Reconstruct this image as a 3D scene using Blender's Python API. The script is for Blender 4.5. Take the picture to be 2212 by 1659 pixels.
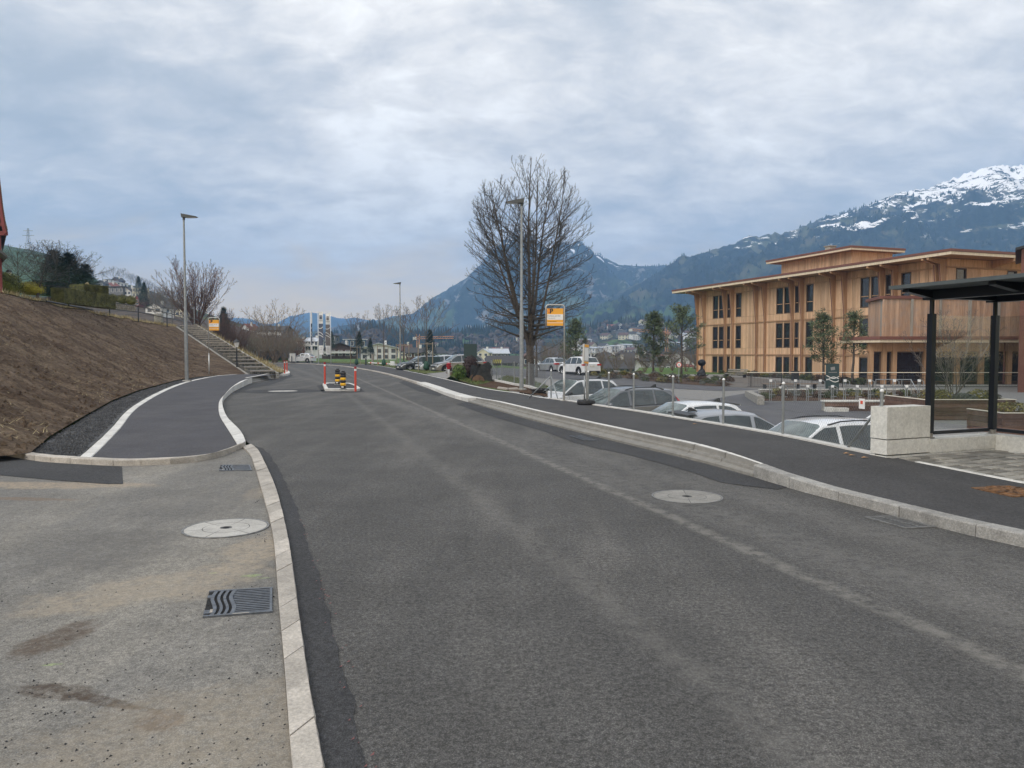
import bpy, bmesh, math, random
import numpy as np
from mathutils import Vector, Matrix, noise
from mathutils.geometry import tessellate_polygon
R = random.Random(7)
PI = math.pi
rad = math.radians
for _o in list(bpy.data.objects):
    bpy.data.objects.remove(_o)
scene = bpy.context.scene
COL = scene.collection

# ------------------------------------------------------------------ camera
EYE = 1.65
PITCH = rad(2.42)
FOC = 1597.0
cam_d = bpy.data.cameras.new('camera')
cam_d.sensor_width = 36.0
cam_d.lens = 36.0 * FOC / 2212.0
cam_d.clip_start = 0.05
cam_d.clip_end = 20000
cam = bpy.data.objects.new('camera', cam_d)
cam.location = (0, 0, EYE)
cam.rotation_euler = (PI / 2 - PITCH, 0, 0)
COL.objects.link(cam)
scene.camera = cam

# ------------------------------------------------------------------ world, sun, exposure
SUN_EL, SUN_AZ = rad(42), rad(-128)        # azimuth from +Y towards +X
world = bpy.data.worlds.new('World')
scene.world = world
world.use_nodes = True
wn, wl = world.node_tree.nodes, world.node_tree.links
wn.clear()
def WN(t, **k):
    n = wn.new(t)
    for a, b in k.items():
        setattr(n, a, b)
    return n
def wmath(op, a, b=None, c=None):
    n = WN('ShaderNodeMath', operation=op)
    for i, x in enumerate((a, b, c)):
        if x is None: continue
        if isinstance(x, (int, float)): n.inputs[i].default_value = x
        else: wl.new(x, n.inputs[i])
    return n.outputs[0]
w_out = WN('ShaderNodeOutputWorld')
w_bg = WN('ShaderNodeBackground')
w_bg.inputs[1].default_value = 0.1
sky = WN('ShaderNodeTexSky')
sky.sky_type = 'NISHITA'
sky.sun_disc = False
sky.sun_elevation = SUN_EL
sky.sun_rotation = SUN_AZ
sky.air_density = 1.0
sky.dust_density = 2.0
tc = WN('ShaderNodeTexCoord')
sep = WN('ShaderNodeSeparateXYZ')
wl.new(tc.outputs['Generated'], sep.inputs[0])
zz = wmath('MAXIMUM', sep.outputs[2], 0.0)
den = wmath('ADD', zz, 0.30)
px = wmath('DIVIDE', sep.outputs[0], den)
py = wmath('DIVIDE', sep.outputs[1], den)
cmb = WN('ShaderNodeCombineXYZ')
wl.new(px, cmb.inputs[0]); wl.new(py, cmb.inputs[1])
def wnoise(scale, detail, rough, dist, off, stretch=(1, 1, 1)):
    mp = WN('ShaderNodeMapping')
    mp.inputs['Location'].default_value = off
    mp.inputs['Scale'].default_value = stretch
    wl.new(cmb.outputs[0], mp.inputs[0])
    n = WN('ShaderNodeTexNoise')
    n.inputs['Scale'].default_value = scale
    n.inputs['Detail'].default_value = detail
    n.inputs['Roughness'].default_value = rough
    n.inputs['Distortion'].default_value = dist
    wl.new(mp.outputs[0], n.inputs['Vector'])
    return n.outputs[0]
n_big = wnoise(1.25, 4, 0.5, 0.4, (3.1, 1.7, 0), (1.0, 0.9, 1))
n_mid = wnoise(3.4, 10, 0.58, 0.5, (0.4, 5.2, 0), (1.0, 1.2, 1))
n_fin = wnoise(9.5, 9, 0.62, 0.4, (7.0, 2.0, 0), (0.9, 1.3, 1))
mixd = wmath('ADD', wmath('MULTIPLY', n_big, 0.42), wmath('ADD', wmath('MULTIPLY', n_mid, 0.38), wmath('MULTIPLY', n_fin, 0.26)))
# the cloud is thinner and brighter above the middle of the valley
dotn = WN('ShaderNodeVectorMath', operation='DOT_PRODUCT')
wl.new(tc.outputs['Generated'], dotn.inputs[0])
_b = (0.02, math.cos(rad(24)), math.sin(rad(24)))
dotn.inputs[1].default_value = _b
glow = WN('ShaderNodeMapRange', interpolation_type='SMOOTHSTEP')
wl.new(dotn.outputs['Value'], glow.inputs[0])
glow.inputs[1].default_value = 0.86; glow.inputs[2].default_value = 1.0
glow.inputs[3].default_value = 0.0; glow.inputs[4].default_value = 0.05
mixd2 = wmath('ADD', mixd, glow.outputs[0])
ramp = WN('ShaderNodeValToRGB')
wl.new(mixd2, ramp.inputs[0])
cr = ramp.color_ramp
cr.elements[0].position = 0.415; cr.elements[0].color = (0.455, 0.475, 0.495, 1)
cr.elements[1].position = 0.68; cr.elements[1].color = (1.06, 1.03, .98, 1)
e = cr.elements.new(0.475); e.color = (0.54, 0.55, 0.56, 1)
e = cr.elements.new(0.53); e.color = (0.65, 0.64, 0.63, 1)
e = cr.elements.new(0.60); e.color = (0.85, 0.815, 0.77, 1)
# cream band of clearer air above the horizon, part of the sky all round
hz = WN('ShaderNodeMapRange', interpolation_type='SMOOTHSTEP')
wl.new(wmath('ADD', zz, wmath('MULTIPLY', wmath('SUBTRACT', n_mid, 0.5), 0.16)), hz.inputs[0])
hz.inputs[1].default_value = 0.02; hz.inputs[2].default_value = 0.17
hz.inputs[3].default_value = 0.95; hz.inputs[4].default_value = 0.0
mixh = WN('ShaderNodeMix', data_type='RGBA')
wl.new(hz.outputs[0], mixh.inputs[0])
wl.new(ramp.outputs[0], mixh.inputs[6])
mixh.inputs[7].default_value = (1.70, 1.20, 0.52, 1)
scl = WN('ShaderNodeVectorMath', operation='SCALE')
wl.new(mixh.outputs[2], scl.inputs[0])
# an overcast sky brightens steadily towards the zenith
zb = WN('ShaderNodeMapRange')
wl.new(zz, zb.inputs[0])
zb.inputs[1].default_value = 0.0; zb.inputs[2].default_value = 1.0
zb.inputs[3].default_value = 7.8; zb.inputs[4].default_value = 13.5
wl.new(zb.outputs[0], scl.inputs['Scale'])
mixn = WN('ShaderNodeMix', data_type='RGBA')
mixn.inputs[0].default_value = 0.93
wl.new(sky.outputs[0], mixn.inputs[6])
wl.new(scl.outputs[0], mixn.inputs[7])
wl.new(mixn.outputs[2], w_bg.inputs[0])
wl.new(w_bg.outputs[0], w_out.inputs[0])

sun_d = bpy.data.lights.new('sun', 'SUN')
sun_d.energy = 1.5
sun_d.angle = rad(40)
sun_d.color = (1.0, 0.955, 0.90)
sun = bpy.data.objects.new('sun', sun_d)
_sd = Vector((math.sin(SUN_AZ) * math.cos(SUN_EL), math.cos(SUN_AZ) * math.cos(SUN_EL), math.sin(SUN_EL)))
sun.rotation_euler = _sd.to_track_quat('Z', 'Y').to_euler()
sun.location = (0, 0, 60)
COL.objects.link(sun)
vs = scene.view_settings
vs.view_transform = 'Standard'
vs.look = 'None'
vs.gamma = 1.0
vs.use_curve_mapping = False
vs.exposure = 0.52
scene.cycles.volume_bounces = 1
scene.cycles.max_bounces = 8
scene.cycles.transparent_max_bounces = 24

# ------------------------------------------------------------------ measuring helpers
cp, sp_ = math.cos(PITCH), math.sin(PITCH)
def ray(u, v):
    a, b = (u - 1106) / FOC, (829.5 - v) / FOC
    return Vector((a, cp + b * sp_, -sp_ + b * cp))
def G(u, v, z=0.0):            # the survey point on level z
    d = ray(u, v)
    t = (z - EYE) / d.z
    return Vector((d.x * t, d.y * t, z))
def Gf(u, v, zf):              # the survey point on a surface z = zf(y)
    z = 0.0
    for _ in range(12):
        p = G(u, v, z)
        z = zf(p.y)
    return G(u, v, z)
def P(u, v, Y):
    d = ray(u, v)
    return Vector((d.x * Y / d.y, Y, EYE + d.z * Y / d.y))
def smooth(a, b, x):
    t = min(1, max(0, (x - a) / (b - a)))
    return t * t * (3 - 2 * t)
def lerp(a, b, t): return a + (b - a) * t
def interp(x, xs, ys):
    return float(np.interp(x, xs, ys))

# ------------------------------------------------------------------ object helpers
def root_of(o):
    while o.parent: o = o.parent
    return o
def link(o):
    COL.objects.link(o); return o
def tag(o, label=None, cat=None, group=None, kind=None):
    if label: o['label'] = label
    if cat: o['category'] = cat
    if group: o['group'] = group
    if kind: o['kind'] = kind
    return o
def thing(name, label, cat, loc=(0, 0, 0), group=None):
    o = bpy.data.objects.new(name, None)
    o.empty_display_size = 0.2
    o.location = loc
    link(o)
    return tag(o, label, cat, group)
def structure(name, loc=(0, 0, 0)):
    o = bpy.data.objects.new(name, None)
    o.location = loc
    link(o)
    o['kind'] = 'structure'
    return o
def dup(o, parent=None):
    c = o.copy()
    link(c)
    if parent: c.parent = parent
    for ch in o.children:
        dup(ch, c)
    return c
def place(o, loc, rz=0.0, s=1.0, label=None):
    o.location = loc
    o.rotation_euler = (0, 0, rz)
    o.scale = (s, s, s)
    if label: o['label'] = label
    return o

class MB:
    def __init__(self):
        self.v, self.f, self.m = [], [], []
    def add(self, vs, fs, mi=0):
        b = len(self.v)
        self.v.extend([tuple(p) for p in vs])
        for f in fs:
            self.f.append(tuple(i + b for i in f)); self.m.append(mi)
    def quad(self, a, b, c, d, mi=0): self.add([a, b, c, d], [(0, 1, 2, 3)], mi)
    def box(self, c, s, rz=0.0, mi=0, M=None):
        x, y, z = s[0] / 2, s[1] / 2, s[2] / 2
        vs = [Vector((i * x, j * y, k * z)) for k in (-1, 1) for j in (-1, 1) for i in (-1, 1)]
        if M is None: M = Matrix.Rotation(rz, 3, 'Z')
        vs = [M @ p + Vector(c) for p in vs]
        self.add(vs, [(0, 2, 3, 1), (4, 5, 7, 6), (0, 1, 5, 4), (2, 6, 7, 3), (0, 4, 6, 2), (1, 3, 7, 5)], mi)
    def box2(self, a, b, mi=0):
        self.box([(a[i] + b[i]) / 2 for i in range(3)], [abs(b[i] - a[i]) for i in range(3)], 0, mi)
    def rbox(self, c, s, bev, rz=0.0, mi=0, M=None):
        # box with its vertical and top edges eased
        x, y, z = s[0] / 2, s[1] / 2, s[2] / 2
        def ring(ix, iy, k):
            o = []
            for sx, sy in ((1, 1), (-1, 1), (-1, -1), (1, -1)):
                pts = [(sx * (ix), sy * (iy - bev)), (sx * (ix - bev), sy * iy)]
                if sx * sy < 0: pts.reverse()
                o += [Vector((p[0], p[1], k)) for p in pts]
            return o
        rs = [ring(x - bev * .6, y - bev * .6, -z), ring(x, y, -z + bev), ring(x, y, z - bev), ring(x - bev * .6, y - bev * .6, z)]
        if M is None: M = Matrix.Rotation(rz, 3, 'Z')
        vs = [M @ p + Vector(c) for r in rs for p in r]
        fs = []
        for r in range(3):
            for i in range(8):
                a, b = r * 8 + i, r * 8 + (i + 1) % 8
                fs.append((a, b, b + 8, a + 8))
        fs.append(tuple(range(7, -1, -1))); fs.append(tuple(range(24, 32)))
        self.add(vs, fs, mi)
    def prism(self, pts, vec, mi=0):
        # closed outline (3-D points) pushed along vec
        n = len(pts)
        vec = Vector(vec)
        a = [Vector(p) for p in pts]
        tri = tessellate_polygon([a])
        self.add(a + [p + vec for p in a],
                 [tuple(t) for t in tri] + [tuple(i + n for i in reversed(t)) for t in tri] +
                 [(i, (i + 1) % n, (i + 1) % n + n, i + n) for i in range(n)], mi)
    def poly(self, pts, mi=0):
        a = [Vector(p) for p in pts]
        tri = tessellate_polygon([a])
        out = []
        for t in tri:
            n = (a[t[1]] - a[t[0]]).cross(a[t[2]] - a[t[0]])
            out.append(tuple(t) if n.z >= 0 else tuple(reversed(t)))
        self.add(a, out, mi)
    def tube(self, pts, rs, n=6, cap=True, mi=0):
        pts = [Vector(p) for p in pts]
        if isinstance(rs, (int, float)): rs = [rs] * len(pts)
        t0 = (pts[1] - pts[0]).normalized()
        up = Vector((0, 0, 1)) if abs(t0.z) < .9 else Vector((1, 0, 0))
        a = t0.cross(up).normalized()
        vs = []
        L = len(pts)
        for i, p in enumerate(pts):
            t = (pts[min(i + 1, L - 1)] - pts[max(i - 1, 0)])
            t = t.normalized() if t.length > 1e-9 else t0
            a = a - t * a.dot(t)
            a = a.normalized() if a.length > 1e-6 else t.orthogonal().normalized()
            b = t.cross(a)
            for k in range(n):
                w = 2 * PI * k / n
                vs.append(p + (a * math.cos(w) + b * math.sin(w)) * rs[i])
        fs = []
        for i in range(L - 1):
            for k in range(n):
                q = (k + 1) % n
                fs.append((i * n + k, i * n + q, (i + 1) * n + q, (i + 1) * n + k))
        if cap:
            fs.append(tuple(range(n - 1, -1, -1)))
            fs.append(tuple((L - 1) * n + k for k in range(n)))
        self.add(vs, fs, mi)
    def lathe(self, prof, c=(0, 0, 0), n=16, M=None, mi=0, cap=True):
        vs, fs = [], []
        M = M or Matrix.Identity(3)
        for r, z in prof:
            for k in range(n):
                w = 2 * PI * k / n
                vs.append(M @ Vector((r * math.cos(w), r * math.sin(w), z)) + Vector(c))
        for i in range(len(prof) - 1):
            for k in range(n):
                q = (k + 1) % n
                fs.append((i * n + k, i * n + q, (i + 1) * n + q, (i + 1) * n + k))
        if cap:
            fs.append(tuple(range(n - 1, -1, -1)))
            fs.append(tuple((len(prof) - 1) * n + k for k in range(n)))
        self.add(vs, fs, mi)
    def blob(self, c, r, nu=12, nv=8, jit=0.0, mi=0, rnd=None):
        rnd = rnd or R
        vs = [Vector((c[0], c[1], c[2] - r[2]))]
        for j in range(1, nv):
            th = PI * j / nv - PI / 2
            for i in range(nu):
                w = 2 * PI * i / nu
                k = 1 + rnd.uniform(-jit, jit)
                vs.append(Vector((c[0] + r[0] * k * math.cos(th) * math.cos(w), c[1] + r[1] * k * math.cos(th) * math.sin(w), c[2] + r[2] * k * math.sin(th))))
        vs.append(Vector((c[0], c[1], c[2] + r[2])))
        fs = [(0, 1 + (i + 1) % nu, 1 + i) for i in range(nu)]
        for j in range(nv - 2):
            for i in range(nu):
                a = 1 + j * nu
                fs.append((a + i, a + (i + 1) % nu, a + nu + (i + 1) % nu, a + nu + i))
        a = 1 + (nv - 2) * nu
        fs += [(a + i, a + (i + 1) % nu, len(vs) - 1) for i in range(nu)]
        self.add(vs, fs, mi)
    def grid(self, rows, mi=0):
        n = len(rows[0])
        vs = [p for r in rows for p in r]
        self.add(vs, [(i * n + j, i * n + j + 1, (i + 1) * n + j + 1, (i + 1) * n + j) for i in range(len(rows) - 1) for j in range(n - 1)], mi)
    def build(self, name, mats, parent=None, smooth_=False, sharp=None):
        me = bpy.data.meshes.new(name)
        off = root_of(parent).location if parent else Vector((0, 0, 0))
        me.from_pydata([(p[0] - off[0], p[1] - off[1], p[2] - off[2]) for p in self.v], [], self.f)
        if not isinstance(mats, (list, tuple)): mats = [mats]
        for m in mats: me.materials.append(m)
        if len(mats) > 1: me.polygons.foreach_set('material_index', self.m)
        if smooth_:
            me.polygons.foreach_set('use_smooth', [True] * len(me.polygons))
            if sharp: me.set_sharp_from_angle(angle=rad(sharp))
        me.update()
        o = bpy.data.objects.new(name, me)
        link(o)
        if parent: o.parent = parent
        return o

def resample(pts, n):
    pts = [Vector(p) for p in pts]
    L = [0]
    for a, b in zip(pts, pts[1:]): L.append(L[-1] + (b - a).length)
    out = []
    for i in range(n):
        t = L[-1] * i / (n - 1)
        k = max(0, min(len(pts) - 2, int(np.searchsorted(L, t, side='right')) - 1))
        f = (t - L[k]) / max(1e-9, L[k + 1] - L[k])
        out.append(pts[k].lerp(pts[k + 1], f))
    return out
def spline(pts, n):
    pts = [Vector(p) for p in pts]
    q = [pts[0] * 2 - pts[1]] + pts + [pts[-1] * 2 - pts[-2]]
    out = []
    for i in range(1, len(q) - 2):
        for s in range(8):
            t = s / 8
            a, b, c, d = q[i - 1], q[i], q[i + 1], q[i + 2]
            out.append(0.5 * ((2 * b) + (c - a) * t + (2 * a - 5 * b + 4 * c - d) * t * t + (3 * b - a - 3 * c + d) * t ** 3))
    out.append(pts[-1])
    return resample(out, n)
def offset_line(pts, d):       # to the right of the direction of travel, in plan
    out = []
    for i, p in enumerate(pts):
        t = pts[min(i + 1, len(pts) - 1)] - pts[max(0, i - 1)]
        t.z = 0
        t.normalize()
        out.append(Vector((p.x + t.y * d, p.y - t.x * d, p.z)))
    return out
def fbm(x, y, z=0.0, o=4):
    return noise.fractal(Vector((x, y, z)), 1.0, 2.0, o)

# ------------------------------------------------------------------ materials
class Mat:
    def __init__(self, name, col=(.5, .5, .5), rough=.6, metal=0.0, spec=0.5):
        self.m = bpy.data.materials.new(name)
        self.m.use_nodes = True
        self.n = self.m.node_tree.nodes
        self.l = self.m.node_tree.links
        self.b = self.n['Principled BSDF']
        self.b.inputs['Base Color'].default_value = (*col, 1)
        self.b.inputs['Roughness'].default_value = rough
        self.b.inputs['Metallic'].default_value = metal
        self.b.inputs['Specular IOR Level'].default_value = spec
        self.tc = None
    def N(self, t, **k):
        n = self.n.new(t)
        for a, b in k.items(): setattr(n, a, b)
        return n
    def inp(self, sock, x):
        if isinstance(x, (int, float)): sock.default_value = x
        elif isinstance(x, (tuple, list)): sock.default_value = (*x, 1) if len(sock.default_value) == 4 and len(x) == 3 else x
        else: self.l.new(x, sock)
    def pos(self, scale=(1, 1, 1), rot=(0, 0, 0), world_=True):
        if world_:
            g = self.N('ShaderNodeNewGeometry').outputs['Position']
        else:
            g = self.N('ShaderNodeTexCoord').outputs['Object']
        mp = self.N('ShaderNodeMapping')
        mp.inputs['Scale'].default_value = scale
        mp.inputs['Rotation'].default_value = rot
        self.l.new(g, mp.inputs[0])
        return mp.outputs[0]
    def noise(self, vec, scale, detail=4, rough=.55, dist=0.0):
        n = self.N('ShaderNodeTexNoise')
        self.l.new(vec, n.inputs['Vector'])
        n.inputs['Scale'].default_value = scale
        n.inputs['Detail'].default_value = detail
        n.inputs['Roughness'].default_value = rough
        n.inputs['Distortion'].default_value = dist
        return n.outputs[0]
    def voro(self, vec, scale, feature='F1', out='Distance'):
        n = self.N('ShaderNodeTexVoronoi', feature=feature)
        self.l.new(vec, n.inputs['Vector'])
        n.inputs['Scale'].default_value = scale
        return n.outputs[out]
    def math(self, op, a, b=0.0, c=None):
        n = self.N('ShaderNodeMath', operation=op)
        self.inp(n.inputs[0], a); self.inp(n.inputs[1], b)
        if c is not None: self.inp(n.inputs[2], c)
        return n.outputs[0]
    def rng(self, x, a, b, c=0.0, d=1.0):
        n = self.N('ShaderNodeMapRange', interpolation_type='SMOOTHSTEP')
        self.inp(n.inputs[0], x)
        for i, q in enumerate((a, b, c, d)): n.inputs[i + 1].default_value = q
        return n.outputs[0]
    def mix(self, f, a, b, mode='MIX'):
        n = self.N('ShaderNodeMix', data_type='RGBA', blend_type=mode)
        self.inp(n.inputs[0], f); self.inp(n.inputs[6], a); self.inp(n.inputs[7], b)
        return n.outputs[2]
    def hsvval(self, col, val):
        n = self.N('ShaderNodeHueSaturation')
        self.inp(n.inputs['Color'], col); self.inp(n.inputs['Value'], val)
        return n.outputs[0]
    def color(self, c): self.inp(self.b.inputs['Base Color'], c); return self
    def bump(self, h, strength=.4, dist=.01):
        n = self.N('ShaderNodeBump')
        n.inputs['Strength'].default_value = strength
        n.inputs['Distance'].default_value = dist
        self.l.new(h, n.inputs['Height'])
        self.l.new(n.outputs[0], self.b.inputs['Normal'])
        return self
    def xyz(self):
        s = self.N('ShaderNodeSeparateXYZ')
        self.l.new(self.N('ShaderNodeNewGeometry').outputs['Position'], s.inputs[0])
        return s.outputs
    def rand(self):
        return self.N('ShaderNodeObjectInfo').outputs['Random']

def simple(name, col, rough=.55, metal=0.0, var=.12, scale=6.0, bump=0.0, bscale=60, rnd=0.0, spec=.5):
    m = Mat(name, col, rough, metal, spec)
    p = m.pos(world_=False)
    n = m.noise(p, scale, 5, .6)
    val = m.rng(n, .25, .75, 1 - var, 1 + var)
    if rnd: val = m.math('MULTIPLY', val, m.rng(m.rand(), 0, 1, 1 - rnd, 1 + rnd))
    m.color(m.hsvval(col, val))
    if bump: m.bump(m.noise(p, bscale, 4, .6), bump, .01)
    return m.m

def line_mask(m, a, b, w, soft, wob=.04):
    # distance to a line on the ground, frayed by noise
    d = Vector((b[0] - a[0], b[1] - a[1])); L = d.length; d /= L
    x, y, z = m.xyz()
    s = m.math('SUBTRACT', m.math('MULTIPLY', m.math('SUBTRACT', x, a[0]), -d.y), m.math('MULTIPLY', m.math('SUBTRACT', y, a[1]), -d.x))
    s = m.math('ADD', s, m.math('MULTIPLY', m.math('SUBTRACT', m.noise(m.pos(), 1.3, 6, .65), .5), wob * 4))
    return m.rng(m.math('ABSOLUTE', s), w, w + soft, 1, 0)
def spot_mask(m, c, rx, ry, rot, fray=.5, nscale=3.0):
    x, y, z = m.xyz()
    dx, dy = m.math('SUBTRACT', x, c[0]), m.math('SUBTRACT', y, c[1])
    ca, sa = math.cos(rot), math.sin(rot)
    a = m.math('DIVIDE', m.math('ADD', m.math('MULTIPLY', dx, ca), m.math('MULTIPLY', dy, sa)), rx)
    b = m.math('DIVIDE', m.math('SUBTRACT', m.math('MULTIPLY', dy, ca), m.math('MULTIPLY', dx, sa)), ry)
    r = m.math('SQRT', m.math('ADD', m.math('MULTIPLY', a, a), m.math('MULTIPLY', b, b)))
    r = m.math('ADD', r, m.math('MULTIPLY', m.math('SUBTRACT', m.noise(m.pos(), nscale, 9, .74), .5), fray * 2.4))
    return m.rng(r, .55, 1.0, 1, 0)

def asphalt(name, base, dust, grain=.5, rough=.88, dust_amt=.6, lines=(), fine=130):
    m = Mat(name, base, rough, 0, .35)
    p = m.pos()
    along = m.pos((1, .16, 1), (0, 0, rad(-17)))
    tracks = m.noise(along, 1.05, 6, .6, .2)
    mot = m.noise(p, .9, 8, .68)
    g1 = m.voro(p, fine)
    g2 = m.noise(p, fine * 1.6, 2, .6)
    g3 = m.noise(p, 34, 4, .8)
    g4 = m.noise(p, 9, 6, .8)
    c = m.mix(m.math('MULTIPLY', m.rng(tracks, .42, .72), dust_amt), base, dust)
    c = m.hsvval(c, m.rng(mot, .3, .7, .86, 1.14))
    c = m.hsvval(c, m.rng(g1, .0, .75, 1 + grain * .75, 1 - grain * .6))
    c = m.hsvval(c, m.rng(g2, .3, .7, 1 - grain * .45, 1 + grain * .45))
    c = m.hsvval(c, m.rng(g3, .36, .64, 1 - grain * .62, 1 + grain * .62))
    c = m.hsvval(c, m.rng(g4, .36, .64, 1 - grain * .16, 1 + grain * .16))
    chips = m.rng(m.voro(m.pos(), 9.0), .015, .028, 1, 0)
    c = m.mix(m.math('MULTIPLY', chips, .5), c, (.34, .32, .30))
    for (a, b, w, s, amt, col) in lines:
        c = m.mix(m.math('MULTIPLY', line_mask(m, a, b, w, s), m.math('MULTIPLY', m.rng(m.noise(p, 7, 6, .7), .34, .62), amt)), c, col)
    m.color(c)
    m.bump(m.math('ADD', m.math('MULTIPLY', g1, -.6), m.math('ADD', g2, g3)), .55 * grain * 1.6, .006)
    return m

M = {}
la, lb = G(960, 900), G(2212, 1452)
lc, ld = G(1050, 1090), G(1760, 1659)
le, lf = G(790, 850), G(1510, 1100)
lg, lh = G(1000, 910), G(1700, 1100)
M['road'] = asphalt('road_asphalt', (.088, .085, .081), (.160, .151, .139), .62, lines=[
    (la, lb, .02, .11, .62, (.225, .212, .19)), (lc, ld, .01, .20, .33, (.19, .18, .165)),
    (le, lf, .05, .5, .4, (.18, .172, .16)), (lg, lh, .02, .5, .35, (.18, .172, .16))]).m
M['asphalt_new'] = asphalt('new_asphalt', (.060, .058, .058), (.080, .077, .074), .45, dust_amt=.5, fine=160).m
M['asphalt_patch'] = asphalt('patch_asphalt', (.047, .047, .049), (.066, .065, .064), .55, dust_amt=.4).m
M['asphalt_path'] = asphalt('path_asphalt', (.070, .068, .075), (.088, .085, .089), .40, dust_amt=.6, fine=170).m
M['asphalt_yard'] = asphalt('yard_asphalt', (.10, .10, .108), (.125, .122, .122), .3, dust_amt=.6).m

def make_apron():
    m = asphalt('apron_asphalt', (.172, .164, .150), (.27, .25, .215), .40, dust_amt=.8, fine=115)
    c = m.b.inputs['Base Color'].links[0].from_socket
    p = m.pos()
    sand = (.33, .275, .205)
    grit = m.rng(m.noise(p, 40, 5, .7), .3, .7, .75, 1.25)
    brk = m.rng(m.noise(p, 11, 9, .8, .4), .36, .58, .25, 1)
    def stain(c, mask, amt, col):
        return m.mix(m.math('MULTIPLY', m.math('MULTIPLY', mask, brk), amt), c, m.hsvval(col, grit))
    c = stain(c, spot_mask(m, G(330, 1275), 1.0, .42, .6, .75, 2.2), .55, sand)
    c = stain(c, spot_mask(m, G(560, 1190), .35, .8, 0, .7, 3), .7, sand)
    c = stain(c, spot_mask(m, G(580, 1060), .25, .9, 0, .7, 3), .6, sand)
    c = stain(c, spot_mask(m, G(60, 1050), 1.9, .28, -.03, .6, 2), .85, (.32, .26, .19))
    c = stain(c, spot_mask(m, G(60, 1080), .8, .10, -.1, .6, 3), .7, (.17, .115, .075))
    c = stain(c, spot_mask(m, G(120, 1385), .17, .36, -.2, .5, 4), .85, (.085, .06, .042))
    c = stain(c, spot_mask(m, G(130, 1500), .26, .10, -.25, .6, 5), .9, (.06, .042, .03))
    c = stain(c, spot_mask(m, G(230, 1520), .34, .045, -.35, .6, 6), .9, (.06, .042, .03))
    c = stain(c, spot_mask(m, G(350, 1560), .14, .12, -.3, .7, 5), .75, (.12, .08, .055))
    c = stain(c, spot_mask(m, G(430, 1600), .9, .7, .2, .9, 2), .45, (.27, .225, .165))
    c = stain(c, spot_mask(m, G(250, 1190), .7, .9, .2, .9, 2), .6, (.105, .10, .093))
    c = stain(c, spot_mask(m, G(450, 1090), .9, 1.4, .2, .9, 2), .45, (.10, .097, .092))
    for u, v, rx, ry in ((545, 1247, .09, .045), (462, 1241, .045, .012), (570, 1252, .06, .012), (115, 1440, .07, .02)):
        c = stain(c, spot_mask(m, G(u, v), rx, ry, .2, .7, 16), .35, (.35, .50, .14))
    m.color(c)
    return m.m
M['apron'] = make_apron()

def rough_stone(name, col, var=.16, joint=False, rnd=.1, rough=.8, bump=.5, speck=60):
    m = Mat(name, col, rough, 0, .35)
    p = m.pos()
    c = m.hsvval(col, m.rng(m.noise(p, 5, 7, .7), .28, .72, 1 - var, 1 + var))
    c = m.hsvval(c, m.rng(m.noise(p, speck, 3, .7), .3, .7, 1 - var * .9, 1 + var * .9))
    if rnd: c = m.hsvval(c, m.rng(m.rand(), 0, 1, 1 - rnd, 1 + rnd))
    m.color(c)
    m.bump(m.noise(p, 45, 6, .7), bump, .012)
    return m.m
M['granite'] = rough_stone('kerb_granite', (.40, .365, .32), .2, rnd=.14)
M['granite_light'] = rough_stone('kerb_granite_light', (.60, .585, .55), .12, rnd=.08)
M['granite_side'] = rough_stone('kerb_granite_side', (.30, .29, .27), .25, rnd=.12)
M['concrete'] = rough_stone('cast_concrete', (.62, .61, .565), .12, rnd=.03, bump=.25, speck=25)
M['concrete_kerb'] = rough_stone('bus_kerb_concrete', (.215, .205, .185), .14, rnd=.06, bump=.25)
M['concrete_old'] = rough_stone('old_concrete', (.30, .285, .255), .3, rnd=.06, bump=.5, speck=18)
M['plinth'] = rough_stone('plinth_concrete', (.58, .57, .55), .08, rnd=0, bump=.1)
M['paver'] = rough_stone('concrete_paver', (.235, .222, .195), .2, rnd=.34, bump=.35)
M['paver_yard'] = rough_stone('yard_paving', (.22, .212, .20), .15, rnd=0, bump=.3)
M['step_stone'] = rough_stone('stair_riser', (.15, .142, .12), .45, rnd=.25, bump=.6, speck=10)
M['stair_tread'] = rough_stone('stair_tread', (.13, .125, .115), .3, rnd=.12)
M['manhole_dark'] = rough_stone('road_manhole', (.235, .225, .205), .16, rnd=.05, bump=.2)
M['manhole'] = rough_stone('manhole_concrete', (.40, .385, .355), .14, rnd=.05, bump=.2)

def soil_mat(name, c1, c2, c3, big=1.0):
    m = Mat(name, c1, .95, 0, .15)
    p = m.pos()
    st = m.pos((.35, 1.4, 1.4), (0, 0, rad(16)))
    n1 = m.noise(st, .9 * big, 8, .68, .5)
    n2 = m.noise(p, 9, 7, .72)
    c = m.mix(m.rng(n1, .38, .66), c1, c2)
    c = m.mix(m.math('MULTIPLY', m.rng(m.noise(st, 2.2, 9, .75, .8), .60, .72), .65), c, c3)
    c = m.hsvval(c, m.rng(n2, .25, .75, .55, 1.45))
    c = m.hsvval(c, m.rng(m.noise(p, 45, 4, .7), .3, .7, .75, 1.25))
    m.color(c)
    m.bump(m.math('ADD', n2, m.noise(p, 28, 6, .75)), .9, .05)
    return m.m
M['soil'] = soil_mat('turned_soil', (.082, .055, .037), (.175, .128, .088), (.27, .21, .125))
M['bed_soil'] = soil_mat('bed_soil', (.075, .043, .027), (.11, .07, .045), (.15, .1, .06))
M['gravel'] = rough_stone('dark_gravel', (.066, .066, .068), .5, rnd=0, bump=1.0, speck=34)
M['gravel_bed'] = rough_stone('gravel_yard', (.13, .115, .10), .3, rnd=0, bump=.5)

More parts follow.
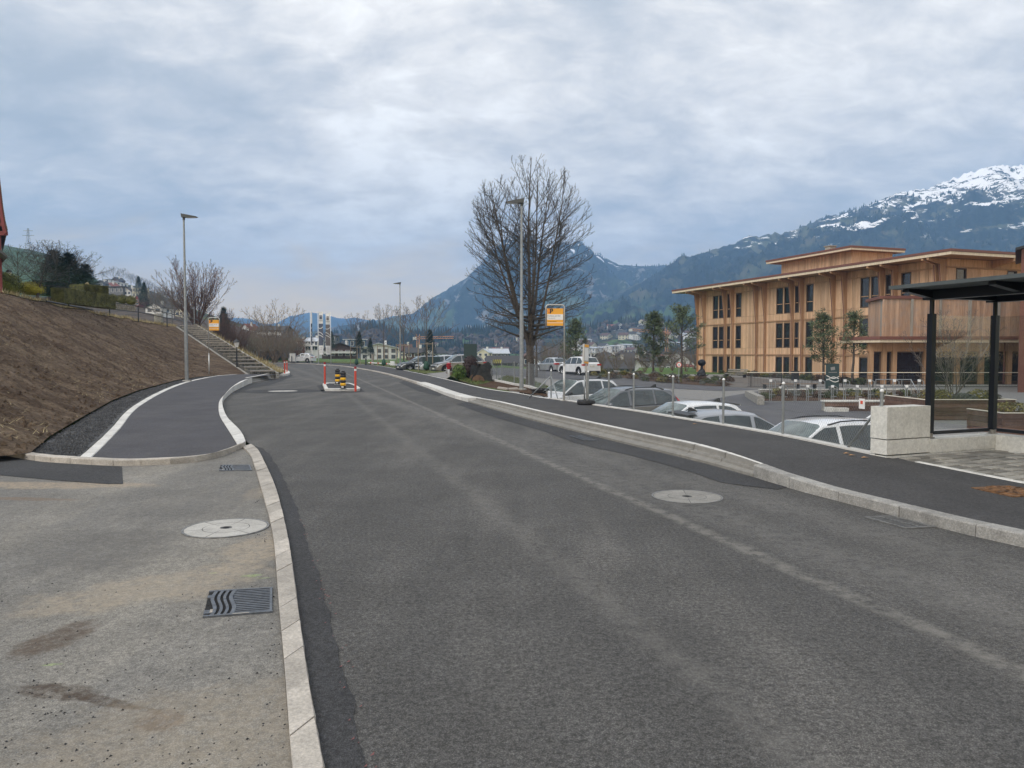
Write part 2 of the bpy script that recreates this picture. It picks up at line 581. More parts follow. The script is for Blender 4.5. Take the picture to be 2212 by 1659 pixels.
def grass_mat(name, c1, c2, c3, scale=.8):
    m = Mat(name, c1, .9, 0, .2)
    p = m.pos()
    c = m.mix(m.rng(m.noise(p, scale, 7, .65), .35, .65), c1, c2)
    c = m.mix(m.math('MULTIPLY', m.rng(m.noise(p, scale * 3.1, 6, .7), .52, .7), .8), c, c3)
    c = m.hsvval(c, m.rng(m.noise(p, 30, 4, .7), .3, .7, .65, 1.35))
    m.color(c)
    m.bump(m.noise(p, 25, 5, .7), .8, .05)
    return m.m
M['lawn'] = grass_mat('lawn_grass', (.075, .155, .030), (.095, .185, .040), (.06, .11, .03))
M['grass'] = grass_mat('verge_grass', (.085, .115, .032), (.115, .125, .045), (.15, .125, .06))
M['dry_grass'] = grass_mat('dry_grass', (.19, .165, .065), (.27, .21, .10), (.115, .12, .045), 1.4)
M['meadow'] = grass_mat('meadow', (.075, .135, .032), (.10, .15, .045), (.12, .115, .05), .12)
M['hill_grass'] = grass_mat('hill_grass', (.040, .078, .028), (.05, .09, .035), (.07, .08, .04), .02)

def wood(name, col, dark, rough=.6, board=5.5, weather=0.0, rnd=.10, axis=0):
    m = Mat(name, col, rough, 0, .3)
    p = m.pos(world_=False)
    sc = (4.0, 4.0, .30) if axis == 0 else (.3, 4, 4)
    p2 = m.pos(sc, world_=False)
    g = m.noise(p2, 3.0, 7, .65, .5)
    c = m.mix(m.rng(g, .36, .70), col, dark)
    # joints between boards: narrow dark grooves across local x
    s = m.N('ShaderNodeSeparateXYZ'); m.l.new(m.pos(world_=False), s.inputs[0])
    if board:
        f = m.math('FRACT', m.math('MULTIPLY', s.outputs[0], board))
        joint = m.rng(m.math('ABSOLUTE', m.math('SUBTRACT', f, .5)), .46, .495, 0, 1)
        ids = m.math('FLOOR', m.math('MULTIPLY', s.outputs[0], board))
        wn_ = m.N('ShaderNodeTexWhiteNoise', noise_dimensions='1D'); m.l.new(ids, wn_.inputs['W'])
        c = m.hsvval(c, m.rng(wn_.outputs[0], 0, 1, .86, 1.14))
        c = m.mix(m.math('MULTIPLY', joint, .55), c, [q * .25 for q in dark])
    knots = m.rng(m.voro(m.pos((2.2, 2.2, 1.3), world_=False), 2.2), .04, .09, 1, 0)
    c = m.mix(m.math('MULTIPLY', knots, .5), c, [q * .55 for q in dark])
    if weather:
        c = m.mix(m.math('MULTIPLY', m.rng(m.noise(p, 1.1, 7, .7), .42, .68), weather), c, (.32, .27, .24))
    c = m.hsvval(c, m.rng(m.rand(), 0, 1, 1 - rnd, 1 + rnd))
    m.color(c)
    m.bump(g, .15, .01)
    return m.m
M['larch'] = wood('larch_boards', (.63, .42, .262), (.48, .295, .17))
M['larch_beam'] = wood('larch_beam', (.47, .295, .175), (.34, .20, .11), board=0)
M['larch_weather'] = wood('weathered_larch', (.50, .33, .22), (.36, .22, .14), weather=.55, board=0, rnd=.16)
M['roof_edge'] = wood('roof_edge_board', (.66, .56, .42), (.52, .42, .30), board=0)
M['planter_wood'] = wood('planter_planks', (.145, .085, .062), (.085, .05, .038), board=0, axis=1, rnd=.22, weather=.2)
M['soffit'] = wood('soffit_wood', (.46, .31, .18), (.34, .21, .11), board=3)
M['bench_wood'] = wood('bench_wood', (.21, .16, .12), (.12, .09, .07), board=0, axis=1)
M['grey_wood'] = wood('silver_wood', (.36, .33, .28), (.25, .22, .18), board=0, rnd=.1)
M['stake'] = wood('stake_wood', (.33, .275, .21), (.22, .18, .13), board=0)
M['red_metal'] = simple('red_brown_sheet', (.185, .078, .058), .5, .1, .12)
M['black_steel'] = simple('black_steel', (.010, .012, .017), .38, .2, .15)
M['roof_under'] = simple('roof_underside', (.075, .088, .09), .6, 0, .1)
M['galv'] = simple('galvanised_steel', (.29, .305, .31), .45, .5, .15, 9)
M['stainless'] = simple('stainless_steel', (.50, .49, .47), .3, .35, .1)
M['wire'] = simple('fence_wire', (.22, .23, .23), .5, .5, .1)
M['dark_steel'] = simple('dark_steel', (.035, .037, .04), .5, .2, .2)
M['lamp_head'] = simple('lamp_head_grey', (.085, .09, .09), .5, .3, .1)
M['white_paint'] = simple('white_paint', (.78, .78, .77), .4, 0, .05)
M['rail_cream'] = simple('cream_rail', (.72, .66, .55), .4, 0, .06)
M['orange'] = simple('sign_orange', (.86, .40, .045), .45, 0, .02)
M['sign_white'] = simple('sign_white', (.80, .79, .77), .45, 0, .02)
M['sign_black'] = simple('sign_black', (.02, .02, .022), .5, 0, .02)
M['sign_grey'] = simple('sign_grey', (.26, .25, .24), .5, 0, .02)
M['sign_red'] = simple('sign_red', (.68, .09, .045), .45, 0, .02)
M['sign_red_faded'] = simple('faded_red_paint', (.19, .075, .072), .8, 0, .2)
M['red_plastic'] = simple('red_plastic', (.62, .075, .045), .45, 0, .08)
M['yellow'] = simple('beacon_yellow', (.88, .47, .01), .4, 0, .04)
M['rubber'] = simple('black_rubber', (.018, .018, .019), .7, 0, .15)
M['hydrant_red'] = simple('hydrant_red', (.33, .02, .03), .4, 0, .1)
M['board_green'] = simple('board_green', (.030, .055, .056), .5, 0, .08)
M['bag_green'] = simple('watering_bag_green', (.020, .070, .040), .6, 0, .25)
M['bucket'] = simple('bucket_steel', (.045, .047, .048), .55, .3, .35, 4, .4)
M['bucket_rust'] = simple('bucket_mud', (.165, .10, .065), .85, 0, .3, 6, .4)
M['slab'] = rough_stone('slab_stone', (.34, .30, .26), .15)
M['rust'] = simple('rusty_iron', (.165, .085, .038), .85, .1, .7, 14, .6)
M['grate_iron'] = simple('grate_iron', (.125, .135, .15), .45, .5, .3, 22, .3)
M['grate_grey'] = simple('old_grate', (.20, .20, .195), .6, .4, .3, 14)
M['pit'] = simple('gully_pit', (.006, .006, .006), .9)
M['tube_black'] = simple('cable_black', (.02, .02, .022), .5)
M['bark'] = rough_stone('tree_bark', (.088, .074, .062), .4, rnd=0, bump=1.0, speck=22)
M['twig'] = simple('dark_twigs', (.070, .065, .060), .85, 0, .3, 3)
M['twig_red'] = simple('reddish_twigs', (.125, .075, .062), .85, 0, .3, 2)
M['twig_grey'] = simple('grey_twigs', (.135, .112, .098), .85, 0, .3, 2)
M['twig_tan'] = simple('tan_twigs', (.19, .145, .105), .85, 0, .3, 2)

def leaf(name, col, var=.45, scale=3.0, tr=0.0, rough=.6):
    m = Mat(name, col, rough, 0, .3)
    c = m.hsvval(col, m.rng(m.noise(m.pos(world_=False), scale, 3, .6), .3, .7, 1 - var, 1 + var))
    m.color(m.hsvval(c, m.rng(m.rand(), 0, 1, .9, 1.1)))
    return m.m
M['pine'] = leaf('pine_needles', (.085, .110, .055))
M['conifer'] = leaf('conifer_needles', (.028, .045, .028), .4)
M['hedge_dark'] = leaf('dark_hedge_leaves', (.022, .038, .018))
M['hedge'] = leaf('hedge_leaves', (.115, .112, .034), .4, 2)
M['gold_bush'] = leaf('golden_leaves', (.29, .26, .034), .5, 2.4)
M['olive_bush'] = leaf('olive_leaves', (.115, .125, .022), .5, 2)
M['shrub_green'] = leaf('glossy_shrub_leaves', (.085, .135, .030), .6, 5, rough=.35)
M['shrub_purple'] = leaf('purple_brown_leaves', (.060, .040, .040), .5, 4)
M['lavender'] = leaf('grey_shrub_leaves', (.115, .12, .10), .35, 3)
M['heath'] = leaf('yellow_shrub_leaves', (.16, .14, .04), .5, 3)
M['heath_green'] = leaf('low_shrub_leaves', (.07, .085, .035), .5, 3)
M['ground_brown'] = leaf('brown_cover_leaves', (.10, .066, .045), .4, 3)
M['straw'] = leaf('dry_straw', (.36, .29, .15), .4, 3)
M['fallen_leaf'] = simple('fallen_leaf', (.42, .22, .08), .7)

def car_paint(name, col, metal=.0, rough=.28):
    m = Mat(name, col, rough, metal)
    m.b.inputs['Coat Weight'].default_value = .6
    m.b.inputs['Coat Roughness'].default_value = .08
    d = m.noise(m.pos(world_=False), 2.2, 6, .6)
    m.color(m.hsvval(col, m.rng(d, .3, .7, .93, 1.05)))
    return m.m
M['car_white'] = car_paint('white_car_paint', (.74, .75, .76))
M['car_silver'] = car_paint('silver_car_paint', (.46, .47, .48), .55, .32)
M['car_grey'] = car_paint('grey_car_paint', (.155, .16, .17), .5, .3)
M['car_lightgrey'] = car_paint('light_grey_car_paint', (.36, .37, .39), .5, .3)
M['car_dark'] = car_paint('dark_car_paint', (.07, .08, .085), .4, .3)
M['car_warmgrey'] = car_paint('warm_grey_car_paint', (.21, .205, .20), .45, .3)
M['car_black'] = simple('black_car_trim', (.016, .016, .018), .5)
M['lens_red'] = simple('tail_lamp_red', (.42, .02, .02), .2)
M['lens_clear'] = simple('head_lamp_clear', (.62, .64, .66), .12, .2)
M['plate'] = simple('number_plate', (.66, .64, .58), .5)
M['rim'] = simple('alloy_rim', (.50, .51, .53), .3, .7)
M['chrome'] = simple('chrome_trim', (.72, .72, .72), .15, 1.0)
def glass_mat(name, col, rough=.04):
    m = Mat(name, col, rough, 0, .8)
    m.b.inputs['Coat Weight'].default_value = .15
    m.b.inputs['Coat Roughness'].default_value = .03
    m.color(m.hsvval(col, m.rng(m.noise(m.pos(world_=False), 2.5, 5, .6, .6), .3, .7, .6, 1.5)))
    return m.m
M['car_glass'] = glass_mat('car_glass', (.030, .040, .042))
M['windscreen'] = glass_mat('windscreen_glass', (.095, .125, .125))
M['window_glass'] = glass_mat('window_glass', (.018, .020, .024), .08)
M['house_glass'] = glass_mat('house_window_glass', (.055, .065, .08), .15)
def clear_glass():
    m = bpy.data.materials.new('clear_shelter_glass')
    m.use_nodes = True
    n, l = m.node_tree.nodes, m.node_tree.links
    n.clear()
    o = n.new('ShaderNodeOutputMaterial')
    mx = n.new('ShaderNodeMixShader')
    t = n.new('ShaderNodeBsdfTransparent'); t.inputs[0].default_value = (.86, .88, .89, 1)
    g = n.new('ShaderNodeBsdfGlossy'); g.inputs['Roughness'].default_value = .02
    f = n.new('ShaderNodeLayerWeight'); f.inputs[0].default_value = .5
    pw = n.new('ShaderNodeMath'); pw.operation = 'POWER'; pw.inputs[1].default_value = 4.0
    l.new(f.outputs['Facing'], pw.inputs[0])
    ma = n.new('ShaderNodeMath'); ma.operation = 'MULTIPLY_ADD'; ma.inputs[1].default_value = .8; ma.inputs[2].default_value = .05
    l.new(pw.outputs[0], ma.inputs[0])
    l.new(ma.outputs[0], mx.inputs[0]); l.new(t.outputs[0], mx.inputs[1]); l.new(g.outputs[0], mx.inputs[2])
    l.new(mx.outputs[0], o.inputs[0])
    return m
M['clear_glass'] = clear_glass()
# =================================================================== levels
def zl(y): return interp(y, [0, 12, 20, 36, 46, 56, 62], [.05, .05, .10, .25, .30, .26, .12])
def zr(y): return interp(y, [0, 8.3, 10.4, 22, 25.5, 40, 60, 130], [.10, .11, .19, .19, .12, .10, .07, .06])
def line(px, zf=lambda y: 0.0): return [Gf(u, v, zf) for u, v in px]

# right kerb foot, on the road, from behind the viewer to the far bend
kr = line([(2212, 1183), (2025, 1140), (1923, 1111), (1862, 1096), (1695, 1052), (1634, 1032), (1524, 1001), (1402, 971),
           (1371, 969 - 5), (1154, 909), (1015, 869.7), (965.5, 855), (901, 830), (822, 806), (767, 795.5), (735, 791), (688, 787.6), (640, 785.5), (560, 784.3)])
d0 = (kr[0] - kr[1]).normalized()
kr = [kr[0] + d0 * q for q in (18, 12, 6, 3, 1.2)] + kr
kr_s = spline(kr, 260)
# outer border of the right pavement
so = line([(2212, 1045), (1935, 990), (1885, 983), (1697, 943.6), (1565, 920), (1458, 903), (1374, 889), (1312, 880), (1260, 872), (1190, 862), (1120, 850),
           (1042, 838.7), (964.6, 820), (899, 805.5), (850, 795.5), (810, 789.4), (760, 786.0), (693, 783.4), (640, 782.0), (560, 781.2)], zr)
d1 = (so[0] - so[1]).normalized()
so = [so[0] + d1 * q for q in (18, 12, 6, 3, 1.2)] + so
so_s = spline(so, 240)
so_y = [p.y for p in so_s][::-1]
so_x = [p.x for p in so_s][::-1]
_o = sorted(zip(so_y, so_x)); so_y = [a for a, b in _o]; so_x = [b for a, b in _o]
def xs(y): return interp(y, so_y, so_x)

def zright(x, y):
    z = -1.38 + 0.30 * smooth(18, 34, y) + smooth(42, 68, y) * (.75 - smooth(9, 17, x) * .65) + .12 * smooth(60, 75, y)
    return z
def ground_h(x, y):
    z = -0.45
    if y < 130:
        r = x - xs(min(y, 118))
        w = lerp(.5, 5.0, smooth(27, 40, y))
        zz_ = zright(x, y)
        if r > -1:
            z = lerp(-.10 if y > 28 else -.45, zz_, smooth(.1, w, r)) if r > 0 else (-.10 if y > 60 else -.45)
    far0 = 84 if x > 4 else lerp(240, 84, smooth(-28, 4, x))
    wv = zright(x, y) if x > 8 else lerp(-.10, zright(x, y), smooth(-10, 8, x))
    if y >= 84: z = lerp(z, wv, smooth(84, 100, y)) if y < 130 else wv
    if x > 21 and y < 130: far0 = 125
    z -= 5 * smooth(far0, far0 + 170, y) + 4.5 * smooth(far0 + 100, far0 + 500, y)
    if x < -12 and y < 120:       # no dip under the bank on the left
        z = min(z, -.45) if y < 95 else z
    return z

def axis(breaks):
    out = []
    for (a, b, s) in breaks:
        n = max(1, int(round((b - a) / s)))
        out += [a + (b - a) * i / n for i in range(n)]
    out.append(breaks[-1][1])
    return out
gx = axis([(-3200, -600, 200), (-600, -120, 40), (-120, -30, 6), (-30, 30, 1.0), (30, 60, 2), (60, 200, 10), (200, 800, 50), (800, 3600, 200)])
gy = axis([(-120, -20, 20), (-20, 8, 4), (8, 90, 1.0), (90, 180, 4), (180, 500, 16), (500, 1500, 60), (1500, 7000, 400)])
g = MB()
g.grid([[Vector((x, y, ground_h(x, y) + (.05 * fbm(x * .2, y * .2) if y > 90 else 0) + (3 * fbm(x * .006, y * .006, 5) if y > 300 else 0))) for x in gx] for y in gy])
o = g.build('ground', M['meadow'], smooth_=True); o['kind'] = 'structure'

def sheet(name, pts, mat, zf=None, dz=0.0, parent=None, kind='structure'):
    m = MB()
    q = [Vector((p.x, p.y, (zf(p.y) if zf else p.z) + dz)) for p in pts]
    m.poly(q)
    o = m.build(name, mat, parent)
    if kind and not parent: o['kind'] = kind
    return o

# ------------------------------------------------------------------ carriageway
kl_r = line([(717, 1760), (700.5, 1659), (683, 1567), (665, 1458), (643.6, 1309), (621.7, 1160), (595.5, 1055), (571, 1000), (558, 975), (543, 963)])
kl_l = line([(641, 1760), (630, 1659), (624, 1589), (613, 1436), (602, 1313.5), (589, 1160), (569, 1077), (549, 1008), (540, 985), (523, 969)])
dn = (kl_r[0] - kl_r[1]).normalized()
kl_r = [kl_r[0] + dn * q for q in (9, 5, 2.5, 1, .4)] + kl_r; kl_l = [kl_l[0] + dn * q for q in (9, 5, 2.5, 1, .4)] + kl_l
pk_o = line([(531, 961.5), (522, 940.6), (503, 921), (491, 909), (482, 887), (481, 872), (488, 859), (506, 843), (525, 833), (545, 827.6), (577.5, 821), (610, 812.7), (622, 811.2), (626.6, 807.5), (622, 803.8), (606, 799), (575, 791), (555, 787)])
pk_o_s = spline(pk_o, 90)
far_l = [Vector((-62, 150, 0)), Vector((-130, 190, 0)), Vector((-118, 205, 0)), Vector((-62, 170, 0))]
sheet('road', spline(kl_r, 40) + pk_o_s[1:] + far_l + list(reversed(kr_s)), M['road'])
# paler made ground to the left of the kerb
fk = line([(519, 970), (500, 978), (455, 994), (410, 1001), (363, 1005), (263, 1008.5), (193, 1005.5), (88, 998.5), (0, 984), (-160, 955)])
fk_s = spline(fk, 50)
ap_l = [Vector((-26, 16, 0)), Vector((-26, -12, 0))]
sheet('lay_by', spline(kl_l, 40) + fk_s + ap_l, M['apron'], dz=.012)
# asphalt make-good patches, 4 mm proud
pr = line([(800, 1760), (783, 1659), (757, 1500), (722, 1380), (703, 1300), (668, 1180), (636, 1086), (600, 1010), (575, 975), (553, 964)])
pr = [pr[0] + dn * q for q in (9, 5, 2.5, 1, .4)] + pr
pr_s = spline(pr, 200)
pr_s = [p + Vector((.022 * fbm(p.y * 3, 1, 2) + .012 * R.uniform(-1, 1), 0, 0)) for p in pr_s]
sheet('asphalt_strip', spline(kl_r, 40) + list(reversed(pr_s)), M['asphalt_patch'], dz=.005)
rp_ = MB()
for _ in range(50):
    p = R.choice([q for q in pr_s if 2.2 < q.y < 7.5]); x_, y_ = p.x + R.uniform(-.03, .05), p.y + R.uniform(-.05, .05); a_ = R.uniform(.003, .008)
    rp_.poly([Vector((x_ - a_, y_ - a_ * 2, .0075)), Vector((x_ + a_, y_ - a_, .0075)), Vector((x_ + a_ * .6, y_ + a_ * 2.2, .0075))])
o = rp_.build('paint_flecks', M['sign_red_faded']); tag(o, 'faded red paint flecks along the cut edge of the dark asphalt strip', 'paint', kind='stuff')
pf = line([(266, 1048), (263, 1010), (193, 1007), (88, 1000), (0, 986), (-160, 957), (-200, 1000), (-60, 1024), (0, 1029), (130, 1041), (230, 1048)])
sheet('asphalt_strip', pf, M['asphalt_patch'], dz=.017)
kp = line([(1700, 1053), (1634, 1034), (1524, 1003), (1402, 973), (1285, 944), (1154, 911), (1050, 881), (1008, 868), (985, 873), (1040, 893), (1100, 911), (1180, 934), (1240, 956), (1290, 970), (1350, 981), (1420, 1000), (1500, 1022), (1560, 1042), (1620, 1051), (1680, 1058)])
sheet('asphalt_strip', [p + Vector((.03 * R.uniform(-1, 1), .03 * R.uniform(-1, 1), 0)) if 8 < i < 19 else p for i, p in enumerate(kp)], M['asphalt_patch'], dz=.005)
kp2 = line([(955, 852), (900, 832), (872, 823), (862, 826), (905, 846), (950, 856)])
sheet('asphalt_strip', kp2, M['asphalt_patch'], dz=.005)
kp3 = line([(540, 830), (577, 824), (612, 815), (628, 809), (634, 811), (612, 822), (580, 833), (545, 838), (520, 848), (508, 851), (505, 846), (525, 836)])
sheet('asphalt_strip', kp3, M['asphalt_patch'], dz=.005)

# ------------------------------------------------------------------ left footpath
def zp(y): return zl(y)
pk_i = line([(513.5, 963), (505, 948), (488, 921), (475, 899), (472, 879.6), (475, 864.8), (488, 850), (502, 837), (516.5, 829), (540, 817.5), (552, 814), (575, 811.5), (598, 809)], zp)
pk_i_s = spline(pk_i, 60)
we = line([(195, 991), (225, 962), (258, 928), (301, 878), (365.6, 841), (413, 824), (464.5, 813), (494.6, 810), (520, 808.4), (545, 808.0)], zp)
we_s = spline(we, 50)
fk_in = [p + Vector((0.02, .13, 0)) for p in fk_s if p.x > we_s[0].x - .1]
sheet('footpath', [Vector((p.x, p.y, zp(p.y))) for p in pk_i_s] + list(reversed(we_s)) + list(reversed(fk_in)), M['asphalt_path'], zf=zp)

def stones(parent, A, B, n, ztop, zbot, mats, gap=.008, name='kerb_stone', jit=.004, bev=.012):
    # A: edge seen from the road, B: rear edge; one block per step
    A = resample(A, n * 3 + 1); B = resample(B, n * 3 + 1)
    for i in range(n):
        m = MB()
        a, b = A[i * 3:i * 3 + 4], B[i * 3:i * 3 + 4]
        dirv = (a[-1] - a[0]); L = dirv.length; dirv /= max(L, 1e-6)
        a = list(a); b = list(b)
        a[0] = a[0] + dirv * gap / 2; b[0] = b[0] + dirv * gap / 2
        a[-1] = a[-1] - dirv * gap / 2; b[-1] = b[-1] - dirv * gap / 2
        j = R.uniform(-jit, jit)
        rows = []
        for k in range(4):
            za = (ztop(a[k].y) if callable(ztop) else ztop) + j
            c = (b[k] - a[k]); c.z = 0; c.normalize()
            w = R.uniform(-.004, .004)
            P0 = Vector((a[k].x, a[k].y, zbot)); P1 = Vector((a[k].x, a[k].y, za - bev)) + c * (w + .002)
            P2 = Vector((a[k].x, a[k].y, za)) + c * bev; P3 = Vector((b[k].x, b[k].y, za)) - c * .003; P4 = Vector((b[k].x, b[k].y, zbot))
            rows.append([P0, P1, P2, P3, P4])
        m.grid(rows)
        for r in (rows[0], rows[-1]):
            m.add(r, [(0, 1, 2, 3, 4)])
        m.build(name, R.choice(mats) if isinstance(mats, list) else mats, parent, True, 30)

kb = structure('granite_kerb')
stones(kb, spline(kl_r, 120), spline(kl_l, 120), 48, .035, -.1, M['granite'], .008)
kb = structure('footpath_kerb')
o_near = [p for p in pk_o_s if p.y < 30]
i_near = [p for p in pk_i_s if p.y < 30]
stones(kb, o_near, i_near, 36, lambda y: zp(y) + .012, -.1, M['granite_light'], .006)
ramp_o = line([(490, 860), (506, 843), (525, 833)]); ramp_i = line([(488, 849), (502, 837), (516.5, 829)], zp)
o_mid = [p for p in pk_o_s if 30 <= p.y < 40.2]; i_mid = [p for p in pk_i_s if 30 <= p.y < 40]
stones(kb, o_near[-1:] + o_mid, i_near[-1:] + i_mid, 9, lambda y: zp(y) + .014, -.1, M['granite_light'], .006)
kb = structure('kerb_edge')
stones(kb, fk_s, [p + Vector((.03, .16, 0)) for p in fk_s], 22, .10, -.1, M['granite'], .006)
kb = structure('edging_strip')
stones(kb, we_s, offset_line(we_s, -.17), 60, lambda y: zp(y) + .01, -.1, M['granite_light'], .006, 'edging_stone')

# stepped bus-stop kerb blocks
PROF = [(0, -.08), (0.0, .035), (.03, .052), (.12, .048), (.155, .062), (.172, .085), (.178, .122), (.19, .136), (.255, .134), (.268, .15), (.274, .225), (.29, .242), (.40, .245), (.40, -.08)]
def bus_kerb(parent, pts, n, ztop, side, taper=0):
    A = resample(pts, n * 2 + 1)
    def ts(i): return lerp(.40, 1, smooth(0, 1, i / taper)) if taper and i < taper else 1.0
    for i in range(n):
        m = MB(); rows = []
        seg = A[i * 2:i * 2 + 3]
        d = (seg[-1] - seg[0]); d.z = 0; d.normalize()
        nrm = Vector((d.y, -d.x, 0)) * side
        s0 = [p.copy() for p in seg]
        s0[0] += d * .005; s0[-1] -= d * .005
        for si, p in enumerate(s0):
            k = ztop(p.y) / .245
            rows.append([Vector((p.x, p.y, 0)) + nrm * q[0] * ts(i * 2 + si) + Vector((0, 0, q[1] * (k if q[1] > .07 else 1))) for q in PROF])
        m.grid(rows)
        for r in (rows[0], rows[-1]): m.add(r, [tuple(range(len(r)))])
        for idx in range(len(m.f)):
            q = idx % (len(PROF) - 1)
            if idx < 2 * (len(PROF) - 1) and q in (11,): m.m[idx] = 1
        m.build('bus_kerb_block', [M['concrete_kerb'], M['granite_light']], parent, True, 32)
    e = []
    for i, p in enumerate(A):
        d = A[min(i + 1, len(A) - 1)] - A[max(i - 1, 0)]; d.z = 0; d.normalize()
        e.append(p + Vector((d.y, -d.x, 0)) * side * .40 * ts(i))
    return e
# along the right kerb (travelling away from the viewer: the pavement lies to the right)
def idx_near(pts, p): return min(range(len(pts)), key=lambda i: (pts[i] - p).length)
i0 = idx_near(kr_s, G(1634, 1032)); i1 = idx_near(kr_s, G(1015, 869.7))
i2 = idx_near(kr_s, G(901, 830))
kb = structure('bus_stop_kerb')
kr_in_bus = bus_kerb(kb, kr_s[i0:i1 + 1], 16, lambda y: zr(y) + .004, 1, 5)
kb = structure('granite_kerb')
near = kr_s[:i0 + 1]
near_in = offset_line(near, .17)
stones(kb, near, near_in, 26, lambda y: zr(y) + .004, -.1, M['granite_side'], .010)
farr = kr_s[i1:]
far_in = offset_line(farr, .22)
stones(kb, farr[:i2 - i1 + 1], offset_line(farr, .45)[:i2 - i1 + 1], 14, lambda y: zr(y) + .004, -.1, M['granite_light'], .006)
stones(kb, farr[i2 - i1:], far_in[i2 - i1:], 60, lambda y: zr(y) + .004, -.1, M['granite'], .006)
inner = near_in + kr_in_bus + offset_line(farr, .45)[:i2 - i1 + 1][1:] + far_in[i2 - i1:]
sheet('pavement', inner + list(reversed(so_s)), M['asphalt_new'], zf=zr)
# left stepped kerb by the stairs
j0 = idx_near(pk_o_s, G(545, 827.6)); j1 = idx_near(pk_o_s, G(610, 812.7))
kb = structure('bus_stop_kerb')
bus_kerb(kb, pk_o_s[j0:j1 + 1], 14, lambda y: zp(y) + .02, -1)
kb = structure('footpath_kerb')
j2 = j1 + 12
tip = pk_o_s[j1:min(len(pk_o_s), j1 + 30)]
stones(kb, tip, offset_line(tip, -.35), 14, .14, -.1, M['granite_light'], .008)

# pale border between pavement and shelter paving
i_w = idx_near(so_s, Gf(1935, 990, zr))
kb = structure('edging_strip')
stones(kb, so_s[:i_w + 1], offset_line(so_s[:i_w + 1], .10), 40, lambda y: zr(y) + .006, -.1, M['granite_light'], .005, 'edging_stone')
i_f0, i_f1 = idx_near(so_s, Gf(1190, 862, zr)), idx_near(so_s, Gf(760, 786, zr))
stones(structure('edging_strip'), so_s[i_f0:i_f1], offset_line(so_s[i_f0:i_f1], .10), 60, lambda y: zr(y) + .008, -.2, M['granite_light'], .005, 'edging_stone')

# retaining wall whose top edge carries the chain-link fence
i_w0, i_w1 = idx_near(so_s, Gf(1885, 983, zr)), idx_near(so_s, Gf(1180, 861, zr))
wl_ = so_s[i_w0:i_w1 + 1]
t = thing('retaining_wall', 'low concrete retaining wall whose pale top edges the pavement above the parked cars', 'wall', (wl_[0].x, wl_[0].y, -1.4))
m = MB()
wb = offset_line(wl_, .16)
m.grid([[Vector((a.x, a.y, -1.6)), Vector((a.x, a.y, zr(a.y) + .025)), Vector((b.x, b.y, zr(a.y) + .025)), Vector((b.x, b.y, -1.6))] for a, b in zip(wl_, wb)])
m.build('wall_body', M['granite_light'], t)

# ------------------------------------------------------------------ verges, beds, yard
def zv(y): return zr(y) - .012
bed = line([(973, 813.5), (1000, 827), (1042, 838.2), (1120, 849.5), (1184, 860.5), (1181, 853), (1142, 840), (1110, 834.5), (1084, 828), (1066, 824), (1040, 815), (1010, 806), (985, 804), (962, 806)], zv)
sheet('soil_bed', bed, M['bed_soil'], zf=zv, dz=.05)
bg_ = line([(973, 813.5), (1000, 826), (1030, 834), (1050, 830), (1066, 824), (1010, 806), (985, 804)], zv)
sheet('grass_verge', bg_, M['grass'], zf=zv, dz=.058)
vg = line([(806, 788.2), (850, 795), (899, 805), (920, 808.5), (958, 804.5), (963, 801), (905, 797), (866, 793), (828, 787)], zv)
sheet('grass_verge', vg, M['grass'], zf=zv, dz=.05)
dr = line([(920, 808.5), (964.6, 819.5), (973, 813.3), (985, 803), (1010, 799), (1040, 796), (1000, 790), (960, 788), (880, 785), (828, 786.4), (866, 792.5), (905, 796.5), (963, 800.6), (958, 804.2)], zv)
sheet('parking_bay', dr, M['paver_yard'], zf=zv, dz=.03)
mv = line([(800, 786.6), (760, 785.2), (693, 782.6), (640, 781.2), (560, 780.4), (500, 780)], zv)
mv += [Vector((-70, 165, .05)), Vector((-50, 150, .05)), Vector((-20, 120, .03)), Vector((-14, 112, .0))]
sheet('grass_verge', mv, M['grass'], zf=lambda y: .05, dz=.0)

def yard_h(x, y): return ground_h(x, y) + .03
ym = MB()
ys_ = [8 + i for i in range(78)]
rows = []
for y in ys_:
    x0 = xs(y) + (.6 if y < 27 else lerp(.6, 5.2, smooth(27, 40, y)))
    rows.append([Vector((lerp(x0, 46, (i / 30) ** 1.3), y, 0)) for i in range(31)])
for r in rows:
    for p in r: p.z = yard_h(p.x, p.y)
ym.grid(rows)
o = ym.build('parking_lot', M['paver_yard'], smooth_=True); o['kind'] = 'structure'
def drape(name, pts, mat, dz, step=1.0):
    # a polygon laid over the yard
    m = MB()
    a = [Vector((p[0], p[1], 0)) for p in pts]
    bm = bmesh.new()
    f = bm.faces.new([bm.verts.new(p) for p in a])
    lo = [min(p[i] for p in a) for i in (0, 1)]; hi = [max(p[i] for p in a) for i in (0, 1)]
    for ax in (0, 1):
        q = math.ceil(lo[ax] / step) * step
        while q < hi[ax]:
            nrm = Vector((1, 0, 0)) if ax == 0 else Vector((0, 1, 0))
            bmesh.ops.bisect_plane(bm, geom=bm.verts[:] + bm.edges[:] + bm.faces[:], plane_co=nrm * q, plane_no=nrm)
            q += step
    for v in bm.verts: v.co.z = ground_h(v.co.x, v.co.y) + dz
    bmesh.ops.triangulate(bm, faces=bm.faces[:])
    for f in bm.faces:
        if f.normal.z < 0: f.normal_flip()
    me = bpy.data.meshes.new(name); bm.to_mesh(me); bm.free()
    me.materials.append(mat)
    o = bpy.data.objects.new(name, me); link(o); o['kind'] = 'structure'
    return o
def Z(u, v):                    # a survey point on the yard, by iteration
    z = -1.0
    for _ in range(30):
        p = G(u, v, z)
        z = lerp(z, ground_h(p.x, p.y), .5)
    return G(u, v, z)
